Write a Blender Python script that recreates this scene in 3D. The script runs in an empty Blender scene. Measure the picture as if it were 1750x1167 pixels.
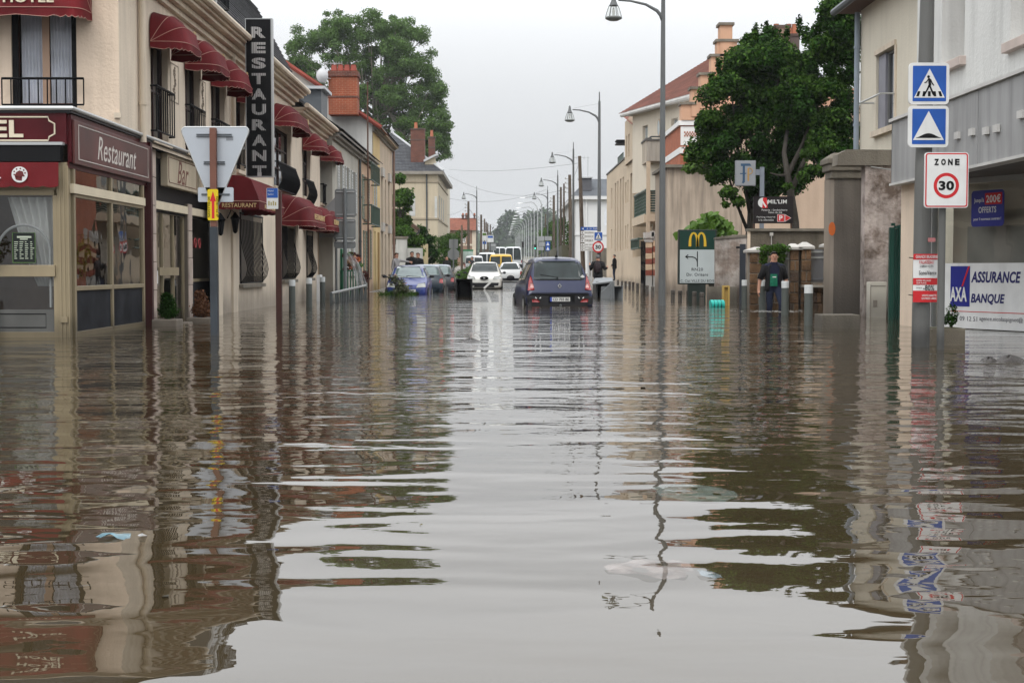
import bpy, bmesh, math, random
import numpy as np
from mathutils import Vector, Matrix
from mathutils.bvhtree import BVHTree
SC = bpy.context.scene
C = SC.collection
R = math.radians
# ---------------------------------------------------------------- camera, sky, sun, exposure
H = 0.93                     # eye above the flood water (water is z = 0)
FL = 2600.0; CX, CY = 875.0, 583.5
PITCH = math.atan(122.5/FL); YAW = math.atan(15*math.cos(PITCH)/FL)
cam = bpy.data.cameras.new('camera'); camo = bpy.data.objects.new('camera', cam); C.objects.link(camo)
camo.location = (0, 0, H); camo.rotation_euler = (math.pi/2-PITCH, 0, -YAW)
cam.sensor_width = 36; cam.lens = FL/1750*36; cam.clip_end = 6000; cam.clip_start = .05
SC.camera = camo
SC.view_settings.view_transform = 'Standard'; SC.view_settings.look = 'None'
SC.view_settings.exposure = 0.0; SC.view_settings.gamma = 1
SUN_EL, SUN_AZ = 52, 200      # azimuth clockwise from +Y
w = bpy.data.worlds.new('World'); SC.world = w; w.use_nodes = True
nt = w.node_tree; nt.nodes.clear()
wo = nt.nodes.new('ShaderNodeOutputWorld'); bg = nt.nodes.new('ShaderNodeBackground')
sky = nt.nodes.new('ShaderNodeTexSky'); sky.sky_type = 'NISHITA'; sky.sun_disc = False
sky.sun_elevation = R(SUN_EL); sky.sun_rotation = R(SUN_AZ); sky.air_density = 1.0; sky.dust_density = 3.0
hs = nt.nodes.new('ShaderNodeHueSaturation'); hs.inputs['Saturation'].default_value = .12
# overcast veil: cloud layer brighter overhead than at the horizon, soft uneven
tc = nt.nodes.new('ShaderNodeTexCoord'); sx = nt.nodes.new('ShaderNodeSeparateXYZ')
mr = nt.nodes.new('ShaderNodeFloatCurve'); cv_ = mr.mapping.curves[0]; cv_.points[0].location = (0, .264); cv_.points[1].location = (1, .84)
for q_ in ((.09,.284),(.26,.58),(.5,.74)): cv_.points.new(*q_)
mr.mapping.update()
m30 = nt.nodes.new('ShaderNodeMath'); m30.operation = 'MULTIPLY'; m30.inputs[1].default_value = 29
mpn = nt.nodes.new('ShaderNodeMapping'); mpn.inputs['Scale'].default_value = (1, 1, 3.5)
cn = nt.nodes.new('ShaderNodeTexNoise'); cn.inputs['Scale'].default_value = 2.2; cn.inputs['Detail'].default_value = 4
cm = nt.nodes.new('ShaderNodeMapRange'); cm.inputs['To Min'].default_value = .95; cm.inputs['To Max'].default_value = 1.05
mu = nt.nodes.new('ShaderNodeMath'); mu.operation = 'MULTIPLY'
cc = nt.nodes.new('ShaderNodeCombineColor')
vm = nt.nodes.new('ShaderNodeVectorMath'); vm.operation = 'MULTIPLY'; vm.inputs[1].default_value = (.972, .995, 1.02)
mx = nt.nodes.new('ShaderNodeMix'); mx.data_type = 'RGBA'; mx.inputs[0].default_value = .88
L = nt.links.new
L(sky.outputs[0], hs.inputs['Color']); L(tc.outputs['Generated'], sx.inputs[0]); L(sx.outputs[2], mr.inputs['Value'])
L(tc.outputs['Generated'], mpn.inputs[0]); L(mpn.outputs[0], cn.inputs['Vector']); L(cn.outputs[0], cm.inputs['Value'])
L(mr.outputs[0], m30.inputs[0]); L(m30.outputs[0], mu.inputs[0]); L(cm.outputs[0], mu.inputs[1])
for k in range(3): L(mu.outputs[0], cc.inputs[k])
L(cc.outputs[0], vm.inputs[0]); L(hs.outputs[0], mx.inputs[6]); L(vm.outputs[0], mx.inputs[7])
L(mx.outputs[2], bg.inputs[0]); bg.inputs[1].default_value = .1; L(bg.outputs[0], wo.inputs[0])
sl = bpy.data.lights.new('sun', 'SUN'); sl.energy = 1.2; sl.angle = R(25); sl.color = (1, .965, .91)
so = bpy.data.objects.new('sun', sl); C.objects.link(so)
sd = Vector((math.sin(R(SUN_AZ))*math.cos(R(SUN_EL)), math.cos(R(SUN_AZ))*math.cos(R(SUN_EL)), math.sin(R(SUN_EL))))
so.rotation_euler = sd.to_track_quat('Z', 'Y').to_euler(); so.location = (0, -5, 30)

# ---------------------------------------------------------------- measuring: pixel of the photograph -> point on a real plane
_f = Vector((math.sin(YAW)*math.cos(PITCH), math.cos(YAW)*math.cos(PITCH), -math.sin(PITCH)))
_r = Vector((math.cos(YAW), -math.sin(YAW), 0)); _u = _r.cross(_f)
EYE = Vector((0, 0, H))
def ray(px, py): return _f*FL + _r*(px-CX) + _u*(CY-py)
def onY(px, py, Y): d = ray(px, py); return EYE + d*(Y/d.y)
def onX(px, py, X): d = ray(px, py); return EYE + d*(X/d.x)
def onZ(px, py, Z=0): d = ray(px, py); return EYE + d*((Z-H)/d.z)

# ---------------------------------------------------------------- materials
MATS = {}
def M(name, col=(.5,.5,.5), rough=.8, var=.12, sc=2.0, bump=.0, bsc=60, metal=0, streak=0, damp=0, coat=0, spec=.28, island=0, trans=0, emit=0, col2=None, brick=None, wave=None):
    if name in MATS: return MATS[name]
    m = bpy.data.materials.new(name); MATS[name] = m; m.use_nodes = True
    n = m.node_tree; b = n.nodes['Principled BSDF']; lk = n.links.new
    b.inputs['Roughness'].default_value = rough; b.inputs['Metallic'].default_value = metal
    b.inputs['Specular IOR Level'].default_value = spec
    b.inputs['Coat Weight'].default_value = coat; b.inputs['Coat Roughness'].default_value = .04
    if emit:
        b.inputs['Emission Color'].default_value = (*col, 1); b.inputs['Emission Strength'].default_value = emit
    g = n.nodes.new('ShaderNodeNewGeometry')
    cur = None
    def mixmul(a, fac):      # colour a times scalar fac
        v = n.nodes.new('ShaderNodeVectorMath'); v.operation = 'SCALE'
        if isinstance(a, tuple): v.inputs[0].default_value = a
        else: lk(a, v.inputs[0])
        lk(fac, v.inputs['Scale']); return v.outputs[0]
    src = tuple(col)
    if brick:
        c2, mort, bw, bh = brick
        sp = n.nodes.new('ShaderNodeSeparateXYZ'); lk(g.outputs['Position'], sp.inputs[0])
        ad = n.nodes.new('ShaderNodeMath'); ad.operation = 'ADD'; lk(sp.outputs[0], ad.inputs[0]); lk(sp.outputs[1], ad.inputs[1])
        cb = n.nodes.new('ShaderNodeCombineXYZ'); lk(ad.outputs[0], cb.inputs[0]); lk(sp.outputs[2], cb.inputs[1])
        bt = n.nodes.new('ShaderNodeTexBrick'); lk(cb.outputs[0], bt.inputs['Vector'])
        bt.inputs['Scale'].default_value = 1; bt.inputs['Brick Width'].default_value = bw; bt.inputs['Row Height'].default_value = bh
        bt.inputs['Mortar Size'].default_value = bh*.09; bt.inputs['Color1'].default_value = (*col, 1); bt.inputs['Color2'].default_value = (*c2, 1)
        bt.inputs['Mortar'].default_value = (*mort, 1); src = bt.outputs[0]
    if col2:
        no = n.nodes.new('ShaderNodeTexNoise'); no.inputs['Scale'].default_value = sc*.8; no.inputs['Detail'].default_value = 6; no.inputs['Roughness'].default_value = .65
        lk(g.outputs['Position'], no.inputs['Vector'])
        rp = n.nodes.new('ShaderNodeValToRGB'); rp.color_ramp.elements[0].position = .44; rp.color_ramp.elements[1].position = .56
        rp.color_ramp.elements[0].color = (*col, 1); rp.color_ramp.elements[1].color = (*col2, 1)
        lk(no.outputs[0], rp.inputs[0]); src = rp.outputs[0]
    if var:
        no = n.nodes.new('ShaderNodeTexNoise'); no.inputs['Scale'].default_value = sc; no.inputs['Detail'].default_value = 5
        lk(g.outputs['Position'], no.inputs['Vector'])
        mr = n.nodes.new('ShaderNodeMapRange'); mr.inputs['From Min'].default_value = .3; mr.inputs['From Max'].default_value = .7
        mr.inputs['To Min'].default_value = 1-var; mr.inputs['To Max'].default_value = 1+var; lk(no.outputs[0], mr.inputs['Value'])
        src = mixmul(src, mr.outputs[0])
    if island:
        mr = n.nodes.new('ShaderNodeMapRange'); mr.inputs['To Min'].default_value = 1-island; mr.inputs['To Max'].default_value = 1+island
        lk(g.outputs['Random Per Island'], mr.inputs['Value']); src = mixmul(src, mr.outputs[0])
    if streak:
        mp = n.nodes.new('ShaderNodeMapping'); mp.inputs['Scale'].default_value = (3.5, 3.5, .3); lk(g.outputs['Position'], mp.inputs[0])
        no = n.nodes.new('ShaderNodeTexNoise'); no.inputs['Scale'].default_value = 1.3; no.inputs['Detail'].default_value = 6; no.inputs['Roughness'].default_value = .6
        lk(mp.outputs[0], no.inputs['Vector'])
        mr = n.nodes.new('ShaderNodeMapRange'); mr.inputs['From Min'].default_value = .42; mr.inputs['From Max'].default_value = .72
        mr.inputs['To Min'].default_value = 1; mr.inputs['To Max'].default_value = 1-streak; lk(no.outputs[0], mr.inputs['Value'])
        src = mixmul(src, mr.outputs[0])
    if damp:                 # tide mark of the flood on the wall
        sp = n.nodes.new('ShaderNodeSeparateXYZ'); lk(g.outputs['Position'], sp.inputs[0])
        no = n.nodes.new('ShaderNodeTexNoise'); no.inputs['Scale'].default_value = 1.5; no.inputs['Detail'].default_value = 5; lk(g.outputs['Position'], no.inputs['Vector'])
        ad = n.nodes.new('ShaderNodeMath'); ad.operation = 'MULTIPLY_ADD'; lk(no.outputs[0], ad.inputs[0]); ad.inputs[1].default_value = -.55; lk(sp.outputs[2], ad.inputs[2])
        mr = n.nodes.new('ShaderNodeMapRange'); mr.interpolation_type = 'SMOOTHSTEP'
        mr.inputs['From Min'].default_value = -.22; mr.inputs['From Max'].default_value = damp-.2
        mr.inputs['To Min'].default_value = .52; mr.inputs['To Max'].default_value = 1; lk(ad.outputs[0], mr.inputs['Value'])
        src = mixmul(src, mr.outputs[0])
    if isinstance(src, tuple): b.inputs['Base Color'].default_value = (*src, 1)
    else: lk(src, b.inputs['Base Color'])
    if bump or wave:
        bp = n.nodes.new('ShaderNodeBump'); bp.inputs['Strength'].default_value = 1
        if wave:
            wv = n.nodes.new('ShaderNodeTexWave'); wv.bands_direction = wave[0]; wv.inputs['Scale'].default_value = wave[1]; wv.inputs['Distortion'].default_value = .3
            lk(g.outputs['Position'], wv.inputs['Vector']); bp.inputs['Distance'].default_value = wave[2]; lk(wv.outputs[1], bp.inputs['Height'])
        else:
            no = n.nodes.new('ShaderNodeTexNoise'); no.inputs['Scale'].default_value = bsc; no.inputs['Detail'].default_value = 4
            lk(g.outputs['Position'], no.inputs['Vector']); bp.inputs['Distance'].default_value = bump*.02; lk(no.outputs[0], bp.inputs['Height'])
        lk(bp.outputs[0], b.inputs['Normal'])
    if trans:
        tr = n.nodes.new('ShaderNodeBsdfTranslucent'); ms = n.nodes.new('ShaderNodeMixShader'); ms.inputs[0].default_value = trans
        if isinstance(src, tuple): tr.inputs[0].default_value = (*src, 1)
        else: lk(src, tr.inputs[0])
        lk(b.outputs[0], ms.inputs[1]); lk(tr.outputs[0], ms.inputs[2]); lk(ms.outputs[0], n.nodes['Material Output'].inputs[0])
    return m
def Mglass(name, tint=.7, boost=1.5, rough=.01):
    if name in MATS: return MATS[name]
    m = bpy.data.materials.new(name); MATS[name] = m; m.use_nodes = True
    n = m.node_tree; n.nodes.remove(n.nodes['Principled BSDF']); lk = n.links.new
    tr = n.nodes.new('ShaderNodeBsdfTransparent'); tr.inputs[0].default_value = (tint, tint*1.01, tint, 1)
    gl = n.nodes.new('ShaderNodeBsdfGlossy'); gl.inputs['Roughness'].default_value = rough; gl.inputs[0].default_value = (.95,.95,.95,1)
    fr = n.nodes.new('ShaderNodeFresnel'); fr.inputs[0].default_value = boost
    no = n.nodes.new('ShaderNodeTexNoise'); no.inputs['Scale'].default_value = 1.1; g = n.nodes.new('ShaderNodeNewGeometry'); lk(g.outputs['Position'], no.inputs['Vector'])
    bp = n.nodes.new('ShaderNodeBump'); bp.inputs['Distance'].default_value = .004; lk(no.outputs[0], bp.inputs['Height']); lk(bp.outputs[0], gl.inputs['Normal'])
    bf = n.nodes.new('ShaderNodeMath'); bf.operation = 'SUBTRACT'; bf.inputs[0].default_value = 1; lk(g.outputs['Backfacing'], bf.inputs[1]); mf = n.nodes.new('ShaderNodeMath'); mf.operation = 'MULTIPLY'; lk(fr.outputs[0], mf.inputs[0]); lk(bf.outputs[0], mf.inputs[1])
    ms = n.nodes.new('ShaderNodeMixShader'); lk(mf.outputs[0], ms.inputs[0]); lk(tr.outputs[0], ms.inputs[1]); lk(gl.outputs[0], ms.inputs[2])
    lk(ms.outputs[0], n.nodes['Material Output'].inputs[0]); return m

# ---------------------------------------------------------------- objects
ORG = {}                     # world origin of every object made, by name
def tag(o, label=None, cat=None, group=None, kind=None):
    if label: o['label'] = label
    if cat: o['category'] = cat
    if group: o['group'] = group
    if kind: o['kind'] = kind
    return o
def thing(name, label, cat, loc=(0,0,0), group=None):
    o = bpy.data.objects.new(name, None); C.objects.link(o); o.empty_display_size = .2
    o.location = loc; ORG[o.name] = Vector(loc); return tag(o, label, cat, group)
def link_mesh(name, verts, faces, mat, parent=None, smooth=False, loc=None, bev=0, midx=None):
    V = np.asarray(verts, dtype=np.float64).reshape(-1, 3)
    if loc is None:
        if parent is not None: loc = ORG[parent.name]
        else: loc = Vector((float((V[:,0].min()+V[:,0].max())/2), float((V[:,1].min()+V[:,1].max())/2), float(V[:,2].min())))
    loc = Vector(loc)
    me = bpy.data.meshes.new(name)
    V = V - np.array(loc)
    if isinstance(faces, np.ndarray):
        nf, k = faces.shape
        me.vertices.add(len(V)); me.vertices.foreach_set('co', V.astype(np.float32).ravel())
        me.loops.add(nf*k); me.loops.foreach_set('vertex_index', faces.astype(np.int32).ravel())
        me.polygons.add(nf); me.polygons.foreach_set('loop_start', np.arange(0, nf*k, k, dtype=np.int32))
        me.update(calc_edges=True)
    else: me.from_pydata([tuple(v) for v in V], [], faces); me.update()
    ms = mat if isinstance(mat, (list, tuple)) else [mat]
    for x in ms: me.materials.append(x)
    if midx is not None: me.polygons.foreach_set('material_index', np.asarray(midx, dtype=np.int32))
    if smooth: me.polygons.foreach_set('use_smooth', np.ones(len(me.polygons), dtype=bool))
    o = bpy.data.objects.new(name, me); C.objects.link(o)
    ORG[o.name] = loc
    if parent is not None: o.parent = parent; o.location = loc - ORG[parent.name]
    else: o.location = loc
    if bev:
        b = o.modifiers.new('bevel', 'BEVEL'); b.width = bev; b.segments = 2; b.limit_method = 'ANGLE'; b.angle_limit = R(40)
    return o
class Fr:                    # an upright frame: u along Rt, z up, n towards the viewer of that face
    def __init__(s, O, Rt=(1,0,0), U=(0,0,1)):
        s.O = Vector(O); s.R = Vector(Rt).normalized(); s.U = Vector(U).normalized(); s.N = s.R.cross(s.U)
    def p(s, u, z, n=0): return s.O + s.R*u + s.U*z + s.N*n
    def at(s, px, py, n=0):
        d = ray(px, py); o = s.O + s.N*n; t = (o-EYE).dot(s.N)/d.dot(s.N); q = EYE + d*t - s.O
        return q.dot(s.R), q.dot(s.U)
    def u(s, px, py=461): return s.at(px, py)[0]
def FL_(X): return Fr((X, 0, 0), (0, 1, 0))          # left-hand facade, u = Y
def FR_(X): return Fr((X, 0, 0), (0, -1, 0))         # right-hand facade, u = -Y
def FY(Y): return Fr((0, Y, 0), (1, 0, 0))           # faces the camera, u = X
class MB:
    def __init__(s): s.v = []; s.f = []; s.m = []; s.cm = 0
    def quad(s, *ps):
        i = len(s.v); s.v += [tuple(p) for p in ps]; s.f.append(tuple(range(i, i+len(ps)))); s.m.append(s.cm); return s
    def hexa(s, P):          # 8 points: bottom 0-3, top 4-7
        i = len(s.v); s.v += [tuple(p) for p in P]
        for q in ((0,3,2,1),(4,5,6,7),(0,1,5,4),(1,2,6,5),(2,3,7,6),(3,0,4,7)): s.f.append(tuple(i+k for k in q)); s.m.append(s.cm)
        return s
    def box(s, x0, x1, y0, y1, z0, z1): return s.hexa([(x0,y0,z0),(x1,y0,z0),(x1,y1,z0),(x0,y1,z0),(x0,y0,z1),(x1,y0,z1),(x1,y1,z1),(x0,y1,z1)])
    def fbox(s, F, u0, u1, z0, z1, n0, n1):
        return s.hexa([F.p(u0,z0,n1),F.p(u1,z0,n1),F.p(u1,z0,n0),F.p(u0,z0,n0),F.p(u0,z1,n1),F.p(u1,z1,n1),F.p(u1,z1,n0),F.p(u0,z1,n0)])
    def prism(s, F, pts, n0, n1):
        i = len(s.v); k = len(pts)
        a = sum(pts[j][0]*pts[(j+1)%k][1]-pts[(j+1)%k][0]*pts[j][1] for j in range(k))
        if a < 0: pts = pts[::-1]
        s.v += [tuple(F.p(a_, b_, n1)) for a_, b_ in pts] + [tuple(F.p(a_, b_, n0)) for a_, b_ in pts]
        s.f.append(tuple(range(i, i+k))); s.f.append(tuple(range(i+2*k-1, i+k-1, -1)))
        for j in range(k): s.f.append((i+j, i+k+j, i+k+(j+1)%k, i+(j+1)%k))
        s.m += [s.cm]*(k+2); return s
    def tube(s, pts, r, k=8, cap=True):
        pts = [Vector(p) for p in pts]; rr = r if isinstance(r, (list, tuple)) else [r]*len(pts)
        i = len(s.v); up = None
        for j, p in enumerate(pts):
            d = (pts[min(j+1, len(pts)-1)]-pts[max(j-1, 0)]).normalized()
            if up is None: up = Vector((0,0,1)) if abs(d.z) < .9 else Vector((0,1,0))
            a = d.cross(up).normalized(); b = a.cross(d); up = b if b.length > .01 else up
            for t in range(k):
                q = p + (a*math.cos(2*math.pi*t/k) + b*math.sin(2*math.pi*t/k))*rr[j]; s.v.append(tuple(q))
        for j in range(len(pts)-1):
            for t in range(k):
                s.f.append((i+j*k+t, i+j*k+(t+1)%k, i+(j+1)*k+(t+1)%k, i+(j+1)*k+t)); s.m.append(s.cm)
        if cap:
            s.f.append(tuple(range(i+k-1, i-1, -1))); s.f.append(tuple(range(i+(len(pts)-1)*k, i+len(pts)*k))); s.m += [s.cm]*2
        return s
    def lathe(s, c, prof, k=16):     # prof: (r, z)
        c = Vector(c); return s.tube([c+Vector((0,0,z)) for r_, z in prof], [max(r_, .001) for r_, z in prof], k)
    def sphere(s, c, r, k=10, sq=(1,1,1)):
        i = len(s.v); c = Vector(c); n = k//2+1
        for a in range(n+1):
            th = math.pi*a/n
            for b in range(k):
                ph = 2*math.pi*b/k; s.v.append((c.x+r*sq[0]*math.sin(th)*math.cos(ph), c.y+r*sq[1]*math.sin(th)*math.sin(ph), c.z+r*sq[2]*math.cos(th)))
        for a in range(n):
            for b in range(k): s.f.append((i+a*k+b, i+(a+1)*k+b, i+(a+1)*k+(b+1)%k, i+a*k+(b+1)%k)); s.m.append(s.cm)
        return s
    def grid(s, fn, nu, nv):
        i = len(s.v)
        for a in range(nu+1):
            for b in range(nv+1): s.v.append(tuple(fn(a/nu, b/nv)))
        for a in range(nu):
            for b in range(nv): s.f.append((i+a*(nv+1)+b, i+(a+1)*(nv+1)+b, i+(a+1)*(nv+1)+b+1, i+a*(nv+1)+b+1)); s.m.append(s.cm)
        return s
    def build(s, name, mat, parent=None, smooth=False, bev=0, loc=None):
        return link_mesh(name, s.v, s.f, mat, parent, smooth, loc, bev, s.m if isinstance(mat, (list, tuple)) else None)
def dup(o, loc=None, label=None, rz=None, parent=None):   # a thing with copies of its parts and sub-parts
    c = o.copy(); C.objects.link(c); ORG[c.name] = Vector(loc) if loc is not None else ORG[o.name]
    if parent is not None: c.parent = parent
    elif loc is not None: c.location = loc
    if rz is not None: c.rotation_euler.z = rz
    if label: c['label'] = label
    for ch in list(o.children): dup(ch, parent=c)
    return c
def rrect(w, h, r, cx=0, cz=0, k=4):
    P = []
    for (sx, sz, a0) in ((1,1,0),(-1,1,90),(-1,-1,180),(1,-1,270)):
        for j in range(k+1):
            a = R(a0+90*j/k); P.append((cx+sx*(w/2-r)+r*math.cos(a), cz+sz*(h/2-r)+r*math.sin(a)))
    return P
def circ(r, cx=0, cz=0, k=32): return [(cx+r*math.cos(2*math.pi*j/k), cz+r*math.sin(2*math.pi*j/k)) for j in range(k)]
def flat(name, F, pts, n0, n1, mat, parent, smooth=False): return MB().prism(F, pts, n0, n1).build(name, mat, parent)
def text(s, F, u, z, w, h, mat, parent, n=.004, th=.003, name='lettering', bold=.0, shear=0, rot=0, align='C'):
    cu = bpy.data.curves.new('t', 'FONT'); cu.body = s; cu.resolution_u = 3; cu.offset = bold; cu.shear = shear; cu.extrude = .5
    cu.space_character = 1.05
    ob = bpy.data.objects.new('t', cu); me = bpy.data.meshes.new_from_object(ob)
    V = np.empty(len(me.vertices)*3); me.vertices.foreach_get('co', V); V = V.reshape(-1, 3)
    if len(V) == 0: return None
    lo, hi = V.min(0), V.max(0); V = (V-lo)/np.maximum(hi-lo, 1e-6)
    cs, sn = math.cos(R(rot)), math.sin(R(rot)); out = []
    for x, y, e in V:
        a = (x-.5)*w; b = (y-.5)*h; a, b = a*cs-b*sn, a*sn+b*cs
        out.append(tuple(F.p(u+a, z+b, n+e*th)))
    faces = [tuple(p.vertices) for p in me.polygons]
    bpy.data.objects.remove(ob); bpy.data.curves.remove(cu); bpy.data.meshes.remove(me)
    return link_mesh(name, out, faces, mat, parent)
# ---------------------------------------------------------------- building pieces
def wall(F, name, parent, u0, u1, z0, z1, ops, mat, rev=.18, top=None):
    """wall sheet with real openings; ops = [(ua,ub,za,zb)]; reveals go back by rev"""
    us = sorted(set([u0, u1] + [x for o in ops for x in o[:2]])); zs = sorted(set([z0, z1] + [x for o in ops for x in o[2:4]]))
    us = [x for x in us if u0 <= x <= u1]; zs = [x for x in zs if z0 <= x <= z1]
    b = MB()
    for a in range(len(us)-1):
        for c in range(len(zs)-1):
            cu, cz = (us[a]+us[a+1])/2, (zs[c]+zs[c+1])/2
            if any(o[0] < cu < o[1] and o[2] < cz < o[3] for o in ops): continue
            b.quad(F.p(us[a],zs[c]), F.p(us[a+1],zs[c]), F.p(us[a+1],zs[c+1]), F.p(us[a],zs[c+1]))
    for (a, c, d, e) in [o[:4] for o in ops]:
        b.quad(F.p(a,d), F.p(a,e), F.p(a,e,-rev), F.p(a,d,-rev)); b.quad(F.p(c,d,-rev), F.p(c,e,-rev), F.p(c,e), F.p(c,d))
        b.quad(F.p(a,e), F.p(c,e), F.p(c,e,-rev), F.p(a,e,-rev)); b.quad(F.p(a,d,-rev), F.p(c,d,-rev), F.p(c,d), F.p(a,d))
    return b.build(name, mat, parent)
def window(F, parent, u0, u1, z0, z1, n=-.16, cols=2, rows=2, fm=None, gm=None, fw=.05, name='window', sill=None, back=True):
    fm = fm or M('white_frame', (.62,.61,.58), .5, .05); gm = gm or MATS['dark_glass']
    if u0 > u1: u0, u1 = u1, u0
    b = MB(); d = .03
    b.fbox(F,u0,u0+fw,z0,z1,n-d,n+d).fbox(F,u1-fw,u1,z0,z1,n-d,n+d).fbox(F,u0+fw,u1-fw,z0,z0+fw,n-d,n+d).fbox(F,u0+fw,u1-fw,z1-fw,z1,n-d,n+d)
    for i in range(1, cols):
        x = u0+(u1-u0)*i/cols; b.fbox(F,x-fw*.6,x+fw*.6,z0+fw,z1-fw,n-d*.9,n+d*.9)
    for i in range(1, rows):
        z = z0+(z1-z0)*i/rows; b.fbox(F,u0+fw,u1-fw,z-fw*.3,z+fw*.3,n-d*.8,n+d*.8)
    o = b.build(name, fm, parent)
    for i in range(cols):
        for j in range(rows):
            a0 = u0+(u1-u0)*i/cols; a1 = u0+(u1-u0)*(i+1)/cols; c0 = z0+(z1-z0)*j/rows; c1 = z0+(z1-z0)*(j+1)/rows
            MB().fbox(F,a0+fw*.5,a1-fw*.5,c0+fw*.25,c1-fw*.25,n-.014,n-.006).build('pane', gm, o)
    if sill: MB().fbox(F,u0-.07,u1+.07,z0-.09,z0-.003,-.1,.07).build('sill', sill, o, bev=.008)
    return o
def shutter(F, parent, u0, u1, z0, z1, mat, n=.0, slats=14, folded=False):
    b = MB(); w_ = .045
    if folded:               # stands out from the wall, seen edge on: hinge at u0
        G = Fr(F.p(u0, 0, n), F.N, F.U); wd = abs(u1-u0)
    else: G = Fr(F.p(min(u0,u1), 0, n), F.R, F.U); wd = abs(u1-u0)
    b.fbox(G,0,w_,z0,z1,.0,.035).fbox(G,wd-w_,wd,z0,z1,.0,.035).fbox(G,w_,wd-w_,z0,z0+.08,.0,.035).fbox(G,w_,wd-w_,z1-.07,z1,.0,.035)
    zm = (z0+z1)/2; b.fbox(G,w_,wd-w_,zm-.035,zm+.035,0,.035)
    k = slats; hh = (z1-z0-.2)/k
    for i in range(k):
        z = z0+.1+i*hh
        b.hexa([G.p(w_,z,.03),G.p(wd-w_,z,.03),G.p(wd-w_,z+.012,.03),G.p(w_,z+.012,.03),G.p(w_,z+hh*.75,.004),G.p(wd-w_,z+hh*.75,.004),G.p(wd-w_,z+hh*.8,.012),G.p(w_,z+hh*.8,.012)])
    return b.build('shutter', mat, parent)
def body(F, parent, u0, u1, z0, z1, depth, mat, front=False, name='side_walls', roof=True):
    b = MB()
    b.quad(F.p(u0,z0,-depth), F.p(u0,z0), F.p(u0,z1), F.p(u0,z1,-depth)); b.quad(F.p(u1,z0), F.p(u1,z0,-depth), F.p(u1,z1,-depth), F.p(u1,z1))
    b.quad(F.p(u1,z0,-depth), F.p(u0,z0,-depth), F.p(u0,z1,-depth), F.p(u1,z1,-depth))
    if roof: b.quad(F.p(u0,z1-.01), F.p(u1,z1-.01), F.p(u1,z1-.01,-depth), F.p(u0,z1-.01,-depth))
    return b.build(name, mat, parent)
def roofplane(name, P, rows, mat, parent, t=.03):
    """stepped courses of tiles or slates between eave P0-P1 and ridge P3-P2"""
    P = [Vector(p) for p in P]; nrm = (P[1]-P[0]).cross(P[3]-P[0]).normalized(); nrm = nrm if nrm.z > 0 else -nrm
    b = MB()
    for i in range(rows):
        a, c = i/rows, (i+1)/rows
        l0 = P[0].lerp(P[3], a)+nrm*t; r0 = P[1].lerp(P[2], a)+nrm*t; l1 = P[0].lerp(P[3], c); r1 = P[1].lerp(P[2], c)
        b.quad(l0, r0, r1, l1); b.quad(P[0].lerp(P[3], a), P[1].lerp(P[2], a), r0, l0)
    o = b.build(name, mat, parent); o['kind'] = 'stuff'; return o
def railing(F, parent, u0, u1, z0, z1, n, mat, k=8, r=.009, name='railing', bulge=0, sides=True):
    b = MB()
    b.tube([F.p(u0,z1,n), F.p(u1,z1,n)], r*1.9, 6).tube([F.p(u0,z0,n), F.p(u1,z0,n)], r*1.4, 6)
    for i in range(k+1):
        u = u0+(u1-u0)*i/k
        if bulge: b.tube([F.p(u, z0+(z1-z0)*t, n+bulge*math.sin(math.pi*min(1,(1-t)*1.0))**1.2*(1-t*.55)) for t in (0,.12,.25,.4,.6,.8,1)], r, 4)
        else: b.tube([F.p(u,z0,n), F.p(u,z1,n)], r, 4)
    if sides:
        for u in (u0, u1):
            for z in (z0, z1): b.tube([F.p(u,z,n), F.p(u,z,-.02)], r*1.4, 5)
    return b.build(name, mat, parent)
def basket(F, parent, u0, u1, zb, zt, proj, val=.13, txt=None, mat=None, name='awning', boxy=.5):
    mat = mat or MATS['awning_red']; uc, hw = (u0+u1)/2, (u1-u0)/2; hh = zt-zb
    def out(t, k=1): # half outline
        a = math.pi*(1-t); return uc+hw*math.copysign(abs(math.cos(a))**boxy, math.cos(a)), abs(math.sin(a))**boxy
    def fab(t, s):
        u, wv = out(t); b_ = R(90)*s; sag = 1-.05*math.sin(math.pi*((s*3)%1.0))
        return F.p(u, zb+wv*hh*math.sin(b_)*sag, .02+wv*proj*math.cos(b_)*sag)
    o = MB().grid(fab, 24, 12).build(name, mat, parent, smooth=True)
    nsc = max(6, int((u1-u0+2*proj)/.22))
    def va(t, s):
        u, wv = out(t); k = abs(math.sin(math.pi*nsc*t)); return F.p(u, zb-val*s*(.72+.28*k), .021+wv*proj+.015*math.sin(t*37)*s)
    MB().grid(va, 72, 2).build('valance', mat, o, smooth=True)
    b = MB()
    for s in (0, .34, .67): b.tube([Vector(fab(t/24, s))+F.N*.006+F.U*.004 for t in range(25)], .0055, 4)
    b.tube([Vector(va(t/48, 1)) for t in range(49)], .005, 4)
    b.build('piping', MATS['piping'], o)
    return o
def pipe(F, parent, u, z0, z1, n, r, mat, name='drainpipe'):
    b = MB().tube([F.p(u,z0,n), F.p(u,z1,n)], r, 10)
    for z in np.arange(z0+.6, z1, 1.7): b.tube([F.p(u,z,n), F.p(u,z+.05,n)], r*1.25, 10)
    return b.build(name, mat, parent, smooth=False)
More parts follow.
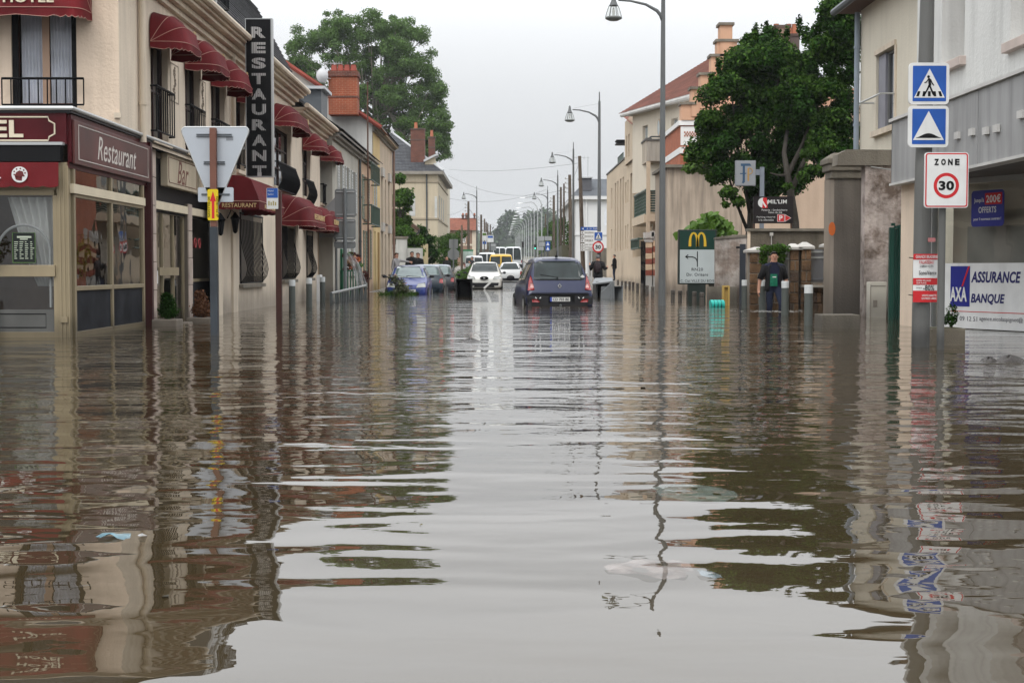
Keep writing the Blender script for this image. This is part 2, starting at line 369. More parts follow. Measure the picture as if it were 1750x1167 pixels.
# ---------------------------------------------------------------- foliage
def leafmesh(name, clumps, n, size, mat, parent=None, seed=1, shell=.55, droop=0, label=None, asp=.62, flatn=.35):
    """n leaf-sized folded quads spread through the clumps [(centre, radius3)]"""
    rg = np.random.default_rng(seed)
    cen = np.array([c for c, r in clumps]); rad = np.array([r if hasattr(r, '__len__') else (r, r, r) for c, r in clumps], dtype=float)
    wt = (rad.prod(1))**.6; idx = rg.choice(len(clumps), n, p=wt/wt.sum())
    d = rg.normal(size=(n, 3)); d /= np.linalg.norm(d, axis=1)[:, None]
    rr = shell+(1-shell)*rg.random(n)**.7; rr *= 1+.12*rg.normal(size=n)
    P = cen[idx] + d*rad[idx]*rr[:, None]
    nor = d*.8 + rg.normal(size=(n, 3))*.7 + np.array([0, 0, flatn]); nor /= np.linalg.norm(nor, axis=1)[:, None]
    a = np.cross(nor, rg.normal(size=(n, 3))); a /= np.linalg.norm(a, axis=1)[:, None]; b = np.cross(nor, a)
    s = size*(.6+.7*rg.random(n))[:, None]; P[:, 2] -= droop*rg.random(n)
    fold = nor*s*.18
    V = np.stack([P-a*s*.5, P-b*s*asp*.5+fold+a*s*.05, P+a*s*.5, P+b*s*asp*.5+fold-a*s*.05], 1).reshape(-1, 3)
    Fc = np.arange(n*4).reshape(n, 4)
    return link_mesh(name, V, Fc, mat, parent)
def crown_clumps(c, rad, k, rc, seed=1, top=0, inner=.25):
    rg = random.Random(seed); out = []
    for i in range(k):
        while True:
            d = Vector((rg.uniform(-1,1), rg.uniform(-1,1), rg.uniform(-1,1)))
            if inner < d.length < 1: break
        s = rc*(.6+.8*rg.random())
        out.append((tuple(Vector(c)+Vector((d.x*rad[0], d.y*rad[1], d.z*rad[2]))), (s, s, s*.75)))
    return out
def limbs(base, top, clumps, r0, mat, parent, seed=1, k=14, name='trunk', bend=.15):
    rg = random.Random(seed); base, top = Vector(base), Vector(top); b = MB(); pts = [base]
    for i in range(1, 5):
        t = i/4; pts.append(base.lerp(top, t)+Vector((rg.uniform(-1,1)*bend, rg.uniform(-1,1)*bend, 0)))
    b.tube(pts, [r0*(1.15-.75*j/4) for j in range(5)], 9)
    for c, r in rg.sample(clumps, min(k, len(clumps))):
        c = Vector(c); s = base.lerp(top, rg.uniform(.45, 1)); m = s.lerp(c, .5)+Vector((0, 0, -.1*(c-s).length))
        b.tube([s, m, c], [r0*.38, r0*.24, r0*.08], 5)
    return b.build(name, mat, parent, smooth=True)
# ---------------------------------------------------------------- shared materials
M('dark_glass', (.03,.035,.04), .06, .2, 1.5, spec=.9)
M('pale_glass', (.30,.33,.33), .08, .25, 1.2, spec=.8)
M('awning_red', (.125,.009,.012), .88, .32, 1.1, streak=.25, bump=.4, bsc=90)
M('piping', (.42,.25,.2), .7, 0); M('black', (.010,.010,.011), .55, .1, spec=.1); M('black_iron', (.006,.006,.007), .55, .1, spec=.1)
M('cream', (.66,.565,.455), .9, .07, 1.1, bump=.5, bsc=25, streak=.17, damp=.75)
M('cream_trim', (.62,.53,.42), .85, .08, 1.3, streak=.22)
M('peach_wall', (.68,.55,.43), .9, .08, .9, bump=.5, bsc=25, streak=.12)
M('beige_metal', (.27,.22,.14), .42, .10, 1.5, streak=.12, damp=.3)
M('maroon', (.065,.007,.010), .4, .2, 2.2, spec=.15); M('maroon_old', (.085,.022,.02), .4, .4, 1.3, streak=.25)
M('cream_paint', (.62,.54,.40), .6, .08); M('white', (.72,.72,.71), .5, .05); M('white_wall', (.60,.60,.58), .9, .08, .8, bump=.4, bsc=20, streak=.2)
M('slate', (.055,.058,.066), .6, .25, 3, brick=((.085,.088,.095), (.03,.03,.035), .28, .14)); M('zinc', (.25,.27,.29), .4, .15, metal=.3)
M('red_tile', (.24,.085,.05), .85, .25, 3, island=.15, wave=('Y', 3.2, .02)); M('post_grey', (.075,.08,.082), .45, .1, 3)
M('pole_grey', (.115,.12,.122), .45, .08, 2, streak=.12); M('bollard_grey', (.085,.095,.088), .5, .08, 3, streak=.1)
M('concrete', (.18,.16,.13), .95, .18, 1.6, bump=.8, bsc=30, streak=.3, damp=.5)
M('alu', (.42,.43,.43), .38, .06, metal=.55); M('sign_back', (.19,.20,.20), .5, .07, 1.5, streak=.12)
M('brown_post', (.045,.016,.012), .5, .15); M('chrome', (.5,.5,.5), .25, 0, metal=1); M('wood_pole', (.10,.075,.055), .85, .25, 2, streak=.3)
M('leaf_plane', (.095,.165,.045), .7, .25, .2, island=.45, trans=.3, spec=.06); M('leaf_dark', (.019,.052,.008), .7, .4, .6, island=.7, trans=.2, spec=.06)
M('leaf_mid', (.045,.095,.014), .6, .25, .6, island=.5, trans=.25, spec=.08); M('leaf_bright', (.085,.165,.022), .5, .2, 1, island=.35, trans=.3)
M('bark', (.035,.03,.024), .9, .25, 3, bump=1, bsc=20); M('brick_red', (.15,.045,.028), .9, .2, 2, brick=((.10,.032,.024), (.20,.15,.12), .22, .065), streak=.15)
M('terracotta', (.36,.13,.07), .85, .15, 2); M('blue_sign', (.016,.085,.36), .4, .10, 4, streak=.12); M('sign_white', (.66,.66,.65), .4, .06, 4, streak=.10); M('sign_red', (.50,.02,.025), .35, .03)
M('blueblack', (.01,.012,.02), .4, 0); M('skin', (.42,.22,.15), .55, .08); M('hair_dark', (.02,.014,.01), .6, .2)
Mglass('clear_glass', .78, 1.7); Mglass('lamp_glass', .93, 1.35, .08)

# ---------------------------------------------------------------- ground, street, pavements, water
def gz(Y):                   # the street dips to where the photographer stands and climbs beyond the flood
    P = [(-40,-.38),(40,-.36),(70,-.3),(88,-.12),(98,.02),(112,.22),(200,1.1),(400,3.6),(900,9),(2500,14)]
    for (a, za), (b, zb) in zip(P, P[1:]):
        if Y <= b: return za+(zb-za)*(Y-a)/(b-a)
    return 14
YS = [-40,0,20,40,55,70,80,88,94,98,104,112,130,160,200,260,330,400,520,700,900,1400,2500]
def sheet(name, x0, x1, ys, mat, dz, kind='structure', nx=1):
    b = MB()
    for ya, yb in zip(ys, ys[1:]):
        for i in range(nx):
            a = x0+(x1-x0)*i/nx; c = x0+(x1-x0)*(i+1)/nx
            b.quad((a,ya,gz(ya)+dz),(c,ya,gz(ya)+dz),(c,yb,gz(yb)+dz),(a,yb,gz(yb)+dz))
    o = b.build(name, mat, loc=(0,0,0)); o['kind'] = kind; return o
sheet('ground', -1500, 1500, YS, M('earth', (.10,.095,.06), .95, .2, .2), -.03)
sheet('road', -3.9, 4.1, YS, M('asphalt_wet', (.05,.05,.05), .35, .2, .6, bump=.5, bsc=30), -.0)
def pavement(name, x0, x1, ys, lift):
    b = MB()
    for ya, yb in zip(ys, ys[1:]):
        za, zb = gz(ya)+lift, gz(yb)+lift
        b.hexa([(x0,ya,za-.4),(x1,ya,za-.4),(x1,yb,zb-.4),(x0,yb,zb-.4),(x0,ya,za),(x1,ya,za),(x1,yb,zb),(x0,yb,zb)])
    o = b.build(name, M('paving', (.20,.18,.155), .7, .15, 1, bump=.5, bsc=25), loc=(0,0,0)); o['kind'] = 'structure'
    for side in ((x1,) if x0 < 0 else (x0,)):
        k = MB(); s = .12 if x0 < 0 else -.12
        for i in range(34):
            y = 46+i*2.0; z0, z1 = gz(y)+lift, gz(y+1.98)+lift
            m = MB(); m.hexa([(side,y,z0-.3),(side+s,y,z0-.3),(side+s,y+1.98,z1-.3),(side,y+1.98,z1-.3),(side,y,z0+.012),(side+s,y,z0+.012),(side+s,y+1.98,z1+.012),(side,y+1.98,z1+.012)])
            m.build('kerb_stone', M('kerb', (.24,.23,.21), .8, .12), o)
    return o
def lift_l(y): return .14
b_ = [-40, 20, 40, 50]
pavement('pavement', -7.5, -4.02, [-40,20,40,50,60,70,80,88,98,112,160,260,400], .14)
pavement('pavement', 4.22, 7.6, [-40,20,40,50,60,70,80,88,98,112,160,260,400], .14)
pl = MB().hexa([(-7,57,-.3),(-4.3,57,-.3),(-4.3,80,-.1),(-7,80,-.1),(-7,57,-.02),(-4.3,57,-.06),(-4.3,80,.12),(-7,80,.14)]).build('pavement_ramp', MATS['paving']); pl['kind'] = 'structure'
# water: real muddy flood water, waves as height in metres
def water_mat():
    m = bpy.data.materials.new('flood_water'); m.use_nodes = True; n = m.node_tree; lk = n.links.new
    b = n.nodes['Principled BSDF']; b.inputs['Roughness'].default_value = .012; b.inputs['IOR'].default_value = 1.6
    g = n.nodes.new('ShaderNodeNewGeometry')
    no = n.nodes.new('ShaderNodeTexNoise'); no.inputs['Scale'].default_value = .35; no.inputs['Detail'].default_value = 4; lk(g.outputs['Position'], no.inputs['Vector'])
    rp = n.nodes.new('ShaderNodeValToRGB'); rp.color_ramp.elements[0].position = .35; rp.color_ramp.elements[1].position = .68
    rp.color_ramp.elements[0].color = (*WCOL0, 1); rp.color_ramp.elements[1].color = (*WCOL1, 1); lk(no.outputs[0], rp.inputs[0]); lk(rp.outputs[0], b.inputs['Base Color'])
    sp = n.nodes.new('ShaderNodeSeparateXYZ'); lk(g.outputs['Position'], sp.inputs[0])
    def wave(sx, sy, scale, detail, amp, seed, dist=0.0, rough=.5):
        mp = n.nodes.new('ShaderNodeMapping'); mp.inputs['Scale'].default_value = (sx, sy, 1); mp.inputs['Location'].default_value = (seed*7.3, seed*3.1, seed); mp.inputs['Rotation'].default_value = (0, 0, R(seed*3-4))
        lk(g.outputs['Position'], mp.inputs[0])
        t = n.nodes.new('ShaderNodeTexNoise'); t.inputs['Scale'].default_value = scale; t.inputs['Detail'].default_value = detail; t.inputs['Roughness'].default_value = rough; t.inputs['Distortion'].default_value = dist
        lk(mp.outputs[0], t.inputs['Vector'])
        mu = n.nodes.new('ShaderNodeMath'); mu.operation = 'MULTIPLY'; mu.inputs[1].default_value = amp; lk(t.outputs[0], mu.inputs[0]); return mu.outputs[0]
    def ramp(inp, a, b_, ta, tb, smooth=True):
        r_ = n.nodes.new('ShaderNodeMapRange'); r_.interpolation_type = 'SMOOTHSTEP'
        for k, v in zip(('From Min','From Max','To Min','To Max'), (a, b_, ta, tb)): r_.inputs[k].default_value = v
        lk(inp, r_.inputs['Value']); return r_.outputs[0]
    def mul(a, b_): 
        q = n.nodes.new('ShaderNodeMath'); q.operation = 'MULTIPLY'; lk(a, q.inputs[0]); lk(b_, q.inputs[1]); return q.outputs[0]
    def add(a, b_):
        q = n.nodes.new('ShaderNodeMath'); q.operation = 'ADD'; lk(a, q.inputs[0]); lk(b_, q.inputs[1]); return q.outputs[0]
    # broad slow swell, mid ripples, small chop; the chop fades where the water lies sheltered
    swell = wave(.5, 1, .9, 0, WA[0], 1); mid = wave(.5, 1, 2.3, 1, WA[1], 2, .3); fine = wave(.6, 1, 7.0, 2, WA[2], 3, .3)
    # liveliness: patches, and stronger with distance from the still foreground
    pn = n.nodes.new('ShaderNodeTexNoise'); pn.inputs['Scale'].default_value = .16; pn.inputs['Detail'].default_value = 2; lk(g.outputs['Position'], pn.inputs['Vector'])
    patch = ramp(pn.outputs[0], .35, .65, .6, 1.4); dist = ramp(sp.outputs[1], 4.5, 13, .12, 1)
    midd = ramp(sp.outputs[1], 3, 12, .55, 1)
    h = add(add(swell, mul(mid, midd)), mul(mul(fine, patch), dist))
    bp = n.nodes.new('ShaderNodeBump'); bp.inputs['Strength'].default_value = 1; bp.inputs['Distance'].default_value = 1.0
    lk(h, bp.inputs['Height']); lk(bp.outputs[0], b.inputs['Normal']); return m
WCOL0 = (.036,.026,.013); WCOL1 = (.050,.038,.021); WA = (.026, .024, .0075)
b = MB(); 
for i in range(4): b.quad((-60,-30+i*35,0),(60,-30+i*35,0),(60,5+i*35,0),(-60,5+i*35,0))
wt = b.build('flood_water', water_mat(), loc=(0,0,0)); wt['kind'] = 'structure'
# far wooded hill
def hill(Y0, x0, x1, hfn, name, mat, n=30):
    b = MB()
    def fn(a, t):
        X = x0+(x1-x0)*a; h = hfn(X); return (X, Y0+t*160, 4+(h-4)*math.sin(min(1,t*1.3)*math.pi/2)**.8)
    b.grid(fn, n, 8); o = b.build(name, mat, smooth=True, loc=(0,0,0)); o['kind'] = 'structure'; return o
def hh1(X): return 18+9*math.exp(-((X-20)/28)**2)+8*math.exp(-((X+35)/40)**2)+5*math.sin(X*.11)+3*math.sin(X*.27+1)
hill(760, -260, 220, lambda X: hh1(X)-3, 'hill', M('hill_green', (.03,.05,.02), .9, .3, .05))
rg = random.Random(5); cl = []
for i in range(420):
    X = rg.uniform(-240, 200); t = rg.random(); Yh = 757+t*120; z = 4+(hh1(X)-5)*math.sin(min(1, t*160/120*.9+.1)*math.pi/2)**.8
    s = rg.uniform(3, 7); cl.append(((X, Yh, max(6, z-2)), (s, s, s*.9)))
o = leafmesh('hill_woodland', cl, 42000, 2.6, M('leaf_far', (.03,.055,.02), .8, .25, .03, island=.4), seed=3, shell=.5)
tag(o, kind='stuff')
HAZE = 0.0002
def haze_box():
    m = bpy.data.materials.new('haze'); m.use_nodes = True; n = m.node_tree; n.nodes.remove(n.nodes['Principled BSDF'])
    v = n.nodes.new('ShaderNodeVolumePrincipled'); v.inputs['Color'].default_value = (.93,.96,1,1); v.inputs['Density'].default_value = HAZE; v.inputs['Anisotropy'].default_value = .2
    n.links.new(v.outputs[0], n.nodes['Material Output'].inputs['Volume'])
    o = MB().box(-1600,1600,-60,2600,-3,60).build('haze', m, loc=(0,0,-3)); o['kind'] = 'stuff'
haze_box()
# ================================================================ LEFT SIDE
XH = -5.93; FH = FL_(XH)
def ops_px(F, L_, n=0):      # openings measured in the photograph: (px near, px far, z0, z1)
    return [(F.u(a), F.u(b), c, d) for a, b, c, d in L_]
# ---- the hotel
hotel = thing('hotel_building', 'cream two storey corner hotel with dark red awnings and a moulded cornice', 'hotel', (-9, 23.7, -.4))
YC, YE = 23.7, 50.6
up = ops_px(FH, [(261,290,3.15,4.86),(319.5,343,3.15,4.86),(363.5,386,3.15,4.86),(405,420,3.15,4.86),(469,498,3.1,4.7),(518,531,3.1,4.7),(548,558,3.1,4.6)])
low = ops_px(FH, [(409,447,.60,2.35),(481,503,.66,2.35),(523,533,.68,2.25),(543,556,-.3,2.2)])
ZG = 3.0
wall(FH, 'upper_wall', hotel, YC, 43.0, ZG, 5.85, up[:5], MATS['cream'], .16)
wall(FH, 'upper_wall', hotel, 43.0, YE, ZG, 5.5, up[5:], MATS['cream'], .16)
wall(FH, 'ground_wall', hotel, 31.0, YE, -.4, ZG, low, MATS['cream'], .2)
FF = FY(YC)                                     # wall facing the side street, above the veranda
uw = FF.at(21, 187)[0], FF.at(132, 187)[0]
wall(FF, 'end_wall', hotel, -14, XH, 3.06, 5.85, [(uw[0], uw[1], 3.43, 5.2)], MATS['peach_wall'], .2)
MB().quad((-14,YC,-.4),(-14,YC,5.85),(-14,YE,5.85),(-14,YE,-.4)).quad((-14,YE,-.4),(-14,YE,5.5),(XH,YE,5.5),(XH,YE,-.4)).build('back_wall', MATS['cream'], hotel)
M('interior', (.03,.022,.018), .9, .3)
# upper windows: dark opening, leaf folded, iron rail
for i, (a, b, c, d) in enumerate(up):
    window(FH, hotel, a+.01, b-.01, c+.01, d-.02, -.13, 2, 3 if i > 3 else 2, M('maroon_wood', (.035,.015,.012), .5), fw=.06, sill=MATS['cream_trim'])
for i, (a, b, c, d) in enumerate(up[:3]): railing(FH, hotel, a-.03, b+.05, c+.12, 4.02-.02*i, .1, MATS['black_iron'], 8, .012, 'balcony_rail')
a, b, c, d = up[3]; railing(FH, hotel, a, b, c+.12, 3.95, .1, MATS['black_iron'], 6, .012, 'balcony_rail')
a, b, c, d = up[4]; railing(FH, hotel, a-.1, b+.1, 3.02, 3.72, .12, MATS['black_iron'], 20, .014, 'balcony_rail', .17)
a, b, c, d = up[5]; railing(FH, hotel, a-.05, b+.05, 2.95, 3.6, .1, MATS['black_iron'], 9, .014, 'balcony_rail', .15)
a, b, c, d = up[6]; railing(FH, hotel, a, b, 3.1, 3.7, .1, MATS['black_iron'], 8, .018, 'balcony_rail')
# ground floor windows with bellied grilles
for i, (a, b, c, d) in enumerate(low[:3]):
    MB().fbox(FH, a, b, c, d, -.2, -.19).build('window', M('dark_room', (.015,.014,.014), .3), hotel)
    railing(FH, hotel, a+.02, b-.02, c+.03, d-.15, .03, MATS['black_iron'], 1, .014, 'window_grille', .0, False)
    bb = MB()
    for j in range(int((b-a)/.2)+1):
        u = a+.06+j*.2
        if u < b: bb.tube([FH.p(u, c+.02+(d-c-.3)*t, .02+.16*math.sin(math.pi*(1-t)**2.8)**1.1) for t in np.linspace(0,1,10)], .010, 4)
    bb.build('window_grille', MATS['black_iron'], hotel)
    MB().fbox(FH, a-.05, b+.05, c-.08, c-.002, 0, .1).build('sill', MATS['concrete'], hotel)
a, b, c, d = low[3]; MB().fbox(FH, a, b, c, d, -.2, -.15).build('door', M('beige_door', (.42,.30,.2), .6), hotel)
# cornice, gutters
def cornice(F, par, u0, u1, z, mat, outs=((0,.10,0,.09),(.10,.20,0,.2),(.20,.27,0,.34),(.27,.36,0,.42))):
    b = MB()
    for a, c, n0, n1 in outs: b.fbox(F, u0, u1, z+a, z+c-.003, n0-.02, n1)
    return b.build('cornice', mat, par, bev=.012)
cornice(FH, hotel, YC-.4, 43.0, 5.52, MATS['cream_trim']); cornice(FH, hotel, 42.9, YE, 5.12, MATS['cream_trim'])
cornice(FF, hotel, -14, XH+.02, 5.52, MATS['cream_trim'])
for (a, c, z) in ((YC-.45, 43.0, 5.9), (42.6, YE+.05, 5.5)):
    MB().tube([FH.p(a, z, .47), FH.p(c, z, .47)], .07, 8).build('gutter', MATS['cream_trim'], hotel)
pipe(FH, hotel, FH.u(240), 3.0, 5.6, .07, .055, MATS['cream_trim']); pipe(FH, hotel, FH.u(396), 3.0, 5.6, .07, .05, MATS['cream_trim']); pipe(FH, hotel, YE-.12, -.3, 5.2, .07, .055, MATS['cream_trim'])
# mansard with slate courses, dormer
roofplane('mansard_slates', [(XH+.3,YC-.2,5.9),(XH+.3,43,5.9),(XH-1.0,43,8.3),(XH-1.0,YC-.2,8.3)], 22, MATS['slate'], hotel)
roofplane('mansard_slates', [(XH+.3,43,5.55),(XH+.3,YE,5.55),(XH-1.6,YE,7.3),(XH-1.6,43,7.3)], 14, MATS['slate'], hotel)
roofplane('mansard_slates', [(-14,YC-.25,5.9),(XH+.3,YC-.25,5.9),(XH-1.0,YC+1.0,8.3),(-14,YC+1.0,8.3)], 22, MATS['slate'], hotel)
MB().box(-13.9,XH-1.0,YC+1,42.9,7.9,8.3).box(-13.9,XH-1.6,43,YE,5.3,7.3).build('flat_roof', MATS['zinc'], hotel)
FD = FL_(XH+.35); MB().fbox(FD, 28.6, 30.4, 5.95, 7.5, -1.2, -.1).build('dormer', M('dormer_slate', (.06,.06,.065), .6), hotel)
window(FD, hotel, 28.75, 30.25, 6.1, 7.4, -.08, 2, 2, MATS['white']); railing(FD, hotel, 28.6, 30.4, 6.05, 6.75, .15, MATS['black_iron'], 12, .012, 'balcony_rail')
# painted panels of ornament between the windows
for j, (pa, pb, ya, yb) in enumerate(((294,308,108,180),(343.5,354,137,203))):
    u0, u1 = FH.u(pa), FH.u(pb); z1 = FH.at(pa, ya)[1]; z0 = FH.at(pa, yb-6)[1]; b = MB(); t = .022
    b.fbox(FH,u0,u1,z0,z0+t,.002,.006).fbox(FH,u0,u1,z1-t,z1,.002,.006).fbox(FH,u0,u0+t,z0+t,z1-t,.002,.006).fbox(FH,u1-t,u1,z0+t,z1-t,.002,.006)
    rgx = random.Random(j+3)
    for i in range(11):
        zc = z0+.07+(z1-z0-.14)*i/10; uc = (u0+u1)/2+rgx.uniform(-.05,.05); rr = rgx.uniform(.04,.09)
        pts = [FH.p(uc+rr*(1-k/14)*math.cos(k*.75+i), zc+rr*.7*(1-k/14)*math.sin(k*.75+i), .004) for k in range(11)]
        b.tube(pts, .011, 4)
    b.build('painted_ornament', M('ornament_grey', (.24,.2,.16), .8), hotel)
# awnings of the upper floor
for i, (a, b, c, d) in enumerate(up):
    if i == 3: a, b = FH.u(407), FH.u(421)
    o = basket(FH, hotel, a-.12, b+.22, 4.74 if i < 5 else 4.55, 5.3 if i < 5 else 5.05, .62)
    flat('emblem', FH, rrect(.16,.16,.01,b-.1,5.02 if i<5 else 4.8), .50, .512, M('gold', (.5,.36,.16), .6), o)
o = basket(FF, hotel, FF.at(-60,30)[0], FF.at(158,30)[0], 4.86, 5.55, .6, .14, boxy=.35)
text('HOTEL', FF, FF.at(70,5)[0], 5.005, .76, .15, M('lettering_cream', (.62,.55,.42), .6, 0), o, n=.618, th=.016, bold=.02)
# front window with net curtain
window(FF, hotel, uw[0], uw[1], 3.44, 5.2, -.15, 2, 1, M('window_brown', (.11,.035,.022), .5), Mglass('net_glass', .93, 1.4), fw=.07, back=False)
def cur(u0, u1, z0, z1, n, name, par, F, k=9, amp=.03, mat=None):
    return MB().grid(lambda a, t: F.p(u0+(u1-u0)*a, z0+(z1-z0)*t, n+amp*math.sin(a*k*2*math.pi+1.3*t)), k*8, 4).build(name, mat or M('net_curtain', (.72,.72,.80), .9, .15, 3), par, smooth=True)
um = sum(uw)/2; cur(uw[0]+.1, um-.03, 3.45, 5.1, -.2, 'curtain', hotel, FF, 7); cur(um+.05, uw[1]-.08, 3.45, 5.1, -.2, 'curtain', hotel, FF, 7)
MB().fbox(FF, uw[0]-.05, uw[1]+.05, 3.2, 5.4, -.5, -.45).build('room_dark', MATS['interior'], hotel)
MB().fbox(FF, uw[0], uw[0]+.085, 3.45, 5.2, -.1, -.04).fbox(FF, uw[1]-.085, uw[1], 3.45, 5.2, -.1, -.04).build('shutter', MATS['black'], hotel)
MB().fbox(FF, (uw[0]+uw[1])/2-.055, (uw[0]+uw[1])/2+.055, 3.5, 5.15, -.12, -.1).build('mullion', M('pale_wood', (.42,.28,.2), .6), hotel)
railing(FF, hotel, FF.at(8,138)[0], FF.at(147,138)[0], 3.46, 3.86, .14, MATS['black_iron'], 9, .011, 'balcony_rail', 0, False)
MB().fbox(FF, FF.at(196,207)[0], XH+.03, 3.27, 3.35, 0, .05).build('ledge', MATS['cream_trim'], hotel)

# ---- the glazed veranda of the restaurant
YV = 20.9; V0 = Vector((-5.95, YV, 0)); V1 = Vector((-5.99, 29.3, 0))
FV = FY(YV); FS = Fr((V0.x, V0.y, 0), (V1-V0))         # front and street side
ver = thing('restaurant_veranda', 'beige framed glass veranda of the restaurant with maroon fascia at the corner', 'veranda', (-8, YV, -.4))
zl = 3.12
def ff(px, py): return FV.at(px, py)
bm_, mr_ = MATS['beige_metal'], MATS['maroon']
# roof slab with the silver edge
MB().hexa([(-14,YV-.06,zl-.06),(V0.x+.08,YV-.06,zl-.06),(V1.x+.08,V1.y,zl-.06),(-14,V1.y,zl-.06),(-14,YV-.06,zl+.02),(V0.x+.08,YV-.06,zl+.02),(V1.x+.08,V1.y,zl+.02),(-14,V1.y,zl+.02)]).build('roof_slab', M('slab_dark', (.03,.03,.035), .5), ver)
MB().tube([(-14,YV-.09,zl),(V0.x+.1,YV-.09,zl),(V1.x+.1,V1.y,zl)], .03, 8).build('edge_trim', MATS['alu'], ver)
# front fascia "HOTEL"
fz0 = ff(50,247)[1]
MB().fbox(FV, -14, V0.x, fz0, zl-.06, -.02, .04).build('fascia', mr_, ver)
zA, zB = ff(0,236)[1], ff(0,206)[1]
text('HOTEL', FV, ff(-41,220)[0], (zA+zB)/2, 1.32, zB-zA, MATS['lettering_cream'], ver, n=.045, th=.02, bold=.03)
b = MB(); zt_, zb_ = ff(0,201)[1], ff(0,241)[1]; xr = ff(95,220)[0]; lw = .012
b.tube([FV.p(-14,zt_,.045), FV.p(xr-.09,zt_,.045), FV.p(xr-.075,zt_-.05,.045), FV.p(xr,zt_-.09,.045), FV.p(xr,zb_+.09,.045), FV.p(xr-.075,zb_+.05,.045), FV.p(xr-.09,zb_,.045), FV.p(-14,zb_,.045)], lw, 5)
b.build('fascia_border', MATS['lettering_cream'], ver)
MB().fbox(FV, -14, V0.x-.02, fz0-.02, fz0+.02, .04, .16).build('edge_trim', MATS['alu'], ver)
MB().fbox(FV, -14, V0.x-.06, ff(0,277)[1], fz0-.023, 0, .14).build('awning_box', MATS['black'], ver)
vz1, vz0 = ff(0,279)[1], ff(0,322)[1]; ux = ff(106,300)[0]
o = MB().grid(lambda a, t: FV.p(-9.2+(ux+9.2)*a, vz1-(vz1-vz0)*t*(1 if t < .99 else .93+.07*abs(math.sin(a*math.pi*15))), .16+.02*t), 60, 3).build('awning', MATS['awning_red'], ver, smooth=True)
text('HOTEL', FV, ff(-42,300)[0], ff(0,300)[1], .82, .11, MATS['sign_white'], o, n=.19, th=.006, bold=.02)
lx, lz = ff(41,300); flat('emblem', FV, circ(.108, lx, lz), .186, .192, MATS['sign_white'], o)
b = MB(); rgx = random.Random(4)
b.prism(FV, [(lx-.05,lz-.07),(lx+.03,lz-.085),(lx+.035,lz-.03),(lx+.06,lz-.01),(lx+.045,lz+.04),(lx+.0,lz+.055),(lx-.045,lz+.03),(lx-.065,lz-.02)], .193, .196)
for i in range(9): a = i*.7; b.prism(FV, circ(.012, lx+.075*math.cos(a), lz+.02+.06*math.sin(a), 6), .193, .196)
b.build('emblem_head', M('print_dark', (.12,.02,.02), .6), o)
# front glazing
gz1, gzr1, gzr0, gzp1, gzp0 = ff(0,334)[1], ff(0,453)[1], ff(0,473)[1], ff(0,529)[1], ff(0,567)[1]
xf1 = ff(92,400)[0]; xf0 = xf1-1.15
b = MB(); b.fbox(FV,-14,xf1+.02,gz1,gz1+.07,-.05,.03).fbox(FV,xf1,xf1+.06,-.4,gz1,-.05,.04)
for x in (xf0-.06, xf0-1.3): b.fbox(FV,x,x+.06,-.4,gz1,-.05,.04)
b.fbox(FV,-14,xf1,-.4,gzp0,-.04,.03).build('frame', bm_, ver, bev=.005)
MB().fbox(FV, -14, xf1+.03, gzr0, gzr1, 0, .075).build('rail', bm_, ver, bev=.008)
for x0, x1 in ((xf0-1.24, xf0-.06),(xf0, xf1)):
    MB().fbox(FV,x0,x1,gzp1,gz1,-.012,-.004).build('pane', MATS['clear_glass'], ver)
    q = MB().fbox(FV,x0,x1,gzp0,gzp1,-.03,.01).build('lower_panel', M('panel_grey', (.10,.10,.095), .6, .15, 2, streak=.1, spec=.15), ver)
    MB().tube([FV.p(x0+.12,gzp0+.06,.012),FV.p(x1-.12,gzp0+.06,.012),FV.p(x1-.12,gzp1-.06,.012),FV.p(x0+.12,gzp1-.06,.012),FV.p(x0+.12,gzp0+.06,.012)], .007, 4).build('moulding', MATS['black'], q)
MB().fbox(FV, -14, V0.x-.02, ff(0,332)[1], ff(0,279)[1], -.1, -.02).build('head_band', bm_, ver)
# corner column
b = MB(); b.fbox(FV, xf1+.06, V0.x, -.4, ff(0,278)[1], -.14, .05)
for k in range(3): b.fbox(FV, xf1+.09+k*.055, xf1+.115+k*.055, -.3, ff(0,284)[1], .05, .062)
b.build('corner_column', bm_, ver, bev=.006)
MB().fbox(FV, ff(106,540)[0], ff(118,540)[0], ff(0,551)[1], ff(0,541)[1], .06, .08).build('junction_box', MATS['beige_metal'], ver)
# arch painted on the front glass
cxa, cza = ff(41,430); ra = .36; b = MB()
pts = [FV.p(cxa-ra, gzp1+.03, -.002)]+[FV.p(cxa+ra*math.cos(math.pi-t*math.pi/16), cza+ra*math.sin(t*math.pi/16), -.002) for t in range(17)]+[FV.p(cxa+ra, gzp1+.03, -.002)]
b.tube(pts, [.020]*len(pts), 5).build('etched_arch', M('etched', (.19,.20,.20), .8), ver)
# side: fascia with "Restaurant", transoms, panes
def sp_(px, py): return FS.at(px, py)
q0, q1 = .0, sp_(250,300)[0]
s_z0 = sp_(128,280)[1]
MB().fbox(FS, .02, q1, s_z0, zl-.07, 0, .05).build('fascia', mr_, ver)
sgn = MB().fbox(FS, .06, q1-.02, s_z0-.02, zl-.14, .052, .085).build('restaurant_sign', MATS['maroon_old'], None, bev=.006)
tag(sgn, 'weathered maroon fascia board lettered Restaurant in script above the corner veranda windows', 'sign')
text('Restaurant', FS, q1*.52, (s_z0+zl-.1)/2-.02, q1*.50, .34, M('lettering_pale', (.58,.54,.5), .6, 0), sgn, n=.086, shear=.3)
MB().tube([FS.p(.25,s_z0+.05,.088),FS.p(q1-.25,s_z0+.05,.088),FS.p(q1-.25,zl-.2,.088),FS.p(.25,zl-.2,.088),FS.p(.25,s_z0+.05,.088)], .008, 4).build('border', MATS['lettering_pale'], sgn)
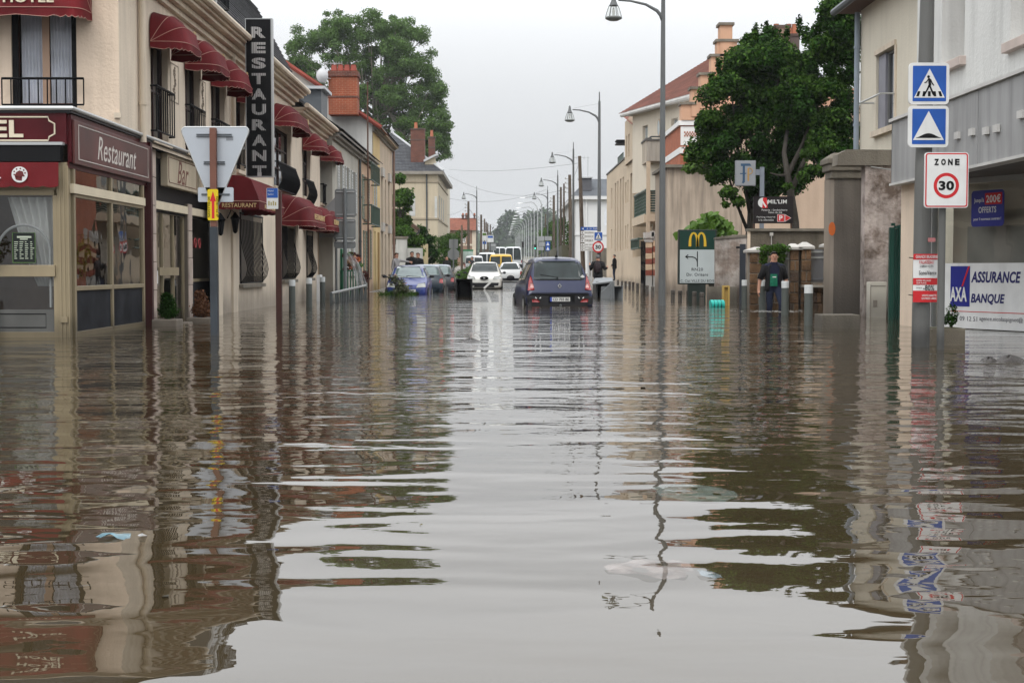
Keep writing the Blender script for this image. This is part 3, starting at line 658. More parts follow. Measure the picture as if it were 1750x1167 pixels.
cols_ = [sp_(124,400)[0]+.03, sp_(189,400)[0], sp_(243,400)[0]]
zt1, zt0 = sp_(128,290)[1], sp_(128,316)[1]; zbn = sp_(128,334)[1]; zr1, zr0 = sp_(128,489)[1], sp_(128,497)[1]; zpb = .07
b = MB()
for i, u in enumerate(cols_): b.fbox(FS,u-.045,u+.045,-.4,zt1,-.05,.03)
b.fbox(FS,cols_[0]+.045,cols_[-1]-.045,zr0,zr1,-.05,.03).fbox(FS,cols_[0]+.045,cols_[-1]-.045,-.4,zpb,-.05,.03).fbox(FS,cols_[0]+.045,cols_[-1]-.045,zbn-.03,zbn+.02,-.05,.03)
b.build('frame', bm_, ver, bev=.005)
MB().fbox(FS,.1,cols_[-1],zbn+.02,zt0,-.02,.06).build('band', MATS['cream_paint'], ver)
MB().fbox(FS,0,q1,zt1,s_z0,-.02,.02).build('band', MATS['maroon'], ver)
for i in range(2):
    a, c = cols_[i]+.045, cols_[i+1]-.045
    MB().fbox(FS,a,c,zr1,zbn-.03,-.012,-.004).build('pane', MATS['clear_glass'], ver)
    MB().fbox(FS,a,c,zt0+.0,zt1,-.012,-.004).build('transom_pane', MATS['clear_glass'], ver)
    MB().fbox(FS,a,c,zpb,zr0,-.02,-.002).build('lower_panel', M('panel_slate', (.018,.019,.023), .65, .5, 2.5, spec=.08), ver)
MB().fbox(FS, q1-.06, q1+.07, -.4, zl-.07, -.1, .09).build('corner_post', M('maroon_post', (.05,.012,.012), .5), ver)
MB().box(-14,-13.9,YV+.1,29.2,-.4,3.0).box(-14,-7.6,26.4,26.5,-.4,3.0).box(-14,-6.2,YV+.15,29.2,-.39,-.3).build('inner_wall', M('room_brown', (.22,.15,.11), .8, .3), ver)
MB().box(-14,-6.1,YV+.1,29.2,2.9,3.0).build('inner_ceiling', M('room_ceiling', (.12,.10,.08), .9), ver)
# curtain swept aside, menu board, potted plant inside
o = MB().grid(lambda a, t: FV.p(ff(88,340)[0]-(.03+.62*a*(1-t*.75)**.8)-.0, gz1-.02-(1.22)*t, -.14-.05*math.sin(a*34+t*3)), 70, 10).build('net_drape', M('drape_white', (.78,.78,.78), .9, .1), None, smooth=True)
tag(o, 'pale gathered drape pulled aside behind the front veranda glass', 'curtain')
mbx = ff(22,398), ff(61,449)
F_ = FV; o = MB().fbox(FV,mbx[0][0],mbx[1][0],mbx[1][1],mbx[0][1],.0,.014).build('menu_board', M('menu_black', (.01,.014,.012), .4), None); tag(o, 'small black menu card fixed to the front veranda glass under the arch', 'menu')
b = MB(); a0, z1 = mbx[0]; a1, z0 = mbx[1]; w_ = a1-a0
b.tube([FV.p(a0,z0,.015),FV.p(a1,z0,.015),FV.p(a1,z1,.015),FV.p(a0,z1,.015),FV.p(a0,z0,.015)], .005, 4).build('border', M('menu_green', (.10,.2,.05), .6), o)
b = MB(); rgx = random.Random(2); b.fbox(FV,a0+.06,a1-.05,z1-.07,z1-.045,.014,.016).fbox(FV,a0+.1,a1-.1,z1-.095,z1-.08,.014,.016)
for i in range(9):
    z = z1-.13-i*.028
    for j in range(4): u = a0+.02+j*w_*.24; b.fbox(FV,u,u+rgx.uniform(.02,.055),z,z+.01,.014,.016)
b.build('chalk_lines', M('chalk', (.45,.5,.4), .7), o)
pl = thing('potted_plant', 'green leafy house plant at the far left behind the front veranda rail', 'plant', (ff(-14,420)[0], YV-.18, .3))
leafmesh('foliage', [((ff(-10,420)[0], YV-.22, ff(0,424)[1]), (.14,.1,.2))], 260, .06, MATS['leaf_mid'], pl, 4); MB().lathe(ORG[pl.name], [(.06,-.75),(.08,.2),(.0,.2)], 12).build('pot', MATS['concrete'], pl)

# ---- bar front between veranda and hotel entrance
bar = thing('bar_shopfront', 'tiled pillars and glazed bar front between the veranda and the hotel entrance', 'shopfront', (-6.1, 27.5, -.4))
FB = Fr((V0.x-.14, V0.y, 0), (V1-V0)); bx = lambda px, py=461: FB.at(px, py)[0]
U = {k: bx(k) for k in (252,262,276,318,324,332,361,372,379)}
def tiles(F, par, u0, u1, z0, z1, rows, mat, n=.06):
    t0 = MB().fbox(F,u0,u1,z0,z1,-.12,n-.02).build('pillar_core', M('joint_dark', (.12,.10,.08), .9), par)
    for i in range(rows):
        a = z0+(z1-z0)*i/rows; c = z0+(z1-z0)*(i+1)/rows
        MB().fbox(F,u0-.004,u1+.004,a+.006,c-.006,n-.025,n+random.Random(i).uniform(0,.006)).build('stone_tile', mat, par, bev=.004)
stone = M('pink_stone', (.44,.36,.31), .5, .22, 3, streak=.12, damp=.3)
tiles(FB, bar, U[252], U[262], -.4, 3.02, 7, stone); tiles(FB, bar, U[318], U[324], -.4, 2.2, 5, stone); tiles(FB, bar, U[372]-.1, U[379]+.15, -.4, 2.9, 7, stone)
MB().fbox(FB, U[262], U[379]+.1, 1.95, 3.03, -.3, -.02).build('lintel', MATS['black'], bar)
def signboard(label, u0, u1, z0, z1, txt, w_, h_):
    o = MB().fbox(FB, u0, u1, z0, z1, 0, .13).build('shop_sign', M('sign_cream', (.44,.37,.27), .6, .1, 2, streak=.15), None, bev=.008); tag(o, label, 'sign')
    text(txt, FB, (u0+u1)/2, (z0+z1)/2, w_, h_, M('script_red', (.14,.045,.03), .6, 0), o, n=.131, shear=.35)
    m = .07; MB().tube([FB.p(u0+m,z0+m+.06,.133),FB.p(u0+m+.06,z0+m,.133),FB.p(u1-m,z0+m,.133),FB.p(u1-m,z1-m,.133),FB.p(u0+m,z1-m,.133),FB.p(u0+m,z0+m+.06,.133)], .006, 4).build('border', MATS['script_red'], o)
    return o
zs0, zs1 = FB.at(276,318)[1], FB.at(276,262)[1]
signboard('cream board lettered Bar in script over the bar door', U[276], bx(327), zs0, zs1, 'Bar', 1.0, .42)
signboard('cream board lettered Salon de in script beside the bar board', U[332], U[361], zs0, zs1, 'Salon de', 1.1, .34)
b = MB(); zb1 = FB.at(264,343)[1]; zb2 = FB.at(264,357)[1]; ztb = FB.at(264,320)[1]
MB().fbox(FB,U[262],U[318],zb2,zb1,-.04,.05).build('band', MATS['cream_paint'], bar); MB().fbox(FB,U[324],U[372]-.1,zb2,zb1,-.04,.05).build('band', MATS['cream_paint'], bar)
def glazed(u0, u1, z0, z1, k, par=bar, n=-.06, low=None):
    b = MB(); fw = .045
    for i in range(k+1): u = u0+(u1-u0)*i/k; b.fbox(FB,u-fw/2,u+fw/2,z0,z1,n-.03,n+.03)
    b.fbox(FB,u0+fw/2,u1-fw/2,z1-.05,z1,n-.03,n+.03).fbox(FB,u0+fw/2,u1-fw/2,z0,z0+.05,n-.03,n+.03); f = b.build('frame', bm_, par)
    for i in range(k):
        a = u0+(u1-u0)*i/k+fw/2; c = u0+(u1-u0)*(i+1)/k-fw/2
        if low: MB().fbox(FB,a,c,z0+.05,low-.03,n-.02,n).build('lower_panel', MATS['panel_slate'], f); MB().fbox(FB,a,c,low-.03,low+.03,n-.03,n+.02).build('rail', bm_, f)
        MB().fbox(FB,a,c,(low+.03) if low else z0+.05,z1-.05,n-.012,n-.004).build('pane', MATS['clear_glass'], f)
    return f
glazed(U[262]+.02, U[318]-.02, -.3, zb2, 3); glazed(U[324]+.02, U[372]-.12, -.3, zb2, 1, low=.72)
glazed(U[262]+.02, U[318]-.02, zb1+.02, ztb+.25, 2); glazed(U[324]+.02, U[372]-.12, zb1+.02, ztb+.25, 1)
MB().fbox(FB, bx(273,460), bx(306,460), FB.at(273,471)[1], FB.at(273,457)[1], -.03, .0).build('door_rail', bm_, bar)
MB().fbox(FB, U[262], U[379], -.4, 3, -2.6, -2.5).build('inner_wall', MATS['room_brown'], bar)
MB().fbox(FB, U[252]+.03, U[252]+.12, FB.at(254,470)[1], FB.at(254,421)[1], .062, .075).build('menu_case', MATS['maroon'], bar)
MB().fbox(FB, bx(265), bx(269), FB.at(265,485)[1], FB.at(265,463)[1], .0, .01).build('sticker', MATS['sign_white'], bar)
b = MB(); 
for px in (334, 341): b.tube([FB.p(bx(px)+.09*math.cos(t*math.pi/6), FB.at(330,415)[1]+.09*math.sin(t*math.pi/6), .0) for t in range(13)], .016, 5)
b.build('window_emblem', M('emblem_red', (.3,.04,.04), .5), bar)
# entrance canopy and lower awnings
zc0, zc1 = 2.17, 2.86; ua = 31.1; yb = 34.6; pj = .93
can = thing('entrance_canopy', 'large dark red entrance canopy lettered Restaurant in gold on its valance', 'canopy', (XH, ua, zc0))
prof = [(0.0,zc1),(.3,zc1),(.62,zc1-.02),(.8,zc1-.1),(pj,zc1-.42),(pj+.03,zc0+.15)]
b = MB()
for (n0, z0), (n1, z1) in zip(prof, prof[1:]): b.quad(FH.p(ua,z0,n0), FH.p(ua,z1,n1), FH.p(yb,z1,n1), FH.p(yb,z0,n0))
for uu in (ua, yb): b.quad(*([FH.p(uu,z,n) for n, z in prof]+[FH.p(uu,zc0+.15,0)]))
b.build('fabric', MATS['awning_red'], can)
P3 = [FH.p(ua,0,0), FH.p(ua,0,pj+.03), FH.p(yb,0,pj+.03), FH.p(yb,0,0)]
def vl(a, t):
    k = a*3; i = min(2, int(k)); p = P3[i].lerp(P3[i+1], k-i); return Vector((p.x+.004, p.y-.004, zc0+.15-t*(.15+.02*abs(math.sin(a*60))) ))
o = MB().grid(vl, 90, 2).build('valance', MATS['awning_red'], can); MB().tube([Vector(vl(i/30,0))+Vector((.01,-.012,.005)) for i in range(31)], .008, 4).build('piping', MATS['piping'], o)
FE = FY(ua-.005); text('RESTAURANT', FE, XH+.56, zc0+.07, .70, .085, M('gold_letter', (.6,.45,.22), .6, 0), o, n=.006, bold=.01)
FHO = FL_(XH+pj+.04); text('RESTAURANT', FHO, (ua+yb)/2, zc0+.07, 2.2, .085, MATS['gold_letter'], o, n=.006, bold=.01)
for (pa, pb) in ((478,508),(519,537),(541,557)):
    a, c = FH.u(pa)-.1, FH.u(pb)+.3
    o = basket(FH, hotel, a, c, 2.22, 2.98 if pa < 500 else 2.9, .85, .15, boxy=.3)
    text('VUE DU LAC'[0:3]+' L', FL_(XH), (a+c)/2, 2.55, min(1.3, (c-a)*.5), .16, MATS['gold'], o, n=.80, th=.01) if False else None
    text('RESTAURANT', FL_(XH), (a+c)/2, 2.36, (c-a)*.6, .15, MATS['gold_letter'], o, n=.855, th=.01)
# wall lanterns
def lantern(px, py, label):
    u, z = FH.at(px, py, .18); p = FH.p(u, z, .18)
    t = thing('wall_lantern', label, 'lantern', p, 'black lanterns beside the hotel entrance')
    MB().lathe(p, [(.02,-.2),(.05,-.16),(.085,.1),(.11,.12),(.05,.2),(.01,.26)], 6).build('lamp_body', MATS['black_iron'], t)
    MB().tube([p+Vector((0,0,.24)), p+Vector((-.09,0,.3)), p+Vector((-.17,0,.12))], .012, 5).build('bracket', MATS['black_iron'], t)
lantern(377,386,'black wall lantern at the near side of the canopy, behind the street name pole'); lantern(402,383,'black wall lantern under the canopy beside the first grilled window')
MB().fbox(FH, ua-.12, ua+.35, -.4, 2.6, -.02, .14).build('pilaster', MATS['cream_trim'], hotel); MB().fbox(FH, FH.u(395), FH.u(403), -.4, 2.3, 0, .05).build('pilaster', MATS['cream_trim'], hotel)
# vertical RESTAURANT sign
FR1 = FY(33.0); a = FR1.at(419,32); c = FR1.at(467,303)
bs = thing('blade_sign', 'tall black vertical sign with RESTAURANT in silver letters on the hotel front', 'sign', FR1.p(a[0],c[1],0))
MB().fbox(FR1, a[0]+.015, c[0]-.03, c[1]+.02, a[1]-.02, -.16, .01).build('box', MATS['black'], bs)
MB().fbox(FR1, a[0]-.004, a[0]+.015, c[1], a[1], -.17, .02).fbox(FR1, c[0]-.03, c[0]+.004, c[1], a[1], -.17, .02).fbox(FR1, a[0]+.015, c[0]-.03, a[1]-.02, a[1], -.17, .02).fbox(FR1, a[0]+.015, c[0]-.03, c[1], c[1]+.02, -.17, .02).build('frame', MATS['alu'], bs)
hgt = (a[1]-c[1])/10.15
striped = M('letter_stripes', (.40,.39,.38), .5, 0)
for i, ch in enumerate('RESTAURANT'):
    zc = a[1]-.16-hgt*(i+.42)*.985
    t = text(ch, FR1, (a[0]+c[0])/2-.005, zc, .31, .235, striped, bs, n=.012, th=.012, name='letter', bold=.045)
b = MB()
for k in range(9): u = (a[0]+c[0])/2-.15+.3*k/8; b.fbox(FR1, u-.004, u+.004, c[1]+.1, a[1]-.1, .0245, .028)
b.build('face_slats', MATS['black'], bs); MB().fbox(FR1, XH, a[0]+.02, c[1]+.6, c[1]+.66, -.1, -.05).fbox(FR1, XH, a[0]+.02, a[1]-1.2, a[1]-1.14, -.1, -.05).build('bracket', MATS['alu'], bs)

# ---- terrace houses
def house(name, label, X, px0, px1, zt, mat, ups, lows, depth=9, cat='house', shut=None, loc=None, sillm=None, ze=-.4):
    F = FL_(X); u0, u1 = F.u(px0), F.u(px1)
    t = thing(name, label, cat, (X-2, u0, ze)); ops = []
    for (a, b, c, d) in ups+lows: ops.append((F.u(a), F.u(b), c, d))
    wall(F, 'street_wall', t, u0, u1, ze, zt, ops, mat, .2); body(F, t, u0, u1, ze, zt, depth, mat)
    for i, (a, b, c, d) in enumerate(ops):
        window(F, t, a+.01, b-.01, c+.01, d-.01, -.15, 2, 3, sill=sillm or MATS['concrete'])
        if shut and i < len(ups)+(99 if shut[1] else 0):
            w_ = (b-a)*.5; shutter(F, t, a-w_, a-.02, c, d, shut[0], .004); shutter(F, t, b+.02, b+w_, c, d, shut[0], .004)
    return t, F, u0, u1
M('shutter_white', (.50,.51,.50), .6, .1); M('shutter_grey', (.34,.35,.33), .6, .1); M('shutter_green', (.20,.23,.18), .6, .15)
M('grey_plaster', (.40,.38,.33), .9, .1, 1, streak=.1, damp=.5); M('peach_plaster', (.60,.42,.29), .9, .1, 1, streak=.08, damp=.6); M('yellow_plaster', (.58,.44,.22), .9, .12, 1, streak=.10, damp=.6); M('beige_plaster', (.50,.41,.31), .9, .12, 1, streak=.10, damp=.6)
t2, F2, a2, b2 = house('terrace_house', 'grey plastered terrace house with white louvred shutters next to the hotel', -5.62, 569, 613, 5.45, MATS['grey_plaster'], [(580,585,3.05,4.6),(592,596,3.05,4.6),(603,607,3.05,4.6)], [(585,590,.7,2.3),(598,603,.7,2.3)], shut=(MATS['shutter_white'], True))
cornice(F2, t2, a2, b2+.1, 5.2, M('cornice_grey', (.25,.23,.2), .8, .15), ((0,.1,0,.1),(.1,.2,0,.22),(.2,.28,0,.32)))
roofplane('roof_slates', [(-5.25,a2-.1,5.5),(-5.25,b2+.2,5.5),(-8.9,b2+.2,8.0),(-8.9,a2-.1,8.0)], 20, MATS['slate'], t2)
MB().hexa([(-5.3,a2,5.4),(-9,a2,5.4),(-9,b2,5.4),(-5.3,b2,5.4),(-5.4,a2,5.45),(-8.9,a2,7.9),(-8.9,b2,7.9),(-5.4,b2,5.45)]).build('roof_body', MATS['zinc'], t2)
b = MB(); p0 = Vector((-6.6, a2+4.0, 6.3)); b.box(-7.6,-6.4,a2+3.6,a2+5.4,6.2,7.25); b.build('dormer', M('dormer_dark', (.09,.10,.11), .5), t2); MB().box(-7.8,-6.25,a2+3.4,a2+5.6,7.26,7.36).build('dormer_roof', M('zinc_pale', (.45,.46,.47), .4), t2)
pipe(F2, t2, b2-.1, -.3, 5.2, .08, .05, MATS['post_grey'])
# low peach house, then the tall yellow house whose white gable rises above it
t25, F25, a25, b25 = house('terrace_house', 'low peach terrace house with green iron balcony between the grey and yellow houses', -5.6, 615, 637, 5.45, MATS['peach_plaster'], [(622,628,2.95,4.7)], [(622,625,.2,2.5),(629.5,632.5,.6,2.6)], shut=(MATS['shutter_green'], True))
cornice(F25, t25, a25+.15, b25, 5.2, MATS['cornice_grey'], ((0,.1,0,.1),(.1,.2,0,.22),(.2,.28,0,.32)))
roofplane('roof_slates', [(-5.25,a25+.1,5.5),(-5.25,b25+1.2,5.5),(-8.9,b25+.1,8.0),(-8.9,a25+.1,8.0)], 20, MATS['slate'], t25)
railing(F25, t25, F25.u(620), F25.u(635), 2.75, 3.5, .35, M('iron_green', (.06,.09,.07), .5), 12, .022, 'balcony_rail'); railing(F25, t25, F25.u(620), F25.u(635), 4.5, 5.2, .35, MATS['iron_green'], 8, .02, 'balcony_rail')
t3, F3, a3, b3 = house('terrace_house', 'tall yellow terrace house with white gable, red tiled verge and white shutters', -5.6, 637.2, 650, 7.1, MATS['yellow_plaster'], [(640.3,642.5,3.2,5.2)], [(640,642.2,-.2,2.6)], shut=(MATS['shutter_white'], False))
YG = a3-.02; FG = FY(YG)
MB().fbox(F3, F3.u(645.5), F3.u(647.5), -.2, 2.6, .002, .05).build('door', M('door_ochre', (.30,.2,.08), .6), t3)
gx = lambda px, py: FG.at(px, py)
apex = gx(470,100); 
b = MB(); b.prism(FG, [(-5.6,-.4),(-5.6,gx(637,205)[1]),(apex[0],apex[1]),(apex[0]-3,apex[1]-1.5),(apex[0]-3,-.4)], -.2, 0); b.build('gable_wall', M('gable_white', (.55,.54,.51), .9, .06, .8, streak=.12), t3)
e0 = Vector((-5.2, YG-.15, 6.95)); r0 = FG.p(apex[0], apex[1]+.08, .15)
roofplane('roof_tiles', [e0, (-5.2,b3,6.95), (r0.x,b3,r0.z), r0], 26, MATS['red_tile'], t3); MB().tube([e0+Vector((0,-.06,.03)), r0+Vector((0,-.06,.03))], .11, 6).build('verge_tiles', M('verge_red', (.22,.05,.035), .8), t3)
# chimney with four pots
FCh = FY(YG-.95); c0, c1 = FCh.at(561.5,191), FCh.at(610.5,131)
ch = thing('brick_chimney', 'broad orange red brick chimney with four clay pots on the white gable', 'chimney', FCh.p(c0[0],c0[1]-.4,0)); zb0 = c0[1]-.12; zt0_ = c1[1]
MB().fbox(FCh, c0[0], c1[0], zb0, zt0_, -.9, 0).build('stack', M('chimney_orange', (.27,.07,.035), .9, .25, 1.2, brick=((.27,.07,.035), (.30,.16,.1), .24, .08), streak=.2), ch)
MB().fbox(FCh, c0[0]-.05, c1[0]+.05, zt0_, zt0_+.14, -.95, .05).build('band', MATS['brick_red'], ch); MB().fbox(FCh, c0[0]-.02, c1[0]+.02, zb0+.7, zb0+.78, -.92, .02).build('band', MATS['brick_red'], ch); MB().fbox(FCh, c0[0]-.02, c1[0]+.03, zt0_+.14, zt0_+.24, -.93, .03).build('band', MATS['brick_red'], ch)
for i in range(4):
    u = c0[0]+.2+i*(c1[0]-c0[0]-.4)/3; MB().lathe(FCh.p(u, zt0_+.24, -.45), [(.15,0),(.11,.28),(.12,.3)], 8).build('chimney_pot', M('pot_red', (.28,.07,.05), .8), ch)
MB().lathe(FCh.p((c0[0]+c1[0])/2-1.95,zb0+1.1,0), [(.1,0)], 4) 
dp = FCh.p(FCh.at(552,131)[0], FCh.at(552,131)[1], .3)
sd_ = thing('satellite_dish', 'white oval satellite dish on an arm beside the brick chimney', 'satellite dish', dp)
b = MB(); b.grid(lambda a, t: (dp.x+.25*t*math.cos(a*2*math.pi), dp.y-.1+.12*t*t, dp.z+.30*t*math.sin(a*2*math.pi)), 20, 5); b.build('dish', M('dish_white', (.5,.5,.51), .5), sd_, smooth=True)
MB().tube([dp, dp+Vector((.1,.1,-.1)), FCh.p(c0[0]+.1, dp.z-.1, .02)], .02, 5).build('arm', MATS['alu'], sd_)
def antenna(p, s, label, k=7, d=Vector((1,0,0))):
    t = thing('tv_antenna', label, 'antenna', p); p = Vector(p); MB().tube([p, p+Vector((0,0,1.3*s))], .012*s+.006, 5).build('mast', MATS['alu'], t)
    b = MB(); q = p+Vector((0,0,1.25*s)); b.tube([q-d*.1*s, q+d*.9*s], .01*s+.004, 4); e = d.cross(Vector((0,0,1)))
    for i in range(k): c = q+d*(.9*s*i/(k-1)); b.tube([c-e*.16*s-Vector((0,0,.03)), c+e*.16*s+Vector((0,0,.03))], .006*s+.003, 4); b.tube([c-Vector((0,0,.12*s)), c+Vector((0,0,.12*s))], .006*s+.003, 4)
    b.build('elements', MATS['alu'], t)
antenna(FCh.p(c0[0]-.2, zt0_-.4, -.5), .8, 'spiky metal television antenna rising by the four-pot chimney')
t4, F4, a4, b4 = house('terrace_house', 'beige terrace house with stone dressed windows at the end of the row', -5.6, 650, 671, 7.15, MATS['beige_plaster'], [(652,654.5,3.1,5.2),(658.5,660.5,3.1,5.2),(664,666,3.1,5.2)], [(652,654.5,.7,2.7),(658,660.5,-.1,2.6),(664,666,.7,2.7)])
for (a_, c_, z0, z1) in ((652,654.5,3.1,5.2),(664,666,3.1,5.2),(652,654.5,.7,2.7),(664,666,.7,2.7)):
    b = MB(); ua_, uc_ = F4.u(a_), F4.u(c_); b.fbox(F4, ua_-.25, uc_+.25, z1+.003, z1+.4, 0, .1); b.build('lintel', M('dressing', (.45,.43,.4), .8, .1), t4)
for tt, FF_, a_, c_ in ((t3,F3,a3,b3),(t4,F4,a4,b4)): cornice(FF_, tt, a_, c_+(.1 if tt is t4 else 0), 6.85, MATS['cornice_grey'], ((0,.1,0,.1),(.1,.2,0,.2),(.2,.27,0,.33)))
roofplane('roof_slates', [(-5.2,a4,7.1),(-5.2,b4+.15,7.1),(-10,b4+.15,9),(-10,a4,9)], 16, MATS['slate'], t4)
MB().hexa([(-5.3,a4,7.0),(-10,a4,7),(-10,b4,7),(-5.3,b4,7),(-5.3,a4,7.05),(-10,a4,8.9),(-10,b4,8.9),(-5.3,b4,7.05)]).build('roof_body', MATS['beige_plaster'], t4)
pipe(F4, t4, b4-.15, -.3, 6.9, .09, .06, M('pipe_brown', (.22,.14,.11), .6))
# rusty pole before the houses
rp = onX(632, 300, -5.1)
o = MB().tube([(-5.15, 58.2, -.3), (-5.15, 58.2, 8.05)], [.036,.026], 8).build('rusty_pole', M('rust', (.09,.045,.03), .8, .3)); tag(o, 'thin rusty iron pole rising above the terrace roofs', 'pole')
# utility cable pole bracket handled with wires

# ---- shrub, garden walls, lean-to
tr = thing('garden_tree', 'bushy green garden tree beside the end terrace house', 'tree', (-6.3, 92, -.1))
cl = crown_clumps((-6.35,92,4.4), (.62,1.6,2.3), 22, .42, 3); leafmesh('crown', cl, 9000, .19, MATS['leaf_mid'], tr, 5); limbs((-6.3,92,-.1),(-6.2,92,4.5),cl,.14,MATS['bark'],tr)
F5 = FY(88.0); gw = thing('garden_wall', 'white rendered garden wall with capped pillars by the shrub', 'wall', (-6, 88, -.1))
q = lambda px, py: F5.at(px, py)
MB().fbox(F5, q(671,440)[0], q(689,440)[0], -.2, q(0,418)[1], -.3, 0).build('wall_panel', M('wall_white_old', (.46,.46,.43), .9, .1, 1, streak=.2), gw)
MB().fbox(F5, q(677,440)[0], q(695,440)[0], -.2, q(0,408)[1], -.6, .1).build('pillar', MATS['wall_white_old'], gw); MB().fbox(F5, q(675,440)[0], q(697,440)[0], q(0,408)[1], q(0,404)[1], -.65, .15).build('cap', MATS['concrete'], gw)
MB().fbox(F5, q(670,440)[0], q(691,440)[0], q(0,418)[1], q(0,414)[1], -.35, .05).build('cap', MATS['concrete'], gw)
MB().fbox(F5, q(695,440)[0], q(722,440)[0], -.2, q(0,424)[1], -.4, -.1).build('wall_panel', MATS['wall_white_old'], gw)
F6 = FY(96.0); q6 = lambda px, py: F6.at(px, py)
ln = thing('lean_to_house', 'low beige outbuilding with a sloping brown roof and gutter', 'outbuilding', (-6.5, 96, -.1))
pp = [q6(672,362), q6(690,372), q6(715,394), q6(715,462), q6(672,462)]; MB().prism(F6, pp, -4, 0).build('wall', MATS['beige_plaster'], ln)
MB().prism(F6, [q6(684,366), q6(717,391), q6(717,397), q6(680,372)], -4, .25).build('roof', M('roof_brown', (.10,.06,.04), .8), ln); MB().tube([F6.p(*q6(716,393),.25), F6.p(*q6(716,398),.2), F6.p(*q6(711,400),.05), F6.p(*q6(709,410),.05)], .06, 6).build('gutter', MATS['post_grey'], ln)
F7 = FY(92.0); q7 = lambda px, py: F7.at(px, py)
yw = MB().fbox(F7, q7(718,440)[0], q7(731,440)[0], -.2, q7(0,417)[1], -.5, 0).build('yellow_wall', M('yellow_wall', (.5,.42,.25), .9, .1), None); tag(yw, 'short yellowish garden wall with rounded coping behind the parked cars', 'wall')
for (c, r, n, lab, s) in (((-5.6,90.0,2.35),(.85,.6,.75),2600,'ivy spilling over the white garden wall',3),((-5.1,97,2.4),(.8,.6,1.5),4200,'dark bushy conifer between the yellow wall and the beige house',8),((-4.5,128,3.0),(1.6,1.2,2.1),6500,'round bright green tree beyond the beige house',9),((-6.9,93,3.3),(.5,.5,1.2),1400,'ivy hanging from the lean-to roof',10)):
    t = thing('garden_shrub', lab, 'shrub', (c[0], c[1], 0)); cl = crown_clumps(c, r, 16, min(r)*.55, s); leafmesh('foliage', cl, n, .17, MATS['leaf_mid'] if s != 8 else MATS['leaf_dark'], t, s); limbs((c[0],c[1],-.1), c, cl, .08, MATS['bark'], t, name='stem')
# ---- big beige house with slate roof
YB = 130.0; F8 = FY(YB); q8 = lambda px, py: F8.at(px, py)
h4 = thing('villa_building', 'tall beige villa with steep slate roof and two brick chimneys', 'house', (-8, YB, 0))
xl, xr = q8(660,400)[0], q8(748,400)[0]; zE = q8(0,298)[1]
ops = [(q8(699,340)[0], q8(710,340)[0], q8(0,369)[1], q8(0,332)[1])]
wall(F8, 'side_wall', h4, xl, xr, -.2, zE, [], M('villa_plaster', (.50,.43,.32), .9, .08, .5, streak=.15), .2)
FX8 = FL_(xr); bwin = [(FX8.u(p), FX8.u(p2), z0, z1) for p, p2 in ((751,752.2),(754.5,755.6),(758,759)) for z0, z1 in ((1.5,3.6),(5.2,7.4))]
wall(FX8, 'street_wall', h4, YB, 153, -.2, zE, bwin, MATS['villa_plaster'], .2)
for (a, b, c, d) in bwin: window(FX8, h4, a, b, c, d, -.15, 1, 2); shutter(FX8, h4, a-.6, a-.02, c, d, MATS['shutter_white'], .01)
shutter(F8, h4, *sorted((q8(699.5,340)[0], q8(709.5,340)[0])), q8(0,369)[1], q8(0,331)[1], MATS['shutter_white'], .01, 16)
shutter(F8, h4, *sorted((q8(743,340)[0], q8(747,340)[0])), q8(0,373)[1], q8(0,336)[1], MATS['shutter_white'], .01, 16)
for z in (q8(0,375)[1], q8(0,312)[1]): MB().fbox(F8, xl, xr+.05, z, z+.14, 0, .08).fbox(FX8, YB, 153, z, z+.14, 0, .08).build('string_course', M('course_dark', (.33,.28,.21), .9), h4)
MB().fbox(F8, xl, xr+.5, zE, zE+.25, -23.4, .45).build('cornice', MATS['cornice_grey'], h4)
pipe(F8, h4, q8(729.5,400)[0], 0, zE, .1, .07, MATS['post_grey'])
zr = q8(0,220)[1]; e = zE+.25
pk = [F8.p(q8(665,222)[0], zr, -4), F8.p(q8(668,222)[0], zr, -16)]
roofplane('roof_slates', [F8.p(xl-3,e,.4), F8.p(xr+.5,e,.4), F8.p(pk[0].x, zr, -4), F8.p(xl-3, zr, -4)], 26, MATS['slate'], h4)
roofplane('roof_slates', [F8.p(xr+.5,e,.4), F8.p(xr+.5,e,-23), F8.p(pk[0].x, zr, -18), F8.p(pk[0].x, zr, -4)], 26, MATS['slate'], h4)
MB().tube([F8.p(xr+.5,e+.05,.4), pk[0]], .1, 6).tube([pk[0], pk[0]+Vector((-.1,0,.6))], [.16,.03], 6).build('hip_flashing', MATS['zinc_pale'], h4)
def chim(F, par, pa, pb, yt, yb, dep, n, mat=None, pots=((.5,.45),)):
    (a, z1), (c, z0) = F.at(pa, yt), F.at(pb, yb); o = MB().fbox(F, a, c, z0, z1, -dep+n, n).build('chimney', mat or MATS['brick_red'], par); w_ = c-a
    MB().fbox(F, a-.06, c+.06, z1, z1+.12, -dep-.06+n, .06+n).build('cap', M('cap_dark', (.10,.07,.06), .9), o); MB().fbox(F, a-.04, c+.04, z1-.9, z1-.8, -dep-.03+n, .03+n).build('band', MATS['cap_dark'], o)
    for t, h_ in pots: MB().lathe(F.p(a+w_*t, z1+.12, -dep/2+n), [(.16,0),(.12,h_),(.14,h_+.02)], 8).build('chimney_pot', MATS['terracotta'], o)
chim(F8, h4, 701, 725, 221, 296, 1.2, -.6, pots=((.35,.55),)); chim(FY(YB+9), h4, 732, 743, 236, 270, .9, 0, pots=((.5,.6),))
MB().prism(F8, [q8(724,290),q8(727,272),q8(742,266),q8(745,290)], -2.2, -.3).build('dormer', MATS['villa_plaster'], h4); MB().prism(F8, [q8(724,273),q8(747,262),q8(748,265),q8(724,277)], -2.5, 0).build('dormer_roof', MATS['zinc_pale'], h4)
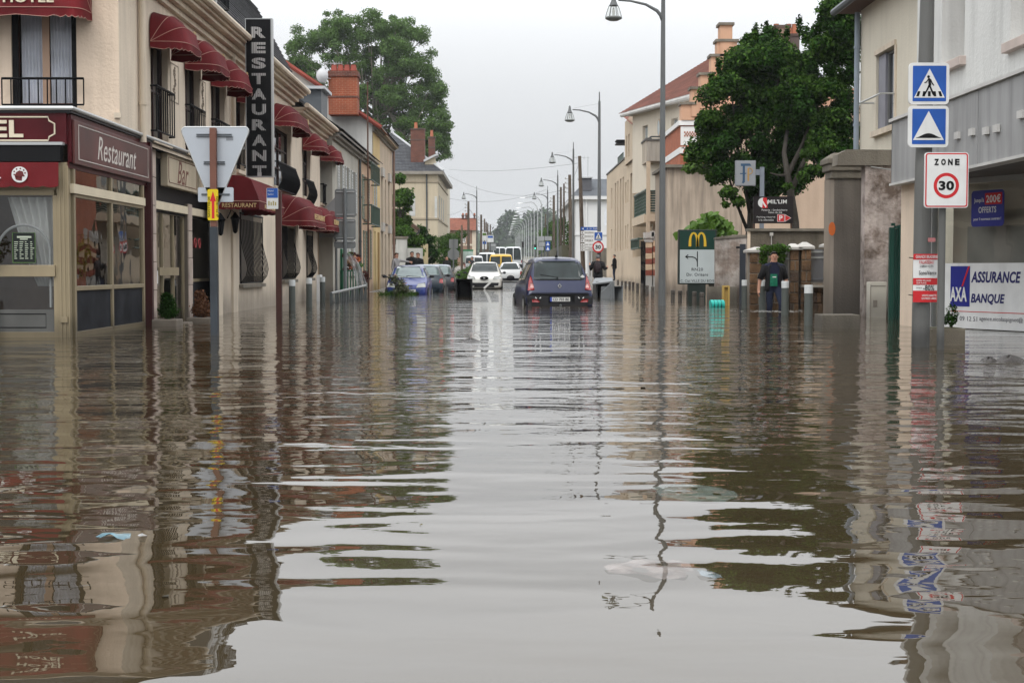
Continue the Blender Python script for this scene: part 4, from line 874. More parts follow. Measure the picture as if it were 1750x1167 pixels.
# narrow pale block after the villa
F9 = FY(153.2); o = thing('narrow_house', 'narrow pale rendered house end with a dark shop blade sign', 'house', (-5.6, 153.2, 0)); a9, c9 = F9.at(748,300)[0], F9.at(764,300)[0]
MB().fbox(F9, a9-3, c9, -.2, F9.at(0,304)[1], -8, 0).build('wall', M('pale_plaster', (.52,.47,.37), .9, .08, .5), o); MB().fbox(F9, F9.at(754,400)[0], F9.at(759,400)[0], F9.at(0,392)[1], F9.at(0,368)[1], .02, .25).build('sign', MATS['black'], o)
# red roofed house beyond
FA = FY(215.0); qa = lambda px, py: FA.at(px, py); t = thing('tiled_house', 'small brown brick house with an orange tiled roof far down the street', 'house', (-6, 215, 1))
z0_, z1_ = qa(0,450)[1], qa(0,393)[1]; ra_ = (qa(764,390)[0], qa(814,390)[0])
wall(FA, 'front_wall', t, ra_[0], ra_[1], z0_-.5, z1_, [(qa(787,400)[0], qa(795.5,400)[0], qa(0,415)[1], qa(0,398)[1])], M('brown_brick', (.27,.17,.12), .9, .2, 1), .2)
MB().fbox(FA, qa(807,400)[0], ra_[1]+.03, z0_-.5, z1_, -.1, .04).fbox(FA, ra_[0], ra_[1], qa(0,420)[1], qa(0,417)[1], -.1, .06).fbox(FA, qa(785,400)[0], qa(798,400)[0], qa(0,398)[1], qa(0,396)[1], 0, .1).build('quoin', MATS['cream_trim'], t)
window(FA, t, qa(787,400)[0], qa(795.5,400)[0], qa(0,415)[1], qa(0,398)[1], -.1, 2, 1, MATS['white'], fw=.12); body(FA, t, ra_[0], ra_[1], z0_-.5, z1_, 8, MATS['brown_brick'])
roofplane('roof_tiles', [FA.p(ra_[0]-.2,z1_-.05,.5), FA.p(ra_[1]+.2,z1_-.05,.5), FA.p(ra_[1]+.1,qa(0,371)[1],-4), FA.p(ra_[0]-.2,qa(0,371)[1],-4)], 16, M('orange_tile', (.22,.08,.05), .85, .25, 2), t)
for pa, pb in ((788,792),(794,798),(808.5,811.5)): chim(FA, t, pa, pb, 367.5, 372, .6, -3.4, M('chimney_dark', (.13,.08,.07), .9), ((.5,.25),))
# ---- great plane tree behind the roofs
pt = thing('plane_tree', 'great pale green plane tree towering behind the terrace roofs', 'tree', (-14.5, 172, 0)); cl = []
for i, (px, py, rx, rz_, n_) in enumerate(((560,90,72,66,26),(625,75,80,58,34),(685,100,62,66,28),(655,160,92,70,34),(725,190,42,48,20),(740,250,30,44,16),(560,150,80,50,22),(700,250,66,60,24),(505,110,30,45,12),(745,150,16,24,5),(760,215,12,18,4),(580,50,40,30,9),(690,55,36,26,8),(600,220,90,60,20))):
    p = onY(px, py, 172); s_ = FL/172; cl += crown_clumps(p, (rx/s_, 4.5, rz_/s_), int(n_*2.2), .74, 100+i, inner=.15)
leafmesh('crown', cl, 125000, .25, MATS['leaf_plane'], pt, 21, shell=.3); limbs((-14.5,172,0),onY(640,120,172),cl,.4,M('plane_bark', (.16,.15,.11), .9, .2, 1),pt,k=110,bend=.5)
# ================================================================ RIGHT SIDE
# ---- insurance office: upper floor, metal fascia, angled glass front
XA = 6.55; FA1 = FR_(XA); YA = 25.75
off = thing('insurance_office', 'white rendered office with grey metal fascia and a slanting glass shop front', 'office', (8, 22, -.4))
FU = FR_(6.92); fu = lambda px, py=100: FU.at(px, py)
w1 = (fu(1609)[0], fu(1648)[0], 4.13, 6.6); w2 = (fu(1726)[0], fu(1800)[0], 4.02, 6.6)
wall(FU, 'upper_wall', off, -25.6, -14.5, 3.3, 7.2, [w1, w2], MATS['white_wall'], .45)
MB().quad(FU.p(-25.6,3.3), FU.p(-25.6,7.2), FU.p(-25.6,7.2,-5), FU.p(-25.6,3.3,-5)).build('end_wall', MATS['white_wall'], off)
MB().fbox(FU,-25.7,-14.4,7.2,7.5,-5,.15).build('roof_slab', MATS['concrete'], off)
for i, (a, b, c, d) in enumerate((w1, w2)):
    window(FU, off, a, b, c, d, -.40, 2, 1, M('blind_grey', (.30,.27,.26), .6), M('blind', (.34,.31,.30), .7, .1))
    MB().fbox(FU, a-.08, b+.08, c-.14, c-.003, -.1, .1).build('sill', M('pink_sill', (.5,.42,.38), .8), off, bev=.01)
# fascia of separate folded sheets
fz1, fz0 = FA1.at(1523,205)[1], FA1.at(1541,310)[1]
panels = [-YA, FA1.u(1560), FA1.u(1668), FA1.u(1725), FA1.u(1790), FA1.u(1900)]
fm = M('fascia_metal', (.33,.33,.33), .5, .12, .9, metal=.15, streak=.3)
for i, (a, b) in enumerate(zip(panels, panels[1:])):
    MB().fbox(FA1, a+.006, b-.006, fz0, fz1-.05, -.05, .0+.004*(i%2)).build('fascia_panel', fm, off, bev=.004)
MB().fbox(FA1, panels[0]-.02, panels[-1], fz1-.05, fz1, -.2, .05).fbox(FA1, panels[0]-.02, panels[-1], fz0-.04, fz0, -.2, .03).build('fascia_trim', M('trim_pale', (.5,.49,.47), .5), off)
MB().fbox(FY(YA), XA, 6.95, fz0, fz1-.03, 0, .03).fbox(FA1, panels[0]+.05, panels[-1], fz0+.02, fz1-.06, -.2, -.051).build('fascia_return', fm, off)
MB().fbox(FA1, panels[0]+.05, panels[-1], fz0-.02, fz0+.05, -2.6, -.21).build('soffit', M('soffit', (.12,.11,.10), .8), off)
for px, py in ((1639,232),(1664,226),(1688,224),(1706,220),(1748,196)):
    u, z = FA1.at(px, py); MB().fbox(FA1, u-.09, u+.09, z-.05, z+.05, .005, .05).build('lamp_clip', M('clip_white', (.5,.49,.47), .6), off)
# cream end column
MB().box(6.72, 6.95, 24.9, YA-.02, -.4, fz0-.04).build('end_column', MATS['peach_wall'], off)
# slanting front
G0, G1 = Vector((6.95, 24.75, 0)), Vector((8.15, 21.98, 0)); FG2 = Fr(G0, (G1-G0)); 
if FG2.N.y > 0 and FG2.N.x > 0: FG2 = Fr(G0, (G1-G0))
ga = lambda px, py, n=0: FG2.at(px, py, n)
gw_ = 3.9; zp1, zp0 = ga(1618,450)[1], ga(1618,559)[1]
b = MB(); b.fbox(FG2, -.08, 0, -.4, fz0, -.1, .05).fbox(FG2, .02, .08, -.4, fz0, -.08, .04).fbox(FG2, gw_-.05, gw_, -.4, fz0, -.08, .04).fbox(FG2, .08, gw_-.05, fz0-.1, fz0-.02, -.08, .04).build('glazing_frame', MATS['alu'], off)
MB().fbox(FG2, .08, gw_-.05, zp0-.1, fz0-.1, -.012, 0).build('shop_pane', Mglass('office_glass', .97, 1.6), off)
MB().fbox(FG2, -.1, gw_, -.4, zp0-.08, -.1, .04).build('plinth', M('plinth_red', (.22,.06,.05), .7, .15), off)
MB().fbox(FG2, 0.02, gw_, zp0-.08, zp0-.025, -.08, .06).build('bottom_rail', MATS['alu'], off)
rm = M('office_room', (.40,.355,.30), .9, .08, 1)
MB().fbox(FG2, -.05, gw_+1, -.4, 2.6, -.6, -.5).fbox(FG2,-.05,gw_+1,fz0+.06,2.75,-1.9,0).build('inner_wall', rm, off)
MB().fbox(FG2, ga(1635,400)[0]-.1, ga(1700,400)[0]+.35, .2, 1.62, -.48, -.3).build('filing_cabinet', M('cabinet', (.22,.205,.185), .7, .15), off)
# banner and window sticker
bn = MB().fbox(FG2, ga(1616,500)[0], gw_-.02, zp0, zp1, .03, .045).build('banner', MATS['sign_white'], None); tag(bn, 'long white banner with blue lettering and a square emblem under the office window', 'banner')
e0_, e1_ = ga(1629,455), ga(1661,524); FGs = FG2
flat('emblem_square', FGs, [(e0_[0],e1_[1]),(e1_[0],e1_[1]),(e1_[0],e0_[1]),(e0_[0],e0_[1])], .046, .05, M('deep_blue', (.02,.025,.20), .4, 0), bn)
ew, eh = e1_[0]-e0_[0], e0_[1]-e1_[1]
flat('emblem_slash', FGs, [(e0_[0]+ew*.58,e1_[1]+eh*.5),(e0_[0]+ew*.66,e1_[1]+eh*.5),(e0_[0]+ew*1.0,e0_[1]),(e0_[0]+ew*.92,e0_[1])], .051, .054, MATS['sign_red'], bn)
text('AXA', FGs, e0_[0]+ew*.44, e1_[1]+eh*.30, ew*.86, eh*.36, MATS['sign_white'], bn, n=.0545, bold=.03)
def tx(s, pa, pb, yt, yb_, mat, shear=0, bold=0):
    (a, z1), (c, z0) = ga(pa, (yt+yb_)/2-(yb_-yt)/2), ga(pb, (yt+yb_)/2+(yb_-yt)/2)
    text(s, FGs, (a+c)/2, (z0+z1)/2, c-a, z1-z0, mat, bn, n=.047, shear=shear, bold=bold)
nb = M('navy_letter', (.02,.02,.11), .5, 0)
tx('ASSURANCE', 1664, 1748.5, 464, 484, nb, .2, .03); tx('BANQUE', 1663.5, 1721, 501.5, 521.5, nb, .2, .03)
tx('01 69 09 12 51', 1622, 1674, 539, 549, M('letter_grey', (.12,.12,.13), .6, 0)); tx('agence.nicolaspignot@', 1678, 1752, 540, 553, MATS['letter_grey'])
(a, z), (c, _) = ga(1629,531), ga(1749,537); MB().fbox(FGs, a, gw_-.1, z-.008, z+.003, .046, .049).build('red_line', MATS['sign_red'], bn)
s0, s1 = ga(1661,327), ga(1716,386); st = MB().prism(FGs, rrect(s1[0]-s0[0], s0[1]-s1[1], .06, (s0[0]+s1[0])/2, (s0[1]+s1[1])/2), .003, .007).build('window_sticker', M('sticker_blue', (.03,.035,.22), .4, 0), None)
tag(st, 'rounded blue offer sticker on the office glass reading 200 euros offered', 'sticker'); sw, sh = s1[0]-s0[0], s0[1]-s1[1]
flat('red_patch', FGs, rrect(sw*.52, sh*.32, .01, s0[0]+sw*.68, s0[1]-sh*.24), .0075, .009, MATS['sign_red'], st)
for s, fx, fy, w_, h_ in (("200€",.68,.24,.44,.22),("Jusqu'à",.24,.28,.30,.15),("OFFERTS",.5,.54,.54,.17),("pour 3 nouveaux contrats !",.5,.80,.84,.10)): text(s, FGs, s0[0]+sw*fx, s0[1]-sh*fy, sw*w_, sh*h_, MATS['sign_white'], st, n=.0095, th=.001, bold=.02)

# ---- cream house behind the old wall
XC = 7.9; FC = FR_(XC); yc0, yc1 = FC.u(1467), FC.u(1562)
hc = thing('cream_house', 'plain cream house with one grey shuttered window and a zinc drainpipe', 'house', (XC+2, 31, -.2)); 
zE2 = FC.at(1467,22)[1]; wn = (FC.at(1497,150)[0], FC.at(1530,150)[0], FC.at(1495,226)[1], FC.at(1496,97)[1])
wall(FC, 'street_wall', hc, yc0, yc1+1, -.2, zE2, [wn], M('cream_wall', (.62,.57,.47), .9, .06, .8, bump=.4, bsc=20, streak=.08), .22); body(FC, hc, yc0, yc1+1, -.2, zE2, 8, MATS['cream_wall'])
window(FC, hc, wn[0]+(wn[1]-wn[0])*.40, wn[1]-.04, wn[2]+.02, wn[3]-.02, -.12, 1, 1, M('frame_grey', (.16,.16,.16), .5)); MB().fbox(FC, wn[0]+.02, wn[0]+(wn[1]-wn[0])*.38, wn[2]+.02, wn[3]-.02, -.1, -.05).build('shutter', M('shutter_blue_grey', (.22,.22,.25), .6), hc)
b = MB()
MB().fbox(FC, wn[0]-.05, wn[1]+.05, wn[3], wn[3]+.1, 0, .04).fbox(FC, wn[1], wn[1]+.1, wn[2], wn[3], 0, .03).fbox(FC, wn[0]-.1, wn[1]+.1, wn[2]-.12, wn[2]-.002, 0, .1).build('window_surround', MATS['cream_trim'], hc)
MB().tube([FC.p(wn[0]-.15, wn[2]+.62, .3), FC.p(wn[1]+.05, wn[2]+.62, .3), FC.p(wn[1]+.05, wn[2]+.62, 0)], .02, 6).tube([FC.p(wn[0]-.15, wn[2]+.62, .3), FC.p(wn[0]-.15, wn[2]+.62, 0)], .02, 6).build('window_bar', MATS['alu'], hc)
MB().fbox(FC, yc0-.45, yc1+1, zE2, zE2+.1, -.1, .45).build('eaves', M('eaves_brown', (.10,.06,.045), .7), hc); MB().tube([FC.p(yc0-.5,zE2+.04,.5), FC.p(yc1+1,zE2+.04,.5)], .08, 8).build('gutter', M('zinc_dark', (.10,.11,.12), .5), hc)
roofplane('roof_tiles', [FC.p(yc0-.4,zE2+.1,.5), FC.p(yc1+1,zE2+.1,.5), FC.p(yc1+1,zE2+2,-4), FC.p(yc0-.4,zE2+2,-4)], 14, MATS['red_tile'], hc)
pipe(FC, hc, yc0+.04, .1, zE2-.05, .09, .06, M('zinc_blue', (.24,.28,.33), .5)); MB().tube([FC.p(yc0+.12,2.9,.03),FC.p(yc0+.2,3.0,.03),FC.p(yc0+1.0,3.05,.03),FC.p(yc0+1.05,3.2,.03)], .01, 5).build('cable', MATS['black'], hc)
# ---- old peeling wall, gate pillar, meter box, green gate, concrete block
FW = FY(29.8); fw_ = lambda px, py: FW.at(px, py)
ow = thing('old_wall', 'old plaster wall with peeling patches and a concrete coping between pillar and office', 'wall', (7.4, 29.8, -.4))
MB().fbox(FW, fw_(1478,400)[0], fw_(1546,400)[0], -.4, fw_(0,282)[1], -.35, 0).build('wall_panel', M('peeling', (.14,.105,.085), .95, .3, 1.6, bump=1.2, bsc=18, col2=(.42,.36,.33), streak=.35, damp=1.3), ow)
MB().prism(FW, [fw_(1430,283), fw_(1432,264), fw_(1447,256), fw_(1546,257), fw_(1546,283)], -.45, .06).build('coping', MATS['concrete'], ow)
MB().tube([FW.p(*fw_(1487,286),.08), FW.p(*fw_(1521,291),.08)], .012, 5).build('rod', MATS['alu'], ow)
FP = FY(31.4); fp = lambda px, py: FP.at(px, py); (pa, zpt), (pc, _) = fp(1418,268), fp(1478,268)
# pillar stands at the street edge; built square and deep
gp = thing('gate_pillar', 'tall grey cement gate pillar with a moulded cap and an orange paint mark', 'pillar', FP.p(pa, -.4, 0))
pm = M('pillar_cement', (.135,.118,.102), .9, .15, 1.5, bump=.6, bsc=25, streak=.3, damp=1.1)
MB().fbox(FY(31.4), pa+.1, pc, -.4, fp(0,300)[1], -.55, .0).build('shaft', pm, gp, bev=.01); MB().hexa([FP.p(pa,-.4,-.5),FP.p(pa+.1,-.4,-.001),FP.p(pa+.1,-.4,-.52),FP.p(pa+.02,-.4,-.52),FP.p(pa,2.8,-.5),FP.p(pa+.1,2.8,-.001),FP.p(pa+.1,2.8,-.52),FP.p(pa+.02,2.8,-.52)]).build('pilaster', M('pillar_lit_side', (.25,.21,.17), .9, .12, 1.5, streak=.2, damp=1.1), gp)  # second piece is the pillar's left face, its lit side painted paler
za, zb_, zc_, zd = fp(0,305)[1], fp(0,292)[1], fp(0,280)[1], fp(0,266)[1]
MB().fbox(FP, pa+.03, pc+.05, za, zb_, -.6, .05).build('necking', MATS['concrete'], gp, bev=.02); MB().fbox(FP, pa-.02, pc+.09, zb_, zc_, -.65, .1).fbox(FP, pa-.06, pc+.12, zc_, zd-.05, -.68, .14).build('cap', MATS['concrete'], gp, bev=.02)
MB().hexa([FP.p(pa-.05,zd-.05,.12),FP.p(pc+.1,zd-.05,.12),FP.p(pc+.1,zd-.05,-.66),FP.p(pa-.05,zd-.05,-.66),FP.p(pa+.12,zd+.07,-.1),FP.p(pc-.12,zd+.07,-.1),FP.p(pc-.12,zd+.07,-.45),FP.p(pa+.12,zd+.07,-.45)]).build('cap_top', MATS['concrete'], gp)
flat('paint_mark', FP, [(x*.07+pa+.06, y*.14+fp(0,391)[1]) for x, y in circ(1)], .003, .006, M('orange_paint', (.55,.13,.03), .6), gp)
FM = FY(29.3); (a, z1), (c, z0) = FM.at(1486,482), FM.at(1515,545)
mb = MB().fbox(FM, a, c, -.4, z1, -.25, 0).build('meter_cabinet', M('cabinet_cream', (.48,.45,.39), .6, .06, 2, damp=.5), None, bev=.012); tag(mb, 'cream electricity meter cabinet standing between the cement pillar and green gate', 'meter cabinet')
(b0, bz1), (b1, bz0) = FM.at(1492,513), FM.at(1499,524); MB().fbox(FM, b0, b1, bz0, bz1, .001, .01).build('vent', M('vent_grey', (.16,.14,.12), .6), mb); MB().fbox(FM, a+.02, a+.03, -.3, z1-.05, .001, .008).fbox(FM, a+.03, c-.02, z1-.08, z1-.07, .001, .008).build('door_edge', MATS['vent_grey'], mb)
FT = FY(28.6); (a, z1), (c, z0) = FT.at(1521,386), FT.at(1541,550); gt = thing('green_gate', 'dark green metal gate leaf edge beside the cream office column', 'gate', FT.p(a,-.4,0)); gm_ = M('gate_green', (.008,.045,.032), .4, .15, 2)
MB().fbox(FT, a, a+.09, -.4, z1-.03, -.1, .0).fbox(FT, c-.07, c, -.4, z1+.02, -.14, .03).build('gate_post', gm_, gt, bev=.006)
for k in range(3): MB().fbox(FT, a+.1+k*.035, a+.128+k*.035, -.38, z1-.06, -.07, -.03).build('bar', gm_, gt)
MB().fbox(FT, a+.09, c-.07, z1-.055, z1, -.08, -.02).fbox(FT, a+.03, a+.1, z1, z1+.05, -.05, 0).build('gate_rail', gm_, gt)
cbp, cbq = onY(1405,538,23.9), onY(1470,562,23.9)
o = MB().box(cbp.x, cbq.x, 23.9, 24.5, -.35, cbp.z).build('concrete_block', MATS['concrete'], None, bev=.012); tag(o, 'low concrete kerb block in the water in front of the cement pillar', 'concrete block')

# ---- stone pillars, fence panels, wall behind, ivy
YSn = 36.6; FS2 = FY(YSn); f2 = lambda px, py: FS2.at(px, py)
M('stone_ochre', (.15,.088,.048), .95, .45, 4, bump=1.4, bsc=30, island=.3, damp=.8); M('stone_dark', (.075,.05,.035), .95, .45, 4, bump=1.4, bsc=30, damp=.8); M('mortar', (.22,.19,.155), .95, .15, 3, damp=.8); M('cap_white', (.44,.42,.39), .8, .08, 3, streak=.08)
def stonepillar(label, pa, pb, ytop, cap_top, capw, rows, seed):
    a, c = f2(pa,450)[0], f2(pb,450)[0]; zt = f2(pa,ytop)[1]
    t = thing('stone_pillar', label, 'pillar', FS2.p(a,-.4,0)); rgs = random.Random(seed)
    MB().fbox(FS2, a+.02, c-.02, -.4, zt, -.48, -.02).build('core', MATS['mortar'], t)
    rh = (zt+.4)/rows; sh_ = None
    for r_ in range(rows):
        z0 = -.4+r_*rh; k = 1+(r_+seed)%2+(1 if (c-a) > .45 else 0); cuts = sorted([0]+[ (i+rgs.uniform(-.15,.15))/k for i in range(1,k)]+[1])
        for i in range(k):
            x0, x1 = a+(c-a)*cuts[i], a+(c-a)*cuts[i+1]
            pr = rgs.uniform(0,.025); o = MB().fbox(FS2, x0+.012, x1-.012, z0+.012, z0+rh-.012, -.1, pr).build('stone', MATS['stone_ochre'] if rgs.random()<.7 else MATS['stone_dark'], t, bev=.012)
    a -= .07; c += .07; zt += .002; z2 = f2(pa, cap_top)[1]; m_ = (a+c)/2; e = .06
    MB().fbox(FS2, a, c, zt, zt+e, -.56, .06).build('cap_slab', MATS['cap_white'], t, bev=.008); MB().hexa([FS2.p(a,zt+e,.06),FS2.p(c,zt+e,.06),FS2.p(c,zt+e,-.56),FS2.p(a,zt+e,-.56),FS2.p(m_-.05,z2,-.22),FS2.p(m_+.05,z2,-.22),FS2.p(m_+.05,z2,-.28),FS2.p(m_-.05,z2,-.28)]).build('cap_top', MATS['cap_white'], t)
    return t
stonepillar('ochre stone pillar with white pyramid cap, left of the wading man', 1281, 1310, 432, 422, 0, 7, 1)
stonepillar('slimmer ochre stone pillar with white cap, between the two grey fence panels', 1350, 1366, 427, 416, 0, 7, 2)
stonepillar('broad ochre stone pillar with the highest white pyramid cap', 1369, 1387, 426, 413.5, 0, 7, 3)
stonepillar('ochre stone pillar with white cap, half hidden by the tall cement pillar', 1412, 1430, 423, 414, 0, 7, 4)
MB().tube([FS2.p(f2(1368,430)[0],-.2,.05), FS2.p(f2(1368,430)[0],f2(0,428)[1],.05)], .018, 6)
def fencepanel(label, pa, pb, ya, yb_, sd):
    (a, z1), (c, z0) = f2(pa,ya), f2(pb,yb_); t = thing('fence_panel', label, 'fence', FS2.p(a,z0,-.2)); m_ = M('fence_grey', (.13,.135,.15), .5, .12, 2)
    k = int((c-a)/.03)
    for i in range(k): MB().fbox(FS2, a+.03*i, a+.03*i+.022, z0, z1, -.25, -.235).build('slat', m_, t)
    for z in (z0+.05, z1-.08, z1-.22): MB().fbox(FS2, a-.03, c+.03, z, z+.04, -.232, -.21).build('fence_rail', MATS['alu'] if z > z0+.1 else m_, t)
fencepanel('narrow grey slatted fence panel right of the wading man', 1331, 1350, 428, 480, 1); fencepanel('grey slatted fence panel between the broad stone pillar and the cement pillar', 1388, 1412, 426, 482, 2)
(a, z1), (c, z0) = f2(1366,487), f2(1412,500); MB()
lw_ = thing('low_stone_wall', 'low ochre stone wall under the fence with a mossy slab', 'wall', FS2.p(a,-.4,0))
MB().fbox(FS2, f2(1310,500)[0], f2(1350,500)[0], -.4, f2(0,483)[1], -.4, -.12).fbox(FS2, f2(1387,500)[0], f2(1412,500)[0], -.4, f2(0,484)[1], -.4, -.1).build('core', MATS['mortar'], lw_); rgs = random.Random(9)
for (p0_, p1_, nn, off_) in ((1310,1350,5,-.12),(1372,1412,5,.12)):
    for r_ in range(4):
        zz = -.38+r_*.26; zt_ = zz+.245
        for i in range(nn):
            x0 = f2(p0_,500)[0]+(f2(p1_,500)[0]-f2(p0_,500)[0])*(i+(.3 if r_%2 else 0))/nn*.93; x1 = x0+(f2(p1_,500)[0]-f2(p0_,500)[0])/nn*.9
            MB().fbox(FS2, x0, x1, zz, zt_-(.0 if r_<3 else .06), off_-.1, off_+rgs.uniform(0,.03)).build('stone', MATS['stone_ochre'] if rgs.random()<.5 else MATS['stone_dark'], lw_, bev=.012)
MB().fbox(FS2, f2(1369,490)[0], c, z0+.12, z1+.0, -.3, .28).build('slab', M('mossy_slab', (.24,.22,.19), .9, .3, 4), lw_, bev=.01)
o = MB().fbox(FS2, f2(1410,500)[0], f2(1416,500)[0], f2(0,520)[1], f2(0,481)[1], .0, .14).build('white_post_box', MATS['white'], None); tag(o, 'small white box fixed beside the tall cement pillar', 'box')
YBk = 40.0; FBk = FY(YBk); f3 = lambda px, py: FBk.at(px, py)
bk = thing('back_wall', 'long stained concrete wall with a flat coping carrying the pizzeria board', 'wall', (7.5, YBk, -.4))
MB().fbox(FBk, f3(1279,400)[0], 9.5, -.4, f3(0,395)[1], -.3, 0).build('wall_panel', M('wall_stained', (.13,.11,.085), .95, .3, 1.8, bump=.6, bsc=20, streak=.45, damp=1), bk); MB().fbox(FBk, f3(1277,400)[0], 9.6, f3(0,395)[1], f3(0,390.5)[1], -.38, .08).build('coping', MATS['concrete'], bk)
MB().fbox(FBk, f3(1277,400)[0], f3(1282,400)[0], -.4, f3(0,395)[1], 0, .04).build('edge', MATS['peach_wall'], bk)
u_, z_ = f3(1318,400); MB().fbox(FBk, u_-.045, u_+.045, z_-.05, z_+.04, 0, .06).tube([FBk.p(u_,z_-.04,.03), FBk.p(u_,.8,.03)], .012, 5).build('alarm_box', MATS['cap_white'], bk)
iv = thing('ivy_plant', 'green ivy tumbling over the white capped fence behind the wading man', 'ivy', (f2(1320,430)[0], YSn, .8)); xi = f2(1318,430)[0]
leafmesh('foliage', [((xi-.05,YSn-.05,f2(0,428)[1]),(.28,.2,.12)),((xi+.17,YSn-.05,f2(0,425)[1]),(.28,.18,.09)),((xi+.2,YSn,f2(0,437)[1]),(.15,.15,.3)),((xi-.18,YSn-.02,f2(0,438)[1]),(.10,.1,.3))], 1500, .075, MATS['leaf_mid'], iv, 6); MB().tube([(xi-.1,YSn-.02,-.3),(xi-.05,YSn,.6),(xi,YSn,1.1)], .02, 5).build('stem', MATS['bark'], iv)
# garden wall and dark gate next to the restaurant sign
Yw = 42.0; F4w = FY(Yw); f4 = lambda px, py: F4w.at(px, py)
gwl = thing('garden_wall', 'pale scabby garden wall between the directions board and the dark gate', 'wall', (6.2, Yw, -.4))
MB().prism(F4w, [f4(1223,407), f4(1279,402), f4(1279,540), f4(1223,540)], -.25, 0).build('wall_panel', M('scabby', (.27,.215,.18), .95, .25, 2.5, bump=1, bsc=15, col2=(.44,.39,.35), streak=.4, damp=.9), gwl)
MB().prism(F4w, [f4(1222,409), f4(1222,406), f4(1254,401.5), f4(1279,401.5), f4(1279,404.5)], -.3, .04).build('coping', MATS['concrete'], gwl); MB().fbox(F4w, f4(1208,500)[0], f4(1258,500)[0], -.4, f4(0,490)[1], .02, .2).build('low_step', MATS['concrete'], gwl)
o = MB().fbox(FY(41.6), FY(41.6).at(1264,500)[0], FY(41.6).at(1274,500)[0], -.4, FY(41.6).at(0,417)[1], -.06, 0).build('dark_gate', M('gate_dark', (.035,.04,.05), .5), None); tag(o, 'narrow dark grey gate leaf at the end of the scabby wall', 'gate')
MB().tube([F4w.p(*f4(1257,423),.1),F4w.p(*f4(1266,423),.1)], .03, 5).build('hinge', MATS['black'], o)
FYp = FY(39.5); a, z1 = FYp.at(1235,488); c, z0 = FYp.at(1247,518); o = MB().fbox(FYp, a, a+.045, -.3, z1, -.15, 0).fbox(FYp, c-.045, c, -.3, z1, -.15, 0).fbox(FYp, a+.045, c-.045, z1-.04, z1, -.15, 0).fbox(FYp, a+.045, c-.045, -.3, z1-.04, -.12, -.08).build('yellow_post', M('ochre_paint', (.42,.28,.08), .6, .12), None); tag(o, 'short ochre gas marker post behind the floating turquoise drum', 'post')

# ---- peach building behind the trees
Yp = 62.0; FPb = FY(Yp); f5 = lambda px, py: FPb.at(px, py)
pb_ = thing('peach_building', 'windowless peach rendered building with dark soot stains behind the trees', 'building', (10, Yp, -.2)); pmat = M('peach_render', (.47,.35,.26), .9, .1, .35, bump=.3, bsc=10, streak=.12, damp=.8)
x0, zt = f5(1141,287); x1 = f5(1268,300)[0]
MB().fbox(FPb, x0, x1, -.3, zt, -5, 0).build('low_wing', M('peach_sooty', (.37,.30,.235), .9, .28, .45, streak=.5, damp=.8), pb_); MB().fbox(FPb, x0-.15, x1, zt, zt+.12, -5.1, .2).build('coping', MATS['concrete'], pb_)
xm = f5(1262,300)[0]; MB().fbox(FPb, x1+.02, 16.2, -.3, f5(0,180)[1], -7, -.02).build('tall_wing', pmat, pb_)
# soot stains: irregular dark deposits with their own outline
def stain(F, cx, cz, w_, h_, seed, mat):
    rgq = random.Random(seed); P = [(cx+w_*math.cos(a/18*math.pi)*rgq.uniform(.6,1), cz+h_*math.sin(a/18*math.pi)*rgq.uniform(.6,1)) for a in range(36)]
    return P
# ---- beige apartment building
XP = 7.5; FPf = FR_(XP); f6 = lambda px, py=440: FPf.at(px, py)
ap = thing('apartment_building', 'beige apartment building with tall slit windows, corner balcony and red tiled roof', 'apartments', (9, 95, 0)); am = M('beige_render', (.52,.42,.31), .9, .07, .35, streak=.10, damp=.6); am2 = M('pale_render', (.57,.51,.42), .9, .06, .35, streak=.06)
zpar = f6(1066,274.6)[1]; Yn, Yf = 79.6, 110.5
def sl(pa, pb, py1, py0): 
    a, b_ = f6(pa)[0], f6(pb)[0]; m_ = (pa+pb)/2; return (a, b_, f6(m_,py0)[1], f6(m_,py1)[1])
slits = [sl(1044.5,1046,322,358),sl(1050.5,1052.5,313,430),sl(1054.5,1056.5,310,429),sl(1059,1061.5,306,429),sl(1063.5,1065.5,303,428),sl(1068,1070,312,348),sl(1071.8,1073.6,308,346),sl(1044.5,1046,392,426),sl(1068,1070,386,425),sl(1071.8,1073.6,384,425),sl(1076.5,1080,297,424)]
wall(FPf, 'street_wall', ap, -Yf, -f6(1081)[0]*-1 if False else f6(1081)[0], -.3, zpar, slits, am, .3)
for s in slits: window(FPf, ap, s[0], s[1], s[2], s[3], -.22, 1, 2, M('frame_brown', (.10,.07,.055), .6), MATS['pale_glass'] if s[3]-s[2] < 3 else MATS['dark_glass'], fw=.04)
MB().quad(FPf.p(-Yf,-.3),FPf.p(-Yf,zpar),FPf.p(-Yf,zpar,-9),FPf.p(-Yf,-.3,-9)).fbox(FPf, -Yf, f6(1105)[0], zpar-.02, zpar+.03, -9, -.001).build('roof_slab', M('capping', (.10,.095,.09), .7), ap)
MB().fbox(FPf, -Yf, f6(1081)[0], zpar+.03, zpar+.12, -.2, .06).build('capping_strip', MATS['capping'], ap)
MB().tube([FPf.p(f6(1046)[0],zpar+.9,-.4), FPf.p(f6(1054)[0],zpar+.9,-.4)], .05, 5).build('roof_rail', MATS['iron_green'], ap); 
for pz in (1046,1048,1050,1052,1054): MB().tube([FPf.p(f6(pz)[0],zpar,-.4), FPf.p(f6(pz)[0],zpar+.9,-.4)], .04, 5).build('roof_rail', MATS['iron_green'], ap)
